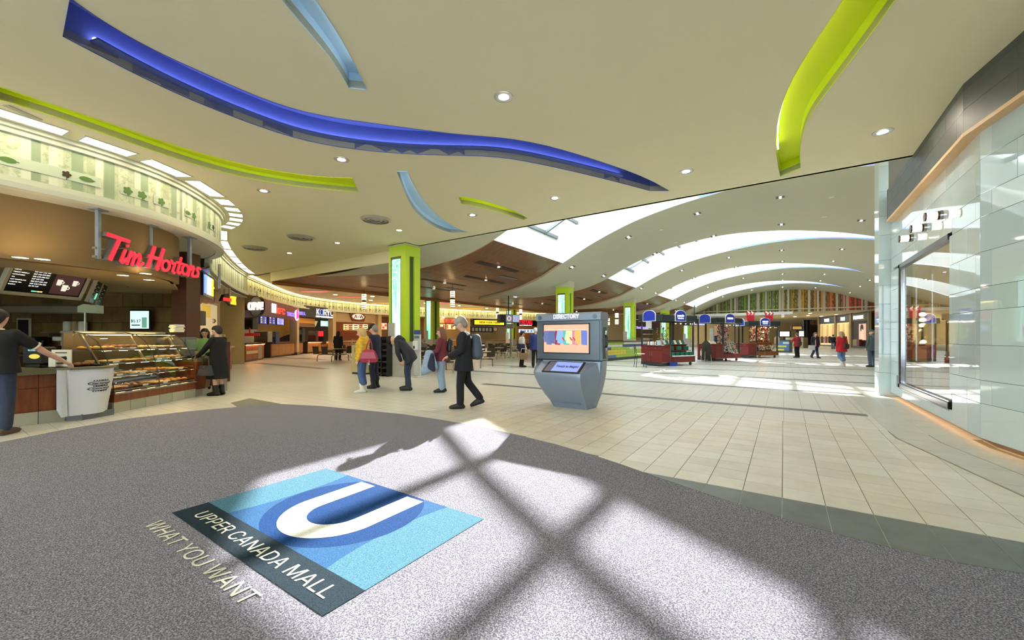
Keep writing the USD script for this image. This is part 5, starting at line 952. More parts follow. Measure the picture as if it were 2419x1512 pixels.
counter('orange counter under the red brush letters', 1222, 1310, 789, 1.0, M('counter_orange', (190, 110, 50), .5), M('counter_pale', (206, 190, 150), .4))
# second shop beside the coffee shop
struct('wall_second_shop', 'tan rear wall of the second food shop', 'wall', cm(box(-21, -15.2, 21.2, 21.4, 0, 3.9)), tanw)
struct('pilaster', 'broad tan pier between the second shop and the food court', 'pilaster', cm(prism([(-14.1, 21.2), (-14.9, 20.2), (-16.6, 20.6), (-15.2, 22.2)], 0, 3.9)), M('pilaster_tan', (190, 166, 120), .7))
def cbox(*a): return cm(rbox(*a, .01))
struct('wall_second_shop_side', 'pale inner wall with a pier behind the cashier', 'wall', cm(prism([(at_ if 0 else (px - CX) / FPX * Y, Y) for px, Y in ((452, 16.5), (520, 19.6), (520, 20.2), (450, 17.0))], 0, 3.5)), M('inner_cream', (222, 204, 164), .7))
t = thing('timber_valance', 'timber panelled valance above the second shop opening', 'valance')
for i in range(4):
    a, b_ = 462 + i * 15, 462 + (i + 1) * 15; m, F, L, H = sp(a + .3, b_ - .3, 683, 716, 0, .1, Y=(15.4 + i * .75, 15.4 + (i + 1) * .75)); part(t, 'timber_panel', m, woodo)
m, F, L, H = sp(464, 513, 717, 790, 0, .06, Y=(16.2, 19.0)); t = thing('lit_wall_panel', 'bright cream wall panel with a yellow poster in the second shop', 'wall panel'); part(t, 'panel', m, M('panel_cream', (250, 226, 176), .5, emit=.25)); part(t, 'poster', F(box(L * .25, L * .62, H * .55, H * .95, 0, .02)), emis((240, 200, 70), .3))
t, h = ob('wall_clock', 'small round clock on the cream wall of the second shop', 508, 754, 763, 0, .4, None, 'clock', Y=18.4); part(t, 'rim', fr(cyl((0, 0, -.02), (0, 0, .02), h * .55, 20), (0, -.1, h / 2), (1, 0, 0), (0, 0, 1), (0, -1, 0)), dark); part(t, 'face', fr(cyl((0, 0, .02), (0, 0, .03), h * .44, 20), (0, -.1, h / 2), (1, 0, 0), (0, 0, 1), (0, -1, 0)), paper)
m, F, L, H = sp(443, 486, 733, 768, 0, .5, Y=(13.2, 14.4)); t = thing('dark_cabinet', 'dark grey wall cabinet hung beside the coffee shop pier', 'cabinet'); part(t, 'cabinet', m, M('cabinet_grey', (70, 68, 58), .5)); part(t, 'door', F(cat([box(L * .02, L * .48, H * .03, H * .97, 0, .02), box(L * .5, L * .97, H * .03, H * .97, 0, .02)])), M('cabinet_grey2', (84, 82, 70), .5))
m, F, L, H = sp(480, 505, 652, 703, 0, .25, Y=(12.6, 14.2)); t = thing('vertical_sign', 'dark projecting sign with blue, white and lime letters', 'sign'); part(t, 'box', m, M('sign_navy', (24, 28, 50), .4))
for i, (c, x) in enumerate((((120, 150, 255), .08), ((240, 244, 255), .3), ((230, 240, 190), .5), ((190, 220, 60), .7))): part(t, 'lit_letter', F(cat([box(L * x, L * (x + .1), H * .12, H * .92, 0, .05), box(L * x, L * (x + .19), H * (.5 if i % 2 else .84), H * (.58 if i % 2 else .92), 0, .05)])), emis(c, 1.2))
part(t, 'post', cm(cyl((-9.6, 13.2, 3.0), (-9.6, 13.2, 3.8), .04)), steel)
m, F, L, H = sp(523, 556, 694, 722, 0, .12, Y=(17.2, 18.2)); t = thing('neon_sign', 'black projecting sign with red and yellow lit letters reading SIZZLING WOK', 'sign'); part(t, 'board', F(prism([(0, H * .3), (L * .35, H * .35), (L * .7, H * .0), (L * .95, H * .0), (L * .85, H * .6), (L * .5, H), (L * .2, H * .85)], -.12, 0)), M('header_black', (22, 20, 20), .4))
sign_text(t, 'SIZZLING', F, L, H, emis((255, 50, 50), .9), x0=.12, x1=.62, y0=.36, y1=.62); sign_text(t, 'WOK', F, L, H, emis((255, 200, 50), .8), x0=.6, x1=.98, y0=.12, y1=.85, bold=False)
p = at(528, 17.4); part(t, 'hanger', cat([cyl((*at(px, 17.6), zat(700, 17.6)), (*at(px, 17.6), 3.55), .04) for px in (531, 543)]), steel)
m, F, L, H = sp(505, 548, 824, None, 0, .6, Y=(13.6, 18.0)); t = thing('food_counter', 'timber counter with a drooping cloth in the second shop', 'counter'); part(t, 'body', m, woodo); part(t, 'top', F(rbox(-.05, L + .05, H, H + .06, -.75, .1, .01)), M('counter_pale', (206, 190, 150), .4)); part(t, 'apron', F(prism([(L * .1, H), (L * .9, H), (L * .6, H * .45), (L * .5, H * .4), (L * .4, H * .45)], .0, .03)), M('counter_pale', (206, 190, 150), .4))
for i, (px, lab) in enumerate(((452, 'clear wrapped snack bags left of the cashier'), (468, 'clear wrapped snack bags behind the cashier'), (520, 'dark red snack rack right of the cashier'))):
    Y = 12.7; p = at(px, Y); t = thing('snack_rack', lab, 'snack rack', None, (*p, .0), 34); part(t, 'stand', rbox(-.22, .22, -.15, .15, 0, 1.25, .01), M('rack_maroon', (90, 40, 36), .5)); 
    for k in range(6): part(t, 'snack_bag', hull([(-.2 + .08 * k + a * .035, -.12 + b_ * .03, 1.25 + c) for a in (-1, 1) for b_ in (-1, 1) for c in (0, .18 + .05 * (k % 2))] + [(-.2 + .08 * k, -.12, 1.5)]), (paper, M('bag_tan', (190, 160, 110), .3))[k % 2])

# ---- seating, lanterns, screens and stands on the food court floor
seatm = M('seat_brown', (64, 54, 42), .5); tubm = M('tube_bronze', (140, 132, 114), .3, .8); ttop = M('table_top', (196, 186, 150), .4)
def seat_unit(lab, x, y, rot):
    t = thing('seating_unit', lab, 'table with seats', 'fixed table and seat units', (x, y, 0), rot)
    part(t, 'table_top', rbox(-.62, .62, -.36, .36, .71, .745, .015), ttop); part(t, 'beam', rbox(-.9, .9, -.04, .04, .36, .42, .01), tubm); part(t, 'pillar', cat([cyl((0, 0, .38), (0, 0, .71), .035)]), tubm)
    for sx in (-1, 1):
        for sy in (-1, 1):
            part(t, 'leg', tube([(sx * .55, 0, .39), (sx * .55, sy * .5, .39), (sx * .55, sy * .62, .33), (sx * .55, sy * .66, .0)], .024, 8), tubm)
            part(t, 'seat', rbox(sx * .34 - .21, sx * .34 + .21, min(sy * .5, sy * .92), max(sy * .5, sy * .92), .44, .47, .012), seatm)
            part(t, 'backrest', hull([(sx * .34 + a * .21, sy * (.9 + b_), z) for a in (-1, 1) for b_, z in ((0, .47), (.03, .47), (.06, .88), (.09, .88))]), seatm)
            part(t, 'side_tube', tube([(sx * .34 - .22, sy * .55, .43), (sx * .34 - .22, sy * .9, .44), (sx * .34 - .22, sy * .98, .88)], .012, 6), tubm)
    return t
seats = [(787, 857), (826, 846), (985, 868), (1062, 882), (1125, 871), (1165, 852), (1085, 853), (1210, 846), (1030, 852), (1180, 840), (1246, 840), (1000, 848), (880, 846), (925, 843), (1120, 838)]
NM = ['nearest on the left beside the cream bin', 'behind the nearest left one', 'right behind the nearest column', 'beside the woman in burgundy', 'nearest in the middle of the food court', 'in the second row of the middle', 'in the second row towards the column', 'behind the woman with the pink scarf', 'behind the sanitizer stand', 'in the third row of the middle', 'farthest right before the directory', 'deep behind the nearest column', 'in the far left row', 'hidden partly by the bending man', 'in the far middle row']
base = None
for (px, py), nm in zip(seats, NM):
    p = G(px, py - 4); lab = f'brown fixed table with four seats, {nm}'
    if base is None: base = seat_unit(lab, *p, 12)
    else: dup(base, (*p, 0), rng.choice((12, 12, 102, 8)), lab)
def lantern(lab, px, py0, py1, Y, zc):
    p = at(px, Y); z0, z1 = zat(py1, Y), zat(py0, Y); h = z1 - z0; r = h * .16
    t = thing('pendant_lantern', lab, 'pendant lamp', 'banded pendant lanterns', (*p, 0))
    for a, b_ in ((0, .44), (.58, 1.0)):
        part(t, 'shade', cyl((0, 0, z0 + a * h), (0, 0, z0 + b_ * h), r, 18), M('lantern_glow', (255, 236, 186), emit=2.2, ecol=(255, 226, 160)))
        for k in range(3): part(t, 'band', lathe([(r + .004, z0 + (a + (b_ - a) * q) * h) for q in (.1 + .32 * k, .18 + .32 * k)], 18), M('lantern_band', (150, 120, 70), .5))
    part(t, 'spacer', cyl((0, 0, z0 + .44 * h), (0, 0, z0 + .58 * h), r * .8, 12), M('lantern_dark', (60, 50, 36), .5)); part(t, 'cord', cyl((0, 0, z1), (0, 0, zc), .012, 6), dark)
for i, (px, y0, y1, Y, nm) in enumerate(((860, 695, 729, 24, 'left of the nearest column'), (1069, 688, 724, 22, 'under the timber ceiling right of the nearest column'), (1175, 727, 751, 38, 'left of the hanging screens'), (1230, 731, 755, 40, 'right of the hanging screens'), (1438, 752, 768, 44, 'first beside the directory stand'), (1457, 740, 766, 42, 'second beside the directory stand'), (1535, 754, 766, 44, 'behind the first sales cart'))):
    x = at(px, Y)[0]; lantern('glowing banded lantern, ' + nm, px, y0, y1, Y, (float(PROF(x)) + .1) if x > -22 else ZC)
def screens(lab, px0, px1, py0, py1, Y, zc):
    m, F, L, H = sp(px0, px1, py0, py1, 0, .5, Y=Y); t = thing('hanging_screens', lab, 'screens'); part(t, 'housing', m, dark); part(t, 'display', F(box(L * .3, L * .62, H * .06, H * .94, 0, .02)), emis((130, 116, 124), .5)); part(t, 'display', F(box(L * .65, L * .98, H * .06, H * .94, 0, .02)), emis((150, 158, 190), .6)); part(t, 'ring_print', F(prism(sg.Point(L * .46, H * .5).buffer(H * .3, 14).difference(sg.Point(L * .46, H * .5).buffer(H * .18, 14)), .02, .03)), emis((220, 216, 220), .5)); part(t, 'hanger', F(cyl((L * .5, H, -.2), (L * .5, zc - zat(py1, Y if np.ndim(Y) == 0 else Y[0]), -.2), .04)), dark); return t
screens('pair of hanging screens in front of the food court', 1181, 1227, 743, 762, (27.0, 27.6), 4.3)
screens('pair of violet hanging screens behind the sales carts', 1620, 1667, 757, 769, (40.0, 40.6), 4.6)
t = thing('screen_post', 'slim grey post with a small sign box under the hanging screens', 'post', None, (*at(1207, 27.5), 0)); part(t, 'post', cyl((0, 0, 0), (0, 0, 2.3), .08, 12), steel); part(t, 'sign_box', rbox(-.4, .25, -.08, .08, 2.0, 2.32, .02), M('box_grey', (150, 150, 140), .5)); part(t, 'foot', cyl((0, 0, 0), (0, 0, .04), .25, 16), steel)
for i, (px, py, w, c, nm) in enumerate(((1048, 715.5, 2.4, (255, 40, 70), 'red glowing ceiling slot right of the nearest column'), (1112, 729, 3.2, (255, 140, 40), 'orange glowing ceiling slot over the food court'), (828, 702, 2.4, (255, 60, 70), 'red glowing ceiling slot left of the nearest column'), (905, 716, 2.6, (255, 120, 50), 'orange glowing ceiling slot beside the nearest column'), (745, 689, 2.2, (255, 80, 80), 'faint red ceiling slot above the long frieze'))):
    p = G(px, py, z=ZC); t = thing('glow_slot', nm, 'cove light', None, (*p, ZC), 34); e = sa.scale(sg.Point(0, 0).buffer(1, 20), w * .5, .3)
    part(t, 'slot_rim', prism(e.buffer(.06).difference(e), -.015, 0), M('slot_rim', (196, 160, 110), .6)); part(t, 'lamp', prism(sa.scale(e, .98, .98), -.008, -.002), emis(c, 2.2))
for k, (px, py) in enumerate(((792, 696), (880, 700), (876, 709), (1005, 716), (1085, 722), (1150, 728), (1210, 734), (1130, 718), (1030, 722))):
    p = G(px, py, z=ZC)
    if p[0] > -22.2: continue
    t = thing('downlight', f'small downlight in the beige food court ceiling, {NTH[k]} from the left', 'ceiling light', 'downlights of the food court ceiling', (*p, ZC)); part(t, 'lamp', lathe([(.14, -.006), (.001, -.01)], 16), glow); part(t, 'trim_ring', lathe([(.17, -.004), (.14, -.008), (.14, 0)], 16), moldm)
# bin cabinet, tray rack, sanitizer stand by the nearest column
p = G(848, 884); t = thing('waste_cabinet', 'cream waste cabinet with a tray top behind the woman in yellow', 'bin', None, (*p, 0), 8)
part(t, 'body', rbox(-.38, .38, -.02, .55, .06, 1.12, .015), M('cabinet_cream', (222, 204, 150), .5)); part(t, 'top', rbox(-.41, .41, -.05, .58, 1.12, 1.16, .01), M('cabinet_top', (150, 140, 104), .5)); part(t, 'rail', cat([tube([(x, .0, 1.16), (x, .0, 1.32), (x, .5, 1.32), (x, .5, 1.16)], .012, 6) for x in (-.36, .36)]), steel); part(t, 'kick', box(-.36, .36, 0, .5, 0, .06), M('kick_blue', (50, 56, 90), .5)); part(t, 'flap', rbox(-.2, .2, -.04, -.015, .8, 1.0, .01), M('cabinet_top', (150, 140, 104), .5))
p = G(900, 889); t = thing('tray_rack', 'tall dark tray rack between the cream cabinet and the nearest column', 'rack', None, (*p, 0), 6)
part(t, 'upright', box(-.3, -.26, 0, .5, 0, 1.42), dark); part(t, 'upright', box(.26, .3, 0, .5, 0, 1.42), dark); part(t, 'upright', box(-.02, .02, .0, .5, 0, 1.4), dark); part(t, 'back', box(-.3, .3, .48, .5, 0, 1.42), black)
for k in range(7): part(t, 'shelf', box(-.28, .28, 0, .5, .06 + k * .21, .08 + k * .21), dark)
for k in range(6): part(t, 'tray', cat([rbox(a, a + .22, .02, .46, .09 + k * .21, .13 + k * .21, .01) for a in (-.25, .03)]), M('tray_brown', (62, 54, 48), .5))
p = G(985, 890); t = thing('sanitizer_stand', 'white sanitizer stand with a blue top sign at the nearest column', 'sanitizer stand', None, (*p, 0), 0)
part(t, 'panel', rbox(-.17, .17, 0, .05, .03, 1.5, .01), M('stand_white', (206, 208, 204), .5)); part(t, 'sign', rbox(-.17, .17, -.005, .055, 1.5, 1.66, .02), M('stand_blue', (70, 90, 150), .5)); part(t, 'print', cat([box(-.12, .12, -.012, -.004, z, z + .03) for z in (1.42, 1.37)]), M('stand_blue', (70, 90, 150), .5)); part(t, 'dispenser', rbox(-.1, .1, -.14, 0, .95, 1.28, .03), M('stand_bright', (236, 238, 238), .4)); part(t, 'nozzle', rbox(-.04, .04, -.155, -.13, 1.0, 1.1, .01), dark); part(t, 'foot', rbox(-.25, .25, -.2, .3, 0, .03, .01), M('stand_white', (206, 208, 204), .5))
# coloured brick counter
cb = {'lime': (160, 190, 70), 'white': (206, 210, 190), 'navy': (66, 74, 128), 'yellow': (212, 196, 70), 'blue': (80, 120, 170)}
def brick_counter(lab, px0, Y0, px1, Y1, lay):
    P0, P1 = at(px0, Y0), at(px1, Y1); d = P1 - P0; L = np.linalg.norm(d); d /= L; n = np.array([d[1], -d[0]]); F = lambda m: fr(m, (*P0, 0), (d[0], d[1], 0), (0, 0, 1), (n[0], n[1], 0))
    t = thing('brick_counter', lab, 'counter'); part(t, 'core', F(box(0, L, .0, 1.12, -.5, -.03)), M('core_grey', (90, 92, 84), .7)); part(t, 'kick', F(box(0, L, 0, .16, -.03, .0)), M('kick_dark', (62, 66, 62), .6)); part(t, 'cap', F(rbox(-.03, L + .03, 1.12, 1.17, -.55, .06, .01)), dark)
    for r, row in enumerate(lay):
        x = 0; z0 = 1.12 - (r + 1) * .16
        for c, w in row:
            xe = min(L, x + w * L)
            nb = max(1, int((xe - x) / .4))
            for k in range(nb): part(t, 'glazed_brick', F(rbox(x + (xe - x) * k / nb + .004, x + (xe - x) * (k + 1) / nb - .004, z0 + .004, z0 + .156, -.03, .005, .004)), M('brick_' + c, cb[c], .3))
            x = xe
LAY = [[('lime', .4), ('white', .52), ('yellow', .08)], [('white', .37), ('navy', .58), ('yellow', .05)], [('navy', .14), ('lime', .38), ('white', .48)], [('yellow', .45), ('lime', .47), ('yellow', .08)], [('yellow', .45), ('lime', .35), ('white', .2)], [('blue', .24), ('lime', .6), ('white', .16)]]
brick_counter('counter of lime, yellow, white and navy glazed bricks right of the directory stand', 1426, 23.4, 1534, 28.2, LAY)
brick_counter('blue-grey brick counter with yellow stripes far behind the sales carts', 1835, 38.0, 1864, 37.0, [[('blue', 1)], [('blue', .5), ('white', .5)], [('blue', 1)], [('yellow', .8), ('blue', .2)], [('blue', 1)], [('yellow', .6), ('blue', .4)]])
t = thing('glass_screen', 'low glass screen standing on the coloured brick counter', 'screen'); m, F, L, H = sp(1474, 1532, 799, 806, 0, .02, Y=(25.5, 28.1)); part(t, 'pane', m, cg); part(t, 'edge', F(box(0, L, H, H + .02, -.02, .01)), steel)
# shop at the far left end wall
m, F, L, H = sp(1502, 1560, 756, 768, 0, .2, Y=(56, 57)); t = thing('shop_header', 'dark maroon shop header with violet lit lettering behind the first sales cart', 'sign'); part(t, 'board', m, M('header_plum', (92, 34, 36), .5)); part(t, 'lower_band', F(box(0, L, -.7, 0, -.2, .0)), M('plum_dark', (60, 40, 60), .5)); sign_text(t, 'food house', F, L, H, emis((150, 130, 255), 1.3), x0=.02, x1=.5, y0=-.75, y1=-.2)
m, F, L, H = sp(1432, 1500, 745, 800, 0, .2, Y=(50, 57)); struct('wall_tan_block', 'plain tan wall block behind the coloured brick counter', 'wall', F(box(0, L, -.2 + 1.4 - 1.4, H + 1.0, -.2, 0)), M('front_tan', (186, 160, 112), .7))
# ================================================================ MAT WITH THE MALL'S EMBLEM
LA, LB, LC, LD = (G(*p) for p in ((775, 1108), (1137, 1229), (768, 1460), (403, 1214)))
mx0, mx1 = (LA[0] + LD[0]) / 2, (LB[0] + LC[0]) / 2; my1, my0 = (LA[1] + LB[1]) / 2, (LC[1] + LD[1]) / 2; mdy = my0 + .245
Wm, Hm = mx1 - mx0, my1 - mdy
def cmat(nm, c): return carpet_mat('mat_' + nm, tuple(v * .8 for v in c), c, tuple(min(255, v * 1.16) for v in c))
mat = thing('logo_mat', 'blue inlaid floor mat with a white U and the words UPPER CANADA MALL', 'mat')
Z0 = .006
blk = sg.box(mx0, mdy, mx1, my1); cx_, cy_ = (mx0 + mx1) / 2, (mdy + my1) / 2 + .05
disc = sa.scale(sg.Point(0, 0).buffer(1, 48), .63, .6); disc = sa.translate(disc, cx_ + .02, cy_).intersection(blk)
lf_ = sa.translate(sa.scale(sg.Point(0, 0).buffer(1, 40), .62, .95), mx0 + .1, my1 + .25); rt_ = sa.translate(sa.scale(sg.Point(0, 0).buffer(1, 40), .74, .82), mx1 - .02, mdy + .28)
lf_ = sg.Polygon([(mx0, mdy)] + [(mx0 + .05 + .5 * (i / 20) ** 1.6 * (1 - .25 * i / 20) - .05 * (1 - i / 20), mdy + Hm * i / 20) for i in range(21)] + [(mx0, my1)]).buffer(0)
rt_ = sg.Polygon([(mx1, mdy)] + [(mx1 - .5 * (1 - i / 20) ** 1.6 - .02, mdy + Hm * i / 20) for i in range(21)] + [(mx1, my1)]).buffer(0)
lf_ = sa.translate(sa.scale(sg.Point(0, 0).buffer(1, 40), .5, 1.06), mx0 - .06, (mdy + my1) / 2 + .0).intersection(blk); rt_ = sa.translate(sa.scale(sg.Point(0, 0).buffer(1, 40), .5, 1.06), mx1 + .06, (mdy + my1) / 2).intersection(blk)
part(mat, 'blue_field', prism(blk.difference(disc).difference(lf_).difference(rt_), Z0 - .004, Z0 + .003), cmat('mid', (54, 96, 140)))
part(mat, 'pale_arc', prism(lf_.difference(disc), Z0 - .004, Z0 + .0032), cmat('sky', (80, 124, 146))); part(mat, 'pale_arc', prism(rt_.difference(disc), Z0 - .004, Z0 + .0032), cmat('sky', (80, 124, 146)))
part(mat, 'navy_disc', prism(disc, Z0 - .004, Z0 + .0034), cmat('navy', (28, 66, 120)))
r_o, r_i = .42, .22; ub = cy_ - .02
U = sg.Point(0, 0).buffer(r_o, 40).difference(sg.Point(0, 0).buffer(r_i, 40)).intersection(sg.box(-1, -1, 1, 0)).union(sg.box(-r_o, -.001, -r_i, .52)).union(sg.box(r_i, -.001, r_o, .52))
part(mat, 'white_letter', prism(sa.translate(U, cx_ + .02, ub - .06), Z0 - .002, Z0 + .005), carpet_mat('mat_white', (222, 222, 214), (240, 240, 232), (252, 252, 248)), 'white letter U')
part(mat, 'dark_band', prism(sg.box(mx0, my0, mx1, mdy), Z0 - .004, Z0 + .0033), cmat('slate', (40, 54, 64)))
lettm = M('mat_letter', (226, 224, 206), .9)
def floor_text(s, x0, x1, y, h, spacing=None):
    m = text(s, h, .002, False, center=False); b = m.bounds; m.apply_translation([-b[0][0], 0, 0]); m.apply_scale([(x1 - x0) / (b[1][0] - b[0][0]), 1, 1]); m.apply_translation([x0, y, Z0 + .0035]); return m
part(mat, 'lettering', floor_text('UPPER CANADA MALL', mx0 + .2, mx1 - .12, my0 + .075, .1), lettm)
part(mat, 'lettering', floor_text('WHAT YOU WANT', mx0 + .1, mx1 - .42, my0 - .19, .1), lettm, 'words WHAT YOU WANT inlaid in the grey carpet')

# ================================================================ DIRECTORY STAND
kb = M('kiosk_grey', (138, 152, 172), .35, .35); kd = M('kiosk_dark', (104, 116, 126), .25, .3)
dk = thing('directory_stand', 'tall silver grey directory stand with a display and a slanted touch screen', 'directory')
X0, X1 = -4.37, -2.92
def sec(z, a, b, yf, yb, xr, yc): return np.array([(a, yb, z), (a, yc, z), (a + .06, yf + .1, z), (a + .16, yf, z), (xr - .06, yf, z), (xr, yf + .02, z), (b - .02, yc, z), (b, yc + .05, z), (b, yb - .05, z), (b - .05, yb, z)])
Ls = [sec(0, -3.98, -3.1, 7.22, 7.66, -3.14, 7.42), sec(.1, -4.03, -3.07, 7.19, 7.68, -3.15, 7.42), sec(.25, -4.14, -3.02, 7.13, 7.71, -3.17, 7.42), sec(.42, -4.24, -2.98, 7.08, 7.73, -3.19, 7.42), sec(.58, -4.31, -2.95, 7.04, 7.75, -3.2, 7.42), sec(.66, -4.33, -2.94, 7.03, 7.76, -3.2, 7.42), sec(.7, -4.34, -2.935, 7.04, 7.76, -3.2, 7.42), sec(.9, -4.36, -2.925, 7.39, 7.77, -3.0, 7.43), sec(.935, X0, X1, 7.4, 7.78, -2.98, 7.43)]
S_ = np.array([np.vstack([l, l[:1]]) for l in Ls]); part(dk, 'lower_shell', cat([grid(S_[:, ::-1]), prism(Ls[0][:, :2], -.0, .001)]), kb, smooth=35)
part(dk, 'upper_shell', rbox(X0, X1, 7.42, 7.78, .93, 1.76, .02), kb); part(dk, 'head', hull([(x, y, z) for x in (X0, X1) for y, z in ((7.38, 1.745), (7.8, 1.745), (7.38, 1.86), (7.42, 1.9), (7.8, 1.83), (7.74, 1.9))]), kb)
part(dk, 'seam', box(X0 + .004, X1 - .004, 7.395, 7.5, .925, .938), dark); part(dk, 'seam', box(X0 + .004, X1 - .004, 7.39, 7.5, 1.738, 1.748), dark)
part(dk, 'window_pane', rbox(X0 + .03, X1 - .03, 7.4, 7.43, .95, 1.73, .006), kd)
part(dk, 'display', rbox(-4.18, -3.17, 7.385, 7.405, 1.09, 1.66, .003), emis((216, 164, 136), .55), 'lit display with a rail of hanging clothes')
part(dk, 'display_frame', cat([box(-4.2, -3.15, 7.39, 7.4, 1.66, 1.68), box(-4.2, -4.18, 7.39, 7.4, 1.07, 1.68), box(-3.17, -3.15, 7.39, 7.4, 1.07, 1.68), box(-4.2, -3.15, 7.39, 7.4, 1.07, 1.09)]), dark)
part(dk, 'rail_print', box(-4.12, -3.24, 7.38, 7.386, 1.555, 1.565), emis((200, 186, 180), .6))
cl = [(96, 108, 160), (96, 108, 160), (88, 100, 150), (206, 206, 150), (130, 50, 80), (130, 170, 216), (44, 70, 66), (70, 176, 170), (206, 216, 160), (90, 60, 110), (196, 120, 150), (214, 170, 100), (96, 120, 190), (100, 118, 190)]
for i, c in enumerate(cl):
    x = -4.12 + i * .066; w, h = .048 + .01 * (i % 3), .24 + .05 * ((i * 5) % 3) / 2
    sh_ = sg.Polygon([(-w, 0), (w, 0), (w * 1.05, -h), (-w, -h * .97)]).union(sg.Polygon([(-w, 0), (-w * 1.5, -h * .7), (-w * 1.1, -h * .72), (-w * .7, -.03)])); part(dk, 'garment_print', fr(prism(sh_, 0, .004 + .001 * (i % 3)), (x, 7.384, 1.535), (1, 0, 0), (0, 0, 1), (0, -1, 0)), emis(c, .45))
for x in (-3.72, -3.55, -3.48): part(dk, 'tag_print', fr(prism(sa.rotate(sg.box(-.012, -.04, .012, .04), 35), 0, .003), (x, 7.378, 1.37), (1, 0, 0), (0, 0, 1), (0, -1, 0)), emis((170, 40, 50), .6))
part(dk, 'lettering', fr(text('DIRECTORY', .085, .008, True, width=.57), (-3.66, 7.378, 1.785), (1, 0, 0), (0, 0, 1), (0, -1, 0)), emis((244, 246, 250), .8))
for x in (-4.27, -3.04): part(dk, 'speaker', fr(cyl((0, 0, 0), (0, 0, .006), .045, 20), (x, 7.38, 1.81), (1, 0, 0), (0, 0, 1), (0, -1, 0)), kd)
e1 = np.array([1, 0, 0]); e2 = np.array([0, .36, .2]); e2 = e2 / np.linalg.norm(e2); e3 = np.cross(e1, e2)
F = lambda m: fr(m, (-4.04, 7.045, .712), e1, e2, e3)
part(dk, 'touch_frame', F(rbox(0, .81, -.0, .39, -.01, .014, .006)), dark); part(dk, 'touch_screen', F(box(.05, .77, .02, .36, .014, .017)), emis((120, 136, 200), .8)); part(dk, 'side_bar', F(box(.05, .2, .02, .36, .017, .019)), emis((86, 84, 100), .5))
part(dk, 'lettering', F(text('Touch to Begin!', .07, .003, True, width=.48).apply_translation([.49, .16, .018])), M('touch_ink', (40, 40, 120), .5))
part(dk, 'vent', cat([box(-3.9, -3.24, 7.172 + .0, 7.2, .1 + k * .022, .112 + k * .022) for k in range(6)]), M('vent_blue', (112, 120, 148), .5))
part(dk, 'side_niche', box(X1 - .02, X1 + .004, 7.5, 7.68, .98, 1.6), M('niche', (70, 80, 90), .4)); m = text('Customer Service', .04, .004, True, width=.42); part(dk, 'lettering', fr(m, (X1 + .006, 7.62, 1.32), (0, 0, -1), (0, 1, 0), (1, 0, 0)), wht)
part(dk, 'handset', tube([(X1 + .03, 7.56, 1.45), (X1 + .05, 7.56, 1.4), (X1 + .05, 7.56, 1.24), (X1 + .03, 7.56, 1.2)], .022, 8), black); part(dk, 'cable', tube([(X1 + .03, 7.56, 1.2), (X1 + .04, 7.58, 1.0), (X1 + .05, 7.63, .95), (X1 + .04, 7.66, 1.0), (X1 + .01, 7.66, 1.2)], .007, 6), steel)

# ================================================================ PEOPLE
def ms(c, r, n=14): return m3.Manifold.sphere(1.0, n).scale([r] * 3 if np.ndim(r) == 0 else list(r)).translate(list(map(float, c)))
def bone(p, q, r0, r1): return m3.Manifold.batch_hull([ms(p, r0), ms(q, r1)])
def tm(man, ref=None, tau=0):
    if ref: man = man.refine_to_length(ref)
    m = man.to_mesh(); t = trimesh.Trimesh(np.array(m.vert_properties[:, :3]), np.array(m.tri_verts), process=False)
    if tau: trimesh.smoothing.filter_taubin(t, iterations=tau)
    return t
def add(ms_): return m3.Manifold.batch_boolean(ms_, m3.OpType.Add)
def loft(rings): return add([m3.Manifold.hull_points(np.vstack([a, b])) for a, b in zip(rings[:-1], rings[1:])])
SKIN = {'fair': M('skin_fair', (222, 176, 148), .55), 'tan': M('skin_tan', (196, 146, 112), .55)}
eyem = M('eye_dark', (30, 24, 22), .3); lipm = M('lip', (170, 92, 84), .5)
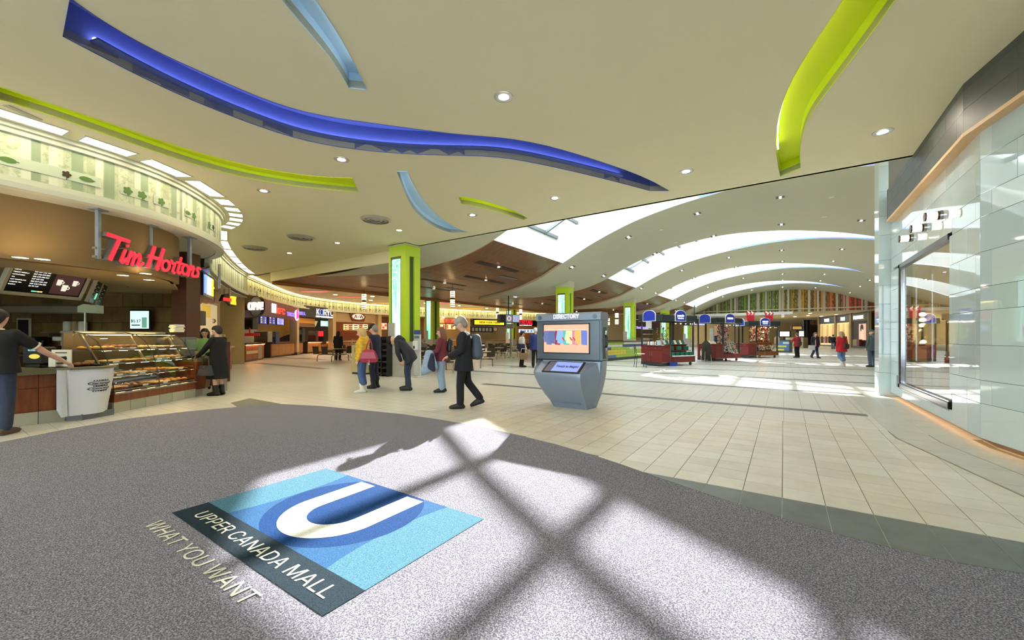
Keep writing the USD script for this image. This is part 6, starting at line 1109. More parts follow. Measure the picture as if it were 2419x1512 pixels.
def person(label, loc, head, H=1.7, pose=None, skin='fair', top=None, hem=.1, sleeves=True, pants=None, shoes=None, boot=.0, hair=None, hair_len=0, cap=None, scarf=None, hood=None, puff=0, wide=1.0, skirt=None, cuff=None, detail=True, group=None):
    s = H / 1.75; v = lambda *a: np.array(a, float) * s
    J = dict(hip=v(0, 0, .95), chest=v(.0, 0, 1.28), neck=v(-.01, 0, 1.47), head=v(.03, 0, 1.635))
    for k, q in (('L', 1), ('R', -1)): J.update({'sh' + k: v(-.01, q * .185, 1.42), 'el' + k: v(-.03, q * .235, 1.13), 'wr' + k: v(.06, q * .22, .9), 'hp' + k: v(0, q * .09, .93), 'kn' + k: v(.02, q * .1, .5), 'an' + k: v(-.03, q * .1, .085), 'to' + k: v(.14, q * .125, .03)})
    for k, p in (pose or {}).items(): J[k] = v(*p)
    fx_, lf = np.array([1., 0, 0]), np.array([0, 1., 0])
    t = thing('person', label, 'person', group, (*loc, 0), head)
    up = J['neck'] - J['hip']; L = np.linalg.norm(up); up /= L; fw = np.cross(lf, up); fw /= np.linalg.norm(fw); fw = fw if fw[0] > 0 or abs(up[0]) > .9 else -fw
    def ring(c, hw, hd, u=up, f=fw, n=18): a = np.linspace(0, 2 * np.pi, n, endpoint=False); return c + np.outer(np.cos(a) * hd * s, f) + np.outer(np.sin(a) * hw * s * wide, lf)
    hd_up = J['head'] - J['neck']; hd_up /= np.linalg.norm(hd_up); hf = fx_ - hd_up * hd_up[0]; hf /= np.linalg.norm(hf)
    hp_ = lambda a, b, c: J['head'] + (hf * a + lf * b + hd_up * c) * s
    torso = lambda g: loft([ring(J['hip'] - up * .06 * s, .155 + g, .115 + g), ring(J['hip'] + up * .02 * s, .17 + g, .12 + g), ring(J['hip'] + up * .2 * s, .145 + g, .105 + g), ring(J['hip'] + up * .38 * s, .18 + g, .125 + g), ring(J['neck'] - up * .06 * s, .165 + g, .1 + g), ring(J['neck'] + up * .01 * s, .07 + g * .6, .06 + g * .6)])
    arm = lambda k, g: [bone(J['sh' + k], J['el' + k], (.056 + g) * s, (.043 + g) * s), bone(J['el' + k], J['wr' + k] + (J['el' + k] - J['wr' + k]) * .06, (.043 + g) * s, (.03 + g) * s)]
    leg = lambda k, g, e=.0, lift=.0: [bone(J['hp' + k], J['kn' + k], (.088 + g) * s, (.058 + g) * s), bone(J['kn' + k], J['an' + k] + np.array([0, 0, .03 + lift]) * s, (.058 + g) * s, (.042 + g + e) * s)]
    # skin: one body
    B = [torso(0)] + arm('L', 0) + arm('R', 0) + leg('L', 0) + leg('R', 0) + [bone(J['neck'] - up * .04 * s, J['head'] - hd_up * .05 * s, .055 * s, .052 * s), m3.Manifold.batch_hull([ms(hp_(-.02, 0, .03), .093 * s), ms(hp_(.02, 0, .025), .085 * s), ms(hp_(.045, 0, -.07), .045 * s), ms(hp_(.0, 0, -.04), .07 * s)])]
    B += [m3.Manifold.batch_hull([ms(hp_(.1, 0, .01), .012 * s, 8), ms(hp_(.122, 0, -.028), .016 * s, 8), ms(hp_(.09, 0, -.03), .02 * s, 8)])] + [ms(hp_(-.005, q * .09, -.01), (.018 * s, .012 * s, .03 * s), 8) for q in (1, -1)]
    B += [bone(J['an' + k], J['to' + k] + np.array([0, 0, .01]), .042 * s, .03 * s) for k in 'LR']
    body = tm(add(B), .045 * s, 6)
    hands = []
    for k, q in (('L', 1), ('R', -1)):
        d = J['wr' + k] - J['el' + k]; d /= np.linalg.norm(d); sd = np.cross(d, [0, 0, 1]) if abs(d[2]) < .8 else fx_ - d * d[0]; sd /= np.linalg.norm(sd); n_ = np.cross(d, sd); w0 = J['wr' + k]
        H_ = [m3.Manifold.batch_hull([ms(w0 - d * .02 * s, .026 * s, 8), ms(w0 + (d * .085 + sd * .03) * s, .014 * s, 8), ms(w0 + (d * .085 - sd * .03) * s, .014 * s, 8)])]
        for i, (o, ln) in enumerate(((-.031, .062), (-.011, .078), (.011, .074), (.031, .066))):
            a = w0 + (d * .088 + sd * o) * s; b = a + (d * ln * .55 + n_ * .012) * s; c = b + (d * ln * .35 + n_ * .024) * s; H_ += [m3.Manifold.batch_hull([ms(a, .0095 * s, 7), ms(b, .0088 * s, 7)]), m3.Manifold.batch_hull([ms(b, .0088 * s, 7), ms(c, .0075 * s, 7)])]
        a = w0 + (d * .03 + sd * .028) * s; b = a + (d * .03 + sd * .03 + n_ * .01) * s; H_ += [m3.Manifold.batch_hull([ms(a, .013 * s, 7), ms(b, .011 * s, 7)]), m3.Manifold.batch_hull([ms(b, .011 * s, 7), ms(b + (d * .032 + n_ * .008) * s, .009 * s, 7)])]
        hands.append(tm(add(H_)))
    part(t, 'body', cat([body] + hands), SKIN[skin], smooth=50)
    if detail:
        for q in (1, -1): part(t, 'eye', ball(hp_(.093, q * .034, .012), .011 * s, 1), eyem)
        part(t, 'mouth', ball(hp_(.094, 0, -.062), (.008 * s, .022 * s, .007 * s), 1), lipm)
    if pants is not None and skirt is None:
        part(t, 'trousers', tm(add([loft([ring(J['hip'] + up * .12 * s, .165, .122), ring(J['hip'] - np.array([0, 0, .02]) * s, .185, .135), ring(J['hip'] - np.array([0, 0, .1]) * s, .165, .115)])] + leg('L', .018, .012, boot * .8) + leg('R', .018, .012, boot * .8)), .04 * s, 5), pants, smooth=60)
    if shoes is not None:
        for k in 'LR':
            a, b = J['an' + k], J['to' + k]; d = b - a; d[2] = 0; d /= np.linalg.norm(d) + 1e-9; z0 = max(0, min(a[2] - .085 * s, b[2] - .03 * s)); e = lambda f_, z, r: ms(a * [1, 1, 0] + d * f_ * s + np.array([0, 0, z]), r, 12)
            za = a[2] - .085 * s; pts = [m3.Manifold.batch_hull([e(-.06, za + .04 * s, .04 * s), e(.06, za + .045 * s, .045 * s), e(np.linalg.norm((b - a)[:2]) / s + .02, max(b[2], .034 * s), .037 * s), e(-.02, za + .09 * s, .042 * s)])]
            if boot: pts.append(bone(a + np.array([0, 0, 0]), a + (J['kn' + k] - a) / np.linalg.norm(J['kn' + k] - a) * boot * s, .058 * s, .068 * s))
            m = tm(add(pts), .03 * s, 3); m.vertices[:, 2] = np.maximum(m.vertices[:, 2], .002); part(t, 'boot' if boot else 'shoe', m, shoes, smooth=50)
    if top is not None:
        g = .022 + puff * .012
        rings = [ring(J['neck'] + up * .015 * s, .075 + g * .5, .07 + g * .5), ring(J['neck'] - up * .05 * s, .17 + g, .105 + g), ring(J['hip'] + up * .38 * s, .185 + g, .135 + g), ring(J['hip'] + up * .18 * s, .165 + g + puff * .02, .125 + g + puff * .02), ring(J['hip'] + up * .02 * s, .185 + g, .14 + g)]
        dn = up * .35 + np.array([0, 0, .65]); dn /= np.linalg.norm(dn)
        if hem > .02: rings.append(ring(J['hip'] - dn * hem * s, .19 + g + hem * .1, .145 + g + hem * .12))
        A = (arm('L', g * .8) + arm('R', g * .8)) if sleeves else [bone(J['sh' + k], J['sh' + k] * .45 + J['el' + k] * .55, (.066 + g * .6) * s, (.06 + g * .6) * s) for k in 'LR']
        m = tm(add([loft(rings)] + A), .035 * s, 5)
        if puff:
            zz_ = m.vertices[:, 2] if puff < 2 else m.vertices[:, 2]; m.vertices += m.vertex_normals * (np.abs(np.sin(zz_ * np.pi / .075))[:, None] - .5) * .02
        part(t, 'jacket' if sleeves else 'shirt', m, top, smooth=60)
        if cuff is not None:
            for k in 'LR': c = J['sh' + k] * .45 + J['el' + k] * .55; d = J['el' + k] - J['sh' + k]; d /= np.linalg.norm(d); part(t, 'sleeve_band', cyl(c + d * .045 * s, c + d * .062 * s, .077 * s, 18), cuff)
            part(t, 'collar', cyl(J['neck'] - up * .0, J['neck'] + up * .03 * s, .09 * s, 18, .075 * s), cuff)
    if skirt is not None: part(t, 'skirt', tm(loft([ring(J['hip'] + up * .1 * s, .17, .13), ring(J['hip'] - np.array([0, 0, .45]) * s, .22, .17)])), skirt, smooth=60)
    if hair is not None:
        Hh = [m3.Manifold.batch_hull([ms(hp_(-.035, 0, .045), .1 * s), ms(hp_(.015, 0, .06), .088 * s), ms(hp_(-.06, 0, -.02), .08 * s)])]
        if hair_len: Hh += [m3.Manifold.batch_hull([ms(hp_(-.06, q * .05, 0), .07 * s), ms(hp_(-.07, q * .05, -.06 - hair_len), .055 * s)]) for q in (1, -1)] + [m3.Manifold.batch_hull([ms(hp_(-.02, q * .085, .02), .03 * s), ms(hp_(-.02, q * .085, -.04 - hair_len * .8), .03 * s)]) for q in (1, -1)]
        m = tm(add(Hh) - add([m3.Manifold.batch_hull([ms(hp_(.09, 0, -.0), .075 * s), ms(hp_(.1, 0, -.12), .09 * s)])]), .03 * s, 4); part(t, 'hair', m, hair, smooth=60)
    if cap is not None:
        m = tm(m3.Manifold.batch_hull([ms(hp_(-.02, 0, .065), .1 * s), ms(hp_(.02, 0, .06), .095 * s)]) - m3.Manifold.batch_hull([ms(hp_(.0, 0, -.05), .1 * s), ms(hp_(.0, 0, -.3), .2 * s)]), .03 * s, 2); part(t, 'cap', m, cap, smooth=60)
        part(t, 'cap_brim', tm(m3.Manifold.batch_hull([ms(hp_(.09, 0, .045), (.03 * s, .07 * s, .008 * s)), ms(hp_(.17, 0, .03), (.03 * s, .05 * s, .008 * s))])), cap, smooth=60)
    if hood is not None: part(t, 'hood', tm(m3.Manifold.batch_hull([ms(J['neck'] + (-fw * .07 + up * .01) * s, .1 * s), ms(J['neck'] + (-fw * .09 - up * .08) * s, .1 * s), ms(J['neck'] + up * .0 * s, .1 * s)])), hood, smooth=60)
    if scarf is not None: part(t, 'scarf', tm(add([m3.Manifold.batch_hull([ms(J['neck'] + (lf * .06) * s, .05 * s), ms(J['neck'] - lf * .06 * s, .05 * s), ms(J['neck'] + fw * .06 * s, .045 * s)]), bone(J['neck'] + (fw * .09 - lf * .05) * s, J['hip'] + (fw * .17 - lf * .1 - up * .12) * s, .03 * s, .04 * s)]), .04 * s, 2), scarf, smooth=60)
    return t
def pl_(px, py, back=0): p = G(px, py); return p
RT = 34
jean = M('denim', (74, 98, 144), .85, noise=(30, .15)); jeanl = M('denim_light', (150, 172, 200), .85, noise=(30, .12)); jeand = M('denim_dark', (48, 58, 78), .85, noise=(30, .15)); blackc = M('cloth_black', (24, 24, 28), .85); navyc = M('cloth_navy', (34, 40, 66), .85); shoeb = M('shoe_black', (26, 24, 24), .5); brownsh = M('shoe_brown', (86, 66, 48), .6)
# the man at the counter
p = at(-8, 5.75); person('person in a black polo shirt with white cuff stripes leaning on the coffee counter', p, RT + 112, 1.78, dict(elR=(.22, -.38, 1.16), wrR=(.5, -.46, 1.0), elL=(.1, .3, 1.12), wrL=(.32, .2, 1.0)), 'fair', M('polo_black', (20, 20, 24), .8), .08, False, jeand, brownsh, hair=M('hair_dark', (38, 30, 26), .6), cuff=paper, wide=1.12)
p = at(484, 10.95); person('person in a green shirt and black apron behind the coffee counter', p, RT + 300, 1.62, dict(wrR=(.3, -.12, 1.02), elR=(.08, -.26, 1.12), wrL=(.32, .1, 1.02), elL=(.08, .26, 1.12)), 'tan', M('shirt_green', (120, 160, 90), .8), .05, False, blackc, shoeb, hair=M('hair_black', (22, 18, 18), .5), hair_len=.1)
p = at(515, 9.75); person('person in a long black coat paying at the coffee counter', p, RT + 178, 1.66, dict(elR=(.2, -.24, 1.12), wrR=(.44, -.16, 1.02), elL=(.2, .24, 1.12), wrL=(.42, .14, 1.0)), 'fair', M('coat_black', (18, 18, 22), .9), .52, True, None, shoeb, boot=.14, hair=M('hair_dark', (38, 30, 26), .6), wide=1.12)
q = at(486, 9.45); hb = thing('handbag', 'dark blue-grey handbag held by the person in the long black coat', 'handbag', None, (*q, .5), RT); part(hb, 'bag', hull([(-.16, -.06, 0), (.16, -.06, 0), (-.16, .06, 0), (.16, .06, 0), (-.11, -.05, .24), (.11, -.05, .24), (-.11, .05, .24), (.11, .05, .24)]), M('bag_slate', (44, 50, 62), .35)); part(hb, 'handle', tube([(-.08, 0, .23), (-.06, 0, .42), (0, 0, .48), (.06, 0, .42), (.08, 0, .23)], .012, 6), M('bag_slate', (44, 50, 62), .35)); part(hb, 'clasp', ball((0, -.06, .2), .02, 1), chrome)
p = at(856, 10.2); person('person with blond hair in a yellow quilted jacket, jeans and white boots', p, RT + 184, 1.62, dict(anL=(-.03, .1, .085)), 'fair', M('puffer_yellow', (226, 180, 48), .6), .04, True, jean, M('boot_white', (226, 222, 214), .6), boot=.16, hair=M('hair_blond', (206, 172, 112), .6), hair_len=.04, puff=1, wide=1.05, hood=M('puffer_yellow', (226, 180, 48), .6))
q = at(872, 9.95); hb = thing('shoulder_bag', 'big raspberry red shoulder bag on the person in yellow', 'handbag', None, (*q, .78), RT); part(hb, 'bag', hull([(a * x, b_ * y, z) for a in (-1, 1) for b_ in (-1, 1) for x, y, z in ((.19, .07, 0.02), (.2, .08, .1), (.14, .06, .26), (.08, .04, .32), (.15, .05, 0))]), M('bag_raspberry', (166, 36, 66), .35)); part(hb, 'strap', tube([(-.08, 0, .3), (-.05, .03, .46), (.0, .06, .58), (.05, .04, .46), (.08, 0, .3)], .014, 6), M('bag_raspberry', (166, 36, 66), .35)); part(hb, 'charm', cat([cyl((.03, -.09, .06), (.03, -.09, -.03), .006, 6), ball((.03, -.09, -.04), .018, 1)]), paper)
p = at(884, 11.1); person('person in a navy jacket and black cap standing behind the person in yellow', p, RT + 172, 1.74, {}, 'fair', navyc, .14, True, M('trouser_navy', (30, 34, 52), .85), shoeb, boot=.16, hair=M('hair_grey', (150, 140, 130), .7), cap=M('cap_black', (20, 20, 22), .7), wide=1.08)
p = at(961, 10.72); person('person bending forward in a black and grey jacket and black cap', p, RT + 180, 1.76, dict(hip=(-.08, 0, .93), chest=(.1, 0, 1.16), neck=(.25, 0, 1.3), head=(.38, 0, 1.31), shL=(.2, .19, 1.27), shR=(.2, -.19, 1.27), elL=(.17, .26, 1.0), elR=(.17, -.26, 1.0), wrL=(.1, .2, .78), wrR=(.1, -.2, .78), hpL=(-.08, .09, .92), hpR=(-.08, -.09, .92), anL=(-.08, .1, .085), anR=(.0, -.12, .085), toL=(.1, .12, .03), toR=(.19, -.14, .03), knL=(-.03, .1, .5), knR=(.0, -.11, .5)), 'fair', M('jacket_charcoal', (36, 38, 46), .75), .2, True, jeand, shoeb, cap=M('cap_black', (20, 20, 22), .7), hood=M('jacket_charcoal', (36, 38, 46), .75), wide=1.1)
p = at(1043, 10.3); person('person in a burgundy sweater and light jeans carrying a pale blue coat', p, RT + 176, 1.64, dict(elR=(.06, -.26, 1.12), wrR=(.3, -.18, 1.05), elL=(.06, .26, 1.12), wrL=(.32, .16, 1.04), head=(.02, 0, 1.64)), 'fair', M('sweater_burgundy', (112, 44, 58), .85), .1, True, jeanl, shoeb, hair=M('hair_auburn', (122, 82, 54), .6), hair_len=.16, scarf=M('scarf_plaid', (170, 140, 128), .85))
q = at(1016, 10.0); cb_ = thing('carried_coat', 'pale blue and navy coat hanging over the arm of the person in burgundy', 'coat', None, (*q, .5), RT)
part(cb_, 'coat', tm(add([m3.Manifold.batch_hull([ms((-.02, 0, .54), (.1, .1, .05)), ms((-.1, 0, .1), (.13, .1, .09)), ms((.1, 0, .16), (.1, .08, .08)), ms((-.16, 0, .02), (.06, .08, .05))])]), .03, 4), M('coat_paleblue', (150, 172, 200), .7, noise=(9, .2)), smooth=60); part(cb_, 'navy_panel', tm(m3.Manifold.batch_hull([ms((.06, -.06, .42), (.06, .06, .1)), ms((.02, -.09, .2), (.07, .04, .1)), ms((.1, -.06, .1), (.05, .06, .05))]), .03, 3), M('coat_navypanel', (34, 40, 62), .7), smooth=60)
q = at(1058, 10.35); bp = thing('backpack', 'small black and tan backpack on the person in burgundy', 'backpack', None, (*q, 1.0), RT + 176); part(bp, 'bag', tm(m3.Manifold.batch_hull([ms((-.06, 0, .08), (.08, .12, .08)), ms((-.06, 0, .3), (.06, .1, .08))]), .03, 2), M('pack_black', (30, 28, 28), .4), smooth=60); part(bp, 'pocket', tm(m3.Manifold.batch_hull([ms((-.12, 0, .04), (.05, .09, .05)), ms((-.12, 0, .14), (.04, .08, .05))])), M('pack_tan', (110, 78, 54), .5), smooth=60)
p = at(1096, 7.98); person('person walking left in a long black jacket and pale cap', p, RT + 180, 1.78, dict(anR=(-.3, -.09, .16), toR=(-.16, -.1, .04), knR=(-.06, -.1, .5), anL=(.06, .1, .085), toL=(.22, .12, .03), knL=(.06, .1, .5), elL=(.02, .25, 1.13), wrL=(.26, .2, 1.02), elR=(-.1, -.25, 1.14), wrR=(.12, -.22, .98), head=(.06, 0, 1.63)), 'fair', M('jacket_black', (22, 24, 32), .85), .22, True, blackc, shoeb, hair=M('hair_grey', (150, 140, 130), .7), cap=M('cap_pale', (160, 158, 146), .7), wide=1.08)
q = at(1116, 8.05); bp = thing('backpack', 'grey-blue backpack on the person walking in black', 'backpack', None, (*q, .95), RT + 180); part(bp, 'bag', tm(m3.Manifold.batch_hull([ms((-.1, 0, .1), (.12, .15, .1)), ms((-.08, 0, .42), (.09, .13, .1))]), .04, 2), M('pack_slate', (74, 88, 100), .6), smooth=60); part(bp, 'stripe', cat([box(-.235, -.2, -.1, .1, z, z + .02) for z in (.2, .28)]), M('pack_stripe', (170, 184, 190), .5)); part(bp, 'strap', cat([tube([(-.02, y, .5), (.14, y, .5), (.2, y, .35), (.14, y, .12)], .018, 6) for y in (-.12, .12)]), M('pack_slate', (74, 88, 100), .6))
p = at(1233, 19.0); person('person in a white and navy jacket with a pink scarf facing the food court', p, RT + 20, 1.68, dict(wrR=(.16, -.2, .86)), 'tan', M('jacket_white', (222, 220, 210), .8), .0, True, M('trouser_black', (26, 24, 28), .85), shoeb, hair=M('hair_dark', (38, 30, 26), .6), scarf=M('scarf_pink', (196, 120, 140), .85)); 
q = at(1231, 18.8); t = thing('waist_jacket', 'navy jacket tied at the waist of the person with the pink scarf', 'jacket', None, (*q, .82), RT); part(t, 'cloth', tm(loft([np.array([(.17 * math.cos(a) * k, .23 * math.sin(a) * k, z) for a in np.linspace(0, 6.28, 16, endpoint=False)]) for k, z in ((1., .28), (1.12, .12), (1.0, 0))])), navyc, smooth=60)
q = at(1236, 18.5); t = thing('tote_bag', 'tan tote bag with pale handles held by the person with the pink scarf', 'bag', None, (*q, .38), RT); part(t, 'bag', hull([(-.17, -.06, 0), (.17, -.06, 0), (-.17, .06, 0), (.17, .06, 0), (-.2, -.05, .3), (.2, -.05, .3), (-.2, .05, .3), (.2, .05, .3)]), M('tote_tan', (130, 100, 64), .6)); part(t, 'handle', tube([(-.12, 0, .28), (-.08, 0, .5), (.08, 0, .5), (.12, 0, .28)], .014, 6), M('tote_handle', (214, 200, 170), .6))
p = at(1265, 18.5); person('person in a royal blue jacket and black trousers partly behind the directory stand', p, RT + 80, 1.82, {}, 'fair', M('jacket_royal', (36, 52, 116), .8), .16, True, blackc, shoeb, hair=M('hair_white', (214, 210, 204), .7), wide=1.1)
p = G(1883, 845); person('person in a red jacket and black trousers walking away, farthest left of the mall walkers', p, RT + 100, 1.7, dict(elL=(.1, .3, 1.15), wrL=(.25, .24, 1.25)), 'fair', M('jacket_crimson', (160, 34, 50), .8), .16, True, blackc, shoeb, hair=M('hair_brown', (96, 74, 58), .6), wide=1.1, detail=False)
q = at(1889, 27.4); t = thing('shoulder_bag', 'brown shoulder bag on the person in the red jacket and black trousers', 'handbag', None, (*q, .85), RT); part(t, 'bag', rbox(-.14, .14, -.06, .06, 0, .26, .04), M('bag_brown', (70, 46, 36), .5)); part(t, 'strap', tube([(-.1, 0, .25), (-.03, .06, .62), (.1, 0, .25)], .012, 5), M('bag_brown', (70, 46, 36), .5))
p = G(1926, 846); person('person in a dark coat and jeans walking towards the viewer', p, RT + 268, 1.72, dict(anL=(.1, .1, .085), toL=(.27, .12, .03), anR=(-.22, -.1, .1), toR=(-.06, -.12, .03)), 'fair', M('coat_darkblue', (28, 30, 42), .85), .2, True, jeand, shoeb, hair=M('hair_brown', (96, 74, 58), .6), hair_len=.1, scarf=M('scarf_pink', (196, 120, 140), .85), detail=False)
q = at(1918, 26.9); t = thing('shopping_bag', 'white and black shopping bag carried by the person in the dark coat', 'bag', None, (*q, .55), RT); part(t, 'bag', hull([(a * x, b_ * .07, z) for a in (-1, 1) for b_ in (-1, 1) for x, z in ((.16, 0), (.18, .32))]), M('bag_greywhite', (206, 204, 206), .5)); part(t, 'handle', tube([(-.08, 0, .32), (0, 0, .5), (.08, 0, .32)], .01, 5), dark)
p = G(1988, 866); person('person in a bright red coat, jeans and white boots walking away', p, RT + 92, 1.66, dict(anL=(-.16, .1, .1), toL=(0, .12, .03)), 'fair', M('coat_red', (196, 26, 38), .8), .2, True, M('denim_mid', (104, 136, 178), .85), M('boot_cream', (220, 212, 200), .6), boot=.26, hair=M('hair_sand', (176, 150, 112), .6), hair_len=.1, wide=1.15, detail=False)
q = at(1999, 18.9); t = thing('shoulder_bag', 'dark brown bag on the person in the bright red coat', 'handbag', None, (*q, .85), RT); part(t, 'bag', rbox(-.14, .14, -.06, .06, 0, .26, .05), M('bag_darkbrown', (60, 36, 36), .5)); part(t, 'strap', tube([(-.1, 0, .24), (-.05, .08, .62), (.1, 0, .24)], .012, 5), M('bag_darkbrown', (60, 36, 36), .5))
p = G(2060, 867); person('person in a grey-green hooded jacket beside the tiled pillar', p, RT + 90, 1.74, {}, 'fair', M('jacket_greygreen', (84, 94, 92), .8), .16, True, M('trouser_slate', (78, 92, 110), .85), shoeb, cap=M('cap_greygreen', (84, 94, 92), .8), hood=M('jacket_greygreen', (84, 94, 92), .8), wide=1.12, detail=False)
p = at(799, 24.5); person('person in black seen from behind near the black food shop', p, RT + 95, 1.75, {}, 'tan', blackc, .18, True, blackc, shoeb, hair=M('hair_black', (22, 18, 18), .5), hair_len=.12, detail=False)
p = at(1968, 48); person('person in dark clothes pushing a pushchair far down the mall', p, RT + 60, 1.7, dict(wrL=(.3, .2, 1.02), wrR=(.3, -.2, 1.02)), 'fair', blackc, .12, True, M('trouser_slate', (78, 92, 110), .85), shoeb, hair=M('hair_black', (22, 18, 18), .5), detail=False)
q = at(1976, 48.6); t = thing('pushchair', 'dark pushchair far down the mall', 'pushchair', None, (*q, 0), RT + 60); part(t, 'seat', hull([(-.2, -.22, .35), (.25, -.22, .3), (-.3, -.2, .95), (-.2, .22, .35), (.25, .22, .3), (-.3, .2, .95)]), blackc); part(t, 'frame', cat([tube([(.35, y, .12), (-.1, y, .6), (-.4, y, 1.02)], .02, 6) for y in (-.24, .24)]), steel)
for a in ((.35, -.25), (.35, .25), (-.3, -.25), (-.3, .25)): part(t, 'wheel', cyl((a[0], a[1] - .02, .12), (a[0], a[1] + .02, .12), .12, 14), dark)
p = at(1003, 22.8); t = person('person in grey sitting at a table behind the nearest column', p, RT + 150, 1.7, dict(hip=(0, 0, .55), chest=(.02, 0, .9), neck=(.04, 0, 1.08), head=(.09, 0, 1.22), shL=(.03, .18, 1.02), shR=(.03, -.18, 1.02), elL=(.12, .24, .8), elR=(.12, -.24, .8), wrL=(.36, .16, .78), wrR=(.36, -.16, .78), hpL=(0, .09, .54), hpR=(0, -.09, .54), knL=(.42, .11, .52), knR=(.42, -.11, .52), anL=(.4, .1, .085), anR=(.4, -.1, .085), toL=(.56, .12, .03), toR=(.56, -.12, .03)), 'fair', M('jacket_grey', (120, 116, 112), .8), .02, True, blackc, shoeb, hair=M('hair_grey', (150, 140, 130), .7), detail=False)

# ================================================================ SALES CARTS
cartm = M('cart_red', (116, 38, 36), .45); cartb = M('cart_beam', (40, 52, 58), .4); signb = M('cart_sign', (32, 52, 150), .4, emit=.25); greenb = M('box_green', (22, 104, 84), .5); whiteg = M('goods_white', (232, 236, 234), .5)
def cart(lab, c, l, r, H, sign, sub, wood=None):
    c, l, r = G(*c), G(*l), G(*r); ex = (r - c); L = np.linalg.norm(ex); ex /= L; ey = np.array([-ex[1], ex[0]]); D = float(np.clip(np.linalg.norm(l - c), .9, 1.3)); wm = wood or cartm
    t = thing('sales_cart', lab, 'sales cart', 'dark canopied sales carts'); F = lambda m: fr(m, (*c, 0), (*ex, 0), (*ey, 0), (0, 0, 1))
    part(t, 'cabinet', F(rbox(.02, .62, .02, D, .17, .98, .01)), cartm)
    for a in (.04, D / 2 + .01):
        part(t, 'door', F(rbox(.0, .02, a, a + D / 2 - .05, .2, .76, .006)), cartm); part(t, 'drawer', F(rbox(.0, .02, a, a + D / 2 - .05, .78, .96, .006)), cartm); part(t, 'handle', F(box(-.02, 0, a + D / 4 - .07, a + D / 4 + .03, .87, .89)), steel)
    for a in (D / 2 - .07, D / 2 + .05): part(t, 'handle', F(box(-.025, 0, a, a + .02, .5, .7)), steel)
    part(t, 'plinth', F(box(.02, .64, .02, D, .04, .17)), cartb); part(t, 'edge_rail', F(cat([box(.6, .625, -.01, .015, 0, 1.0), box(.0, .62, -.01, .01, .16, .18)])), steel)
    part(t, 'worktop', F(rbox(-.02, .66, -.02, D + .02, .98, 1.01, .006)), wm)
    part(t, 'deck', F(rbox(.62, L, -.06, D + .06, .16, .42, .01)), wm)
    for k, (yy, z) in enumerate(((-.02, .42), (.22, .72), (.42, 1.02))): part(t, 'step_shelf', F(rbox(.66, L - .02, yy - .06, D - yy + .06, z, z + .03, .006)), wm)
    part(t, 'riser', F(box(.68, L - .04, .42, D - .42, .42, 1.02)), wm)
    for a in (.64, L - .06):
        for b_ in (.02, D - .08): part(t, 'post', F(box(a, a + .07, b_, b_ + .07, .4, H - .3)), cartb)
    part(t, 'post', F(box(.0, .06, D - .08, D - .02, 1.0, H - .3)), cartb)
    part(t, 'canopy_beam', F(cat([rbox(-.08, L + .1, -.1, .0, H - .32, H, .02), rbox(-.08, L + .1, D, D + .1, H - .32, H, .02), rbox(-.1, .0, -.1, D + .1, H - .32, H, .02), rbox(L, L + .1, -.1, D + .1, H - .32, H, .02)])), cartb); part(t, 'canopy_roof', F(box(0, L, 0, D, H - .08, H - .05)), cartb)
    for k in range(5): part(t, 'spot_lamp', F(cat([cyl((.75 + k * (L - .9) / 4, .1, H - .4), (.75 + k * (L - .9) / 4, .1, H - .3), .04, 8)])), dark); part(t, 'bulb', F(ball((.75 + k * (L - .9) / 4, .1, H - .41), .03, 1)), M('spot_bulb', (255, 244, 220), emit=40, ecol=(255, 236, 200)))
    for side in (0, 1):
        w = .38; arc = sg.Polygon([(-w, -.28)] + [(w * math.cos(a), .02 + .22 * math.sin(a)) for a in np.linspace(math.pi, 0, 20)] + [(w, -.28)])
        A = (lambda m: F(fr(m, (L * .5, -.115, H - .02), (1, 0, 0), (0, 0, 1), (0, -1, 0)))) if side == 0 else (lambda m: F(fr(m, (-.115, D * .5, H - .02), (0, -1, 0), (0, 0, 1), (-1, 0, 0))))
        part(t, 'arched_sign', A(prism(arc, -.02, .02)), signb); part(t, 'sign_rim', A(prism(arc.buffer(.015).difference(arc.buffer(-.008)), -.02, .025)), paper)
        if side == 0:
            part(t, 'lettering', A(text(sign, .11, .01, True, width=.5).apply_translation([0, -.07, .02])), wht)
            if sub: part(t, 'lettering', A(text(sub, .06, .01, True, width=.42).apply_translation([0, -.18, .02])), wht)
    for a in (.9, L - .25):
        for b_ in (.02, D - .06): part(t, 'caster', F(cyl((a, b_, .08), (a, b_ + .05, .08), .08, 12)), dark)
    if wood is not None: part(t, 'glass_case', F(rbox(.8, L - .1, -.08, .3, .5, .9, .02)), cg); part(t, 'handrail', F(cat([tube([(a, -.12, .05), (a, -.12, .9)], .015, 6) for a in (.7, L * .5)] + [tube([(.3, -.12, .1), (L, -.12, .1)], .015, 6)])), steel)
    return t, F, L, D
t, F1, L1, D1 = cart('first sales cart with a blue arched sign reading proactiv and green boxes', (1563, 866), (1521, 861), (1640, 862), 2.5, 'proactiv', 'SOLUTION')
def goods(name, lab, F, x, y, z, m, mt, cat_, group=None):
    q = F(trimesh.Trimesh([(x, y, z), (x, y, z), (x, y, z)], [(0, 1, 2)], process=False)).vertices[0]
    a = F(trimesh.Trimesh([(1, 0, 0), (0, 0, 0), (0, 0, 0)], [(0, 1, 2)], process=False)).vertices; d = a[0] - a[1]
    return solo(name, rz(m, math.degrees(math.atan2(d[1], d[0])), q), mt, lab, cat_, group)
lv = ['lowest', 'middle', 'top']
for k in range(5): goods('product_box', f'{["first","second","third","fourth","fifth"][k]} green product box from the left on the lowest shelf of the first sales cart', F1, .85 + k * (L1 - 1.05) / 4, .08, .452, rbox(-.11, .11, -.07, .07, 0, .22, .01), greenb, 'box', 'green boxes of the first cart')
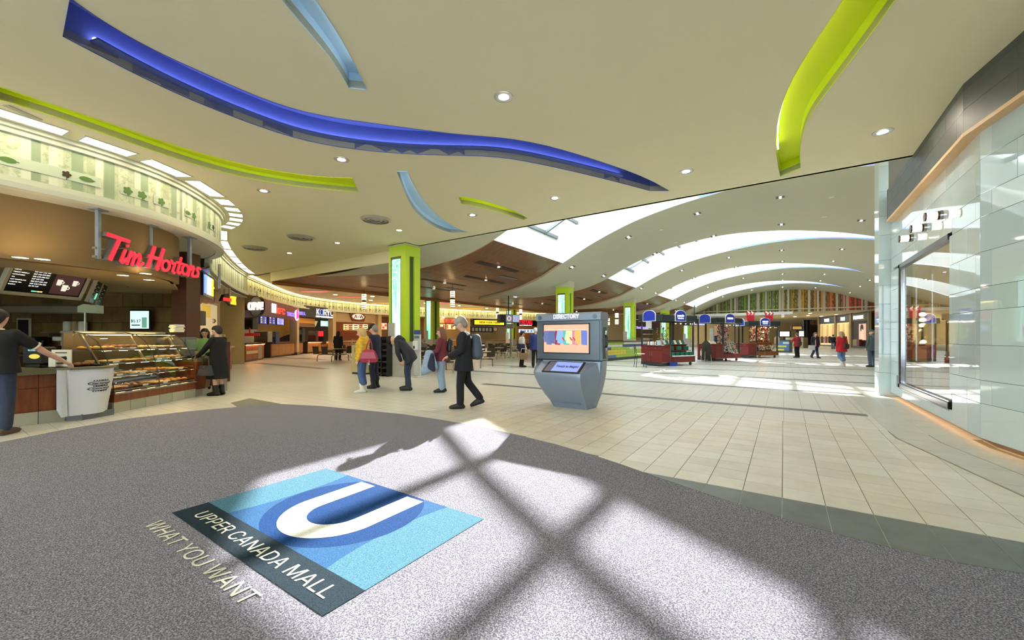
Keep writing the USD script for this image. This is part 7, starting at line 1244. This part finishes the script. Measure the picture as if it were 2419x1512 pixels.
for k in range(4): goods('white_tray', f'{["first","second","third","fourth"][k]} white tray from the left along the lowest shelf of the first sales cart', F1, .9 + k * (L1 - 1.1) / 3, -.06, .452, rbox(-.19, .19, -.05, .05, 0, .05, .01), whiteg, 'tray', 'white trays of the first cart')
for k in range(3): goods('product_box', f'{["left","middle","right"][k]} green product box on the middle shelf of the first sales cart', F1, 1.0 + k * (L1 - 1.3) / 2, .26, .752, rbox(-.13, .13, -.06, .06, 0, .2, .01), greenb, 'box', 'green boxes of the first cart')
for k in range(8): goods('booklet', f'{["first","second","third","fourth","fifth","sixth","seventh","eighth"][k]} green and white booklet from left on the top shelf, first cart', F1, .8 + k * (L1 - 1.0) / 7, .46, 1.052, hull([(a, b_ + c * .5, c) for a in (-.08, .08) for b_ in (0, .015) for c in (0, .2)]), greenb if k % 2 else whiteg, 'booklet', 'booklets of the first cart')
for k in range(6): goods('bottle', f'{["first","second","third","fourth","fifth","sixth"][k]} white bottle from the left on the worktop of the first sales cart', F1, .15 + (k % 3) * .14, .75 + (k // 3) * .18, 1.012, lathe([(.001, 0), (.035, 0), (.035, .14), (.012, .17), (.012, .2), (.001, .2)], 10), whiteg, 'bottle', 'white bottles of the first cart')
for k, z in enumerate((1.3, 1.55, 1.8)): goods('display_shelf', f'{lv[k]} small white shelf of bottles inside the first sales cart', F1, .35, D1 - .12, z, rbox(-.3, .3, -.1, .1, 0, .02, .005), whiteg, 'shelf'); 
goods('poster', 'white product poster hung inside the first sales cart', F1, .3, D1 - .25, 1.85, rbox(-.2, .2, -.01, .01, 0, .36, .004), M('poster_pale', (214, 226, 222), .5, emit=.2), 'poster')
goods('laptop', 'open pale laptop on the worktop of the first sales cart', F1, .2, .2, 1.012, cat([rbox(-.14, .14, -.1, .1, 0, .02, .004), hull([(-.14, .1, .02), (.14, .1, .02), (-.14, .17, .24), (.14, .17, .24), (-.14, .115, .02), (.14, .115, .02), (-.14, .185, .24), (.14, .185, .24)])]), M('laptop_pale', (190, 206, 216), .4), 'laptop')
pt = thing('potted_plant', 'leafy plant with pink and yellow leaves inside the first sales cart', 'plant'); rp = random.Random(4)
for k in range(40):
    a, r_, z = rp.uniform(0, 6.28), rp.uniform(.02, .24), rp.uniform(1.25, 1.95); x, y = .95 + r_ * math.cos(a), D1 * .55 + r_ * math.sin(a)
    part(pt, 'leaf', F1(hull([(x, y, z), (x + .05 * math.cos(a), y + .05 * math.sin(a), z + .1), (x + .12 * math.cos(a), y + .12 * math.sin(a), z + .06), (x + .06 * math.cos(a + .6), y + .06 * math.sin(a + .6), z + .04)])), (M('leaf_yellow', (176, 178, 90), .6), M('leaf_pink', (196, 160, 160), .6), M('leaf_dull', (110, 120, 70), .6))[k % 3])
part(pt, 'stem', F1(cyl((.95, D1 * .55, 1.05), (.95, D1 * .55, 1.9), .02, 8)), brownsh)
goods('storage_bag', 'bright blue bag lying under the first sales cart', F1, .75, -.08, .0, hull([(a, b_, c) for a in (-.22, .2) for b_ in (-.06, .06) for c in (0, .2)] + [(.3, 0, .05)]), M('bag_blue', (40, 64, 160), .4), 'bag')
t, F2, L2, D2 = cart('second sales cart with a blue arched sign reading WAISTED', (1691, 854), (1656, 849), (1748, 852), 2.55, 'WAISTED', None)
t, F3, L3, D3 = cart('third sales cart with a timber base and a sign reading JEWELLERY AND ACCESSORIES', (1769, 846), (1756, 842), (1838, 845), 2.5, 'JEWELLERY', '& ACCESSORIES', M('cart_timber', (140, 78, 40), .4))
# trinkets too small to count, one heap per display
def trinkets(lab, F, x0, x1, y0, y1, z0, z1, n, cols, seed, s=.04):
    r = random.Random(seed)
    for ci, c in enumerate(cols):
        ms_ = [rz(rbox(-s * r.uniform(.5, 1.2), s * r.uniform(.5, 1.2), -s * .4, s * .4, 0, s * r.uniform(.6, 2.2), .004) if r.random() < .6 else ball((0, 0, s * .5), s * r.uniform(.4, .8), 1), r.uniform(0, 180), (r.uniform(x0, x1), y0 + (y1 - y0) * (q := r.random()), z0 + (z1 - z0) * q)) for _ in range(n)]
        solo('trinkets', F(cat(ms_)), M('trinket_%d_%d_%d' % c, c, .3, .3), lab + ', ' + ('silver', 'brown', 'pale', 'red')[ci] + ' pieces', 'trinkets', kind='stuff')
trinkets('small accessories on the sloping shelves of the second sales cart', F2, .75, L2 - .05, -.04, .4, .47, 1.07, 90, ((176, 176, 172), (92, 66, 50), (206, 196, 176)), 1, .05)
trinkets('small accessories hung in the second sales cart', F2, .75, L2 - .1, D2 * .5, D2 * .52, 1.15, 2.1, 70, ((150, 150, 150), (70, 44, 40), (196, 180, 160), (150, 36, 44)), 2, .055)
trinkets('jewellery hung in the third sales cart', F3, .7, L3 - .1, D3 * .5, D3 * .52, 1.1, 2.1, 90, ((196, 190, 180), (104, 74, 46), (226, 214, 190), (170, 44, 50)), 3, .055)
trinkets('jewellery in the glass case of the third sales cart', F3, .85, L3 - .15, 0, .2, .52, .8, 30, ((200, 190, 170), (120, 80, 50), (230, 220, 200)), 4, .05)
part(t, 'back_panel', F3(box(.7, L3 - .08, D3 * .53, D3 * .55, 1.05, 2.15)), M('panel_timber', (120, 84, 52), .5))
for i, (x, w, z0, z1, c, lab) in enumerate(((.12, .26, 1.1, 1.95, (196, 206, 208), 'pale rack of eyeglasses at the left of the second sales cart'), (.48, .24, 1.5, 2.1, (206, 170, 140), 'framed board of badges on the second sales cart'), (.5, .22, 1.05, 1.5, (30, 54, 100), 'deep blue poster under the board of badges'))):
    q = F2; goods('display_board', lab, F2, x + w / 2, .5, z0, rbox(-w / 2, w / 2, -.015, .015, 0, z1 - z0, .005), M('board_%d' % i, c, .5, noise=(25, .5)), 'display board')
goods('white_bottle', 'white bottle print beside the doors of the second sales cart', F2, -.03, D2 * .75, .3, lathe([(.001, 0), (.06, 0), (.06, .25), (.02, .36), (.02, .42), (.001, .42)], 10), whiteg, 'bottle')
goods('white_machine', 'pale till on the worktop of the second sales cart', F2, .3, .5, 1.012, hull([(-.2, -.15, 0), (.2, -.15, 0), (-.2, .15, 0), (.2, .15, 0), (-.15, .12, .2), (.15, .12, .2), (-.18, -.12, .1), (.18, -.12, .1)]), paper, 'till')
for i, (a, lab) in enumerate(((.2, 'left red gift bag with white tissue on top of the third sales cart'), (L3 * .72, 'right red gift bag with white tissue on top of the third sales cart'))):
    q = F3(trimesh.Trimesh([(a, .1, 2.46), (a, 0, 2.4), (a, 0, 2.4)], [(0, 1, 2)], process=False)).vertices[0]; t = thing('gift_bag', lab, 'gift bag', 'red gift bags', (q[0], q[1], 2.43), 20); part(t, 'bag', hull([(x, y, z) for x in (-.22, .22) for y in (-.1, .1) for z in (0, .48)]), M('gift_red', (190, 30, 52), .5))
    for k in range(5): part(t, 'tissue', hull([(-.2 + k * .1, 0, .46), (-.28 + k * .12, .06, .72 + .08 * (k % 2)), (-.1 + k * .1, -.06, .62), (-.12 + k * .1, .06, .5)]), paper if k % 2 else M('gift_red', (190, 30, 52), .5))
goods('stocking_bag', 'cream cloth bag hung at the right end of the third sales cart', F3, L3 + .12, .2, .95, hull([(a, b_, c) for a in (-.16, .16) for b_ in (-.06, .06) for c in (0, .4)] + [(0, 0, .62)]), M('bag_cream', (206, 190, 160), .7), 'bag')
for x, z in ((L3 * .3, 2.12), (L3 * .55, 1.75), (L3 * .5, 1.3), (L3 * .8, 2.1)): goods('bulb', f'small warm bulb {"high" if z > 2 else "low" if z < 1.5 else "midway"} {"left" if x < L3*.4 else "right" if x > L3*.7 else "centre"} in the third sales cart', F3, x, .15, z, ball((0, 0, 0), .05, 1), M('cart_bulb', (255, 220, 170), emit=25, ecol=(255, 206, 140)), 'lamp')
# coat on a stool, wire chair
q = G(1668, 855); t = thing('wire_chair', 'chair hidden under the dark coat between two sales carts', 'chair', None, (*q, 0), 40); part(t, 'frame', cat([tube([(x, y, 0), (x * .8, y * .8, .6)], .012, 6) for x in (-.2, .2) for y in (-.2, .2)]), paper); part(t, 'seat', cyl((0, 0, .6), (0, 0, .63), .2, 18), cartm)
t = thing('hung_coat', 'dark olive coat hanging between the first and second sales carts', 'coat', None, (*q, .15), 40); part(t, 'coat', tm(add([loft([np.array([(.16 * k * math.cos(a), .3 * k2 * math.sin(a), z) for a in np.linspace(0, 6.28, 16, endpoint=False)]) for k, k2, z in ((1.1, 1.1, 0), (1.2, 1.15, .5), (1., 1., .85), (.5, .45, 1.05))])] + [bone((0, q_ * .27, .9), (.03, q_ * .34, .3), .07, .06) for q_ in (-1, 1)]), .05, 3), M('coat_olive', (52, 50, 40), .85), smooth=60)
q = G(1512, 868); t = thing('wire_stool', 'thin black wire chair with a pale seat left of the first sales cart', 'chair', None, (*q, 0), 30)
for x, y in ((-.2, -.2), (.2, -.2), (-.2, .2), (.2, .2)): part(t, 'leg', tube([(x * 1.15, y * 1.15, 0), (x * .85, y * .85, .62)], .012, 6), dark)
part(t, 'seat', cyl((0, 0, .62), (0, 0, .65), .22, 20), paper); part(t, 'backrest', tube([(-.2, -.15, .62), (-.24, -.16, .95), (-.24, 0, 1.05), (-.24, .16, .95), (-.2, .15, .62)], .012, 6), dark); part(t, 'backrest_bar', tube([(-.23, -.15, .8), (-.24, 0, .95), (-.23, .15, .8)], .01, 6), dark)

# ================================================================ SHOPS DOWN THE MALL, SHOP WINDOW FIGURES
def ep(px, x=9.62): d = (px - CX) / FPX; t_ = x / (d * CT - ST); return t_ * (d * ST + CT), t_
def eb(px0, px1, py0, py1, th=.12, x=9.62):
    (y0, t0), (y1, t1) = ep(px0, x), ep(px1, x); ym, tm_ = (y0 + y1) / 2, (t0 + t1) / 2; z1 = zat(py0, tm_); z0 = 0 if py1 is None else zat(py1, tm_)
    F = lambda m: fr(m, (x, y0, z0), (0, -1, 0), (0, 0, 1), (-1, 0, 0)); return F, y0 - y1, z1 - z0
for i, (a, b_, lab, hc, ic) in enumerate(((1937, 1974, 'left bright clothes shop with a black header down the mall', (24, 22, 22), (226, 196, 140)), (1977, 2010, 'middle bright clothes shop with a black header down the mall', (24, 22, 22), (230, 200, 146)), (2014, 2054, 'right clothes shop with a dark window and a brown header down the mall', (96, 80, 56), (60, 48, 40)))):
    m, F, L, H = sp(a, b_, (746.5, 743, 738.5)[i], None, 0, .1, Y=((66, 62), (61, 57), (56, 51))[i]); H = min(H, 4.7); t = thing('clothes_shop', lab, 'shop')
    part(t, 'header', F(rbox(0, L, H * .76, H, -.1, .1, .02)), M('shophead_%d' % i, hc, .5)); part(t, 'interior', F(box(.1, L - .1, .1, H * .76, -.05, .0)), M('shopin_%d' % i, ic, .6, emit=.5 if i < 2 else .02)); part(t, 'jamb', F(cat([rbox(-.3, .05, 0, H + .1, -.1, .2, .02), rbox(L - .05, L + .3, 0, H + .1, -.1, .2, .02)])), M('jamb_stone', (150, 134, 100), .6)); part(t, 'sill', F(box(0, L, 0, .2, 0, .1)), dark)
    if i < 2:
        part(t, 'lit_sign', F(rbox(L * .35, L * .65, H * .82, H * .93, .1, .16, .01)), emis((240, 244, 246), 1.4))
        for k in range(5): part(t, 'wall_panel', F(box(L * (.1 + .17 * k), L * (.22 + .17 * k), H * .12, H * .72, .0, .04)), M('shop_tan%d' % (k % 2), ((206, 172, 110), (236, 208, 150))[k % 2], .6, emit=.25))
        for k in range(3): part(t, 'garment', F(prism(sg.Polygon([(-.25, 0), (.25, 0), (.3, .9), (.1, 1.05), (-.1, 1.05), (-.3, .9)]), .05, .2).apply_translation([L * (.2 + .25 * k), .5, 0])), (M('garm_a', (90, 60, 50), .7), cartm, blackc)[(k + i) % 3])
    else:
        part(t, 'lit_lettering', F(text('OVERDRIVE', H * .1, .05, True, width=L * .62).apply_translation([L * .42, H * .82, .1])), emis((230, 230, 226), .8)); part(t, 'poster', F(box(L * .42, L * .82, H * .22, H * .68, .0, .05)), emis((226, 176, 150), .5)); part(t, 'poster_hair', F(prism(sa.translate(sg.Point(0, 0).buffer(.5, 8), L * .6, H * .56), .05, .06)), ink); part(t, 'poster_figure', F(prism(sg.Polygon([(L * .52, H * .25), (L * .72, H * .25), (L * .68, H * .5), (L * .6, H * .54)]), .05, .07)), emis((240, 210, 190), .4))
        for k in range(8): part(t, 'garment', F(box(L * (.36 + .05 * k), L * (.4 + .05 * k), H * .06, H * .24, .3, .6)), (M('garm_b', (170, 160, 130), .7), cartm)[k > 4])
# counter and screens at the far left end of the mall
for i, (a, b_, y0, y1, c, e, lab) in enumerate(((1842, 1865, 783, 795, (225, 235, 255), 1.4, 'bright white screen at the far end of the mall'), (1887, 1899, 782, 795, (200, 220, 255), 1.1, 'bluish screen at the far end behind the red jacket'), (1872, 1894, 771, 778, (196, 160, 90), .3, 'tan menu board at the far end of the mall'))):
    m, F, L, H = sp(a, b_, y0, y1, 0, .2, Y=58.0); t = thing('lit_screen', lab, 'screen'); part(t, 'display', m, emis(c, e)); part(t, 'bezel', F(cat([box(-.15, 0, -.1, H + .1, -.2, .05), box(L, L + .15, -.1, H + .1, -.2, .05), box(0, L, H, H + .1, -.2, .05), box(0, L, -.1, 0, -.2, .05)])), dark); part(t, 'post', F(cyl((L / 2, -zat(y1, 58.0), -.1), (L / 2, 0, -.1), .08, 8)), dark)
m, F, L, H = sp(1862, 1898, 797, None, 0, 1.0, Y=52.0); t = thing('far_counter', 'cream panelled counter far down the mall', 'counter')
for k in range(4): part(t, 'panel', F(rbox(0, L, k * H / 4 + .01, (k + 1) * H / 4 - .01, -.5, 0, .01)), M('far_cream', (214, 204, 160), .5))
part(t, 'end_panel', F(rbox(L + .05, L + .6, 0, H, -.6, .0, .01)), M('far_brown', (120, 100, 70), .5))
m, F, L, H = sp(1899, 1935, 756, None, 0, .3, Y=70.0); t = thing('dark_shop_front', 'dark unlit shop front far down the mall', 'shop front'); part(t, 'panel', m, M('far_dark', (34, 30, 34), .5)); part(t, 'post', F(cat([box(L * .1, L * .22, 0, H, 0, .3), box(L * .3, L * .38, 0, H, 0, .2)])), M('far_plum', (40, 28, 56), .4)); part(t, 'slatted_top', F(cat([box(L * (.4 + .1 * k), L * (.46 + .1 * k), H * .8, H, 0, .1) for k in range(6)])), M('far_slat', (150, 120, 90), .5))
for k, (px, py) in enumerate(((1849, 739), (1849, 744), (1849, 748), (1878, 748), (1909, 745), (1914, 740), (1919, 735.5), (1940, 747), (1975, 743), (1996, 734), (1813, 737), (1770, 752), (1800, 752))):
    p = G(px, py, z=4.75)
    if p[1] > 114 or p[1] < 66.5: continue
    t = thing('downlight', f'small round downlight in the ceiling at the end of the mall, {NTH[k]} of its row', 'ceiling light', 'downlights at the mall end', (*p, 4.75)); part(t, 'lamp', lathe([(.2, -.006), (.001, -.01)], 14), M('far_glow', (255, 240, 214), emit=80, ecol=(255, 234, 204))); part(t, 'trim_ring', lathe([(.24, -.004), (.2, -.008), (.2, 0)], 14), moldm)
# shop window figures
def wpt(px, x): d = (px - CX) / FPX; t_ = x / (d * CT - ST); return (x, t_ * (d * ST + CT)), t_
(q, t_) = wpt(2212, 2.6); t = thing('mannequin', 'headless mannequin in a tan jacket and dark jeans behind the shop window', 'mannequin', None, (*q, .3), 200)
part(t, 'torso', tm(add([loft([np.array([(.1 * k * math.cos(a), .16 * k2 * math.sin(a), z) for a in np.linspace(0, 6.28, 16, endpoint=False)]) for k, k2, z in ((1.1, 1., .9), (.9, .85, 1.1), (1.1, 1.1, 1.3), (.8, .95, 1.42), (.45, .35, 1.5))])]), .04, 3), M('shirt_grey', (150, 150, 130), .8), smooth=60)
part(t, 'jacket', tm(add([loft([np.array([(-.01 + .13 * k * math.cos(a), .2 * k2 * math.sin(a), z) for a in np.linspace(0, 6.28, 16, endpoint=False)]) for k, k2, z in ((1.1, 1., .95), (1., .95, 1.15), (1.1, 1.1, 1.36), (.5, .6, 1.48))]), bone((0, .2, 1.38), (.12, .3, 1.08), .07, .06), bone((0, -.2, 1.38), (.1, -.3, 1.08), .07, .06)]) - m3.Manifold.cube([.3, .16, .8], True).translate([.2, 0, 1.2]), .04, 3), M('jacket_tan', (184, 150, 90), .8), smooth=60)
part(t, 'arm', tm(add([bone((.12, .3, 1.08), (.3, .2, .9), .045, .035), bone((.1, -.3, 1.08), (.28, -.24, .88), .045, .035), ms((.33, .19, .88), (.06, .03, .03)), ms((.31, -.24, .86), (.06, .03, .03))])), M('mannequin_skin', (206, 170, 120), .5), smooth=60)
part(t, 'jeans', tm(add([loft([np.array([(.12 * k * math.cos(a), .175 * k * math.sin(a), z) for a in np.linspace(0, 6.28, 16, endpoint=False)]) for k, z in ((1., .95), (1.05, .82))]), bone((0, .09, .86), (.02, .1, .45), .09, .065), bone((.02, .1, .45), (0, .1, .06), .065, .06), bone((0, -.09, .86), (.02, -.1, .45), .09, .065), bone((.02, -.1, .45), (0, -.1, .06), .065, .06)])), jeand, smooth=60); part(t, 'stand', cyl((0, 0, 0), (0, 0, .02), .2, 20), chrome)
(q, t_) = wpt(2222, 2.45); t = thing('leather_bag', 'wine red leather bag on a stand in the shop window', 'bag', None, (*q, .3), 200); part(t, 'bag', hull([(-.1, -.16, .45), (.1, -.16, .45), (-.1, .16, .45), (.1, .16, .45), (-.06, -.2, .68), (.06, -.2, .68), (-.06, .2, .68), (.06, .2, .68)]), M('bag_wine', (96, 36, 30), .3)); part(t, 'handle', tube([(0, -.1, .66), (0, -.08, .84), (0, .08, .84), (0, .1, .66)], .012, 6), M('bag_wine', (96, 36, 30), .3)); part(t, 'plinth', rbox(-.15, .15, -.2, .2, 0, .45, .01), M('platform', (216, 196, 160), .4))
(q, t_) = wpt(2200, 4.1); t = thing('wall_picture', 'big dark portrait picture of loose black hair inside the shop window', 'picture', None, (4.19, 11.2, 1.75)); part(t, 'canvas', box(-.05, 0, -.7, .7, 0, 1.1), M('picture_cream', (214, 190, 150), .6)); part(t, 'hair_print', fr(prism(unary_union([sa.translate(sa.scale(sg.Point(0, 0).buffer(.3, 10), 1.5, .8), a, b_) for a, b_ in ((-.1, .1), (.15, .2), (-.3, -.05))]), 0, .01), (-.055, 0, .55), (0, -1, 0), (0, 0, 1), (-1, 0, 0)), ink)
for i, y in enumerate(np.linspace(9.4, 11.2, 6)): solo('shell_ornament', ball((2.42, y, .345), (.08, .11, .06), 2), M('shell', (190, 160, 120), .5, noise=(12, .3)), f'{["first","second","third","fourth","fifth","sixth"][i]} pale shell ornament from the near end of the shop window sill', 'ornament', 'shells on the shop window sill')
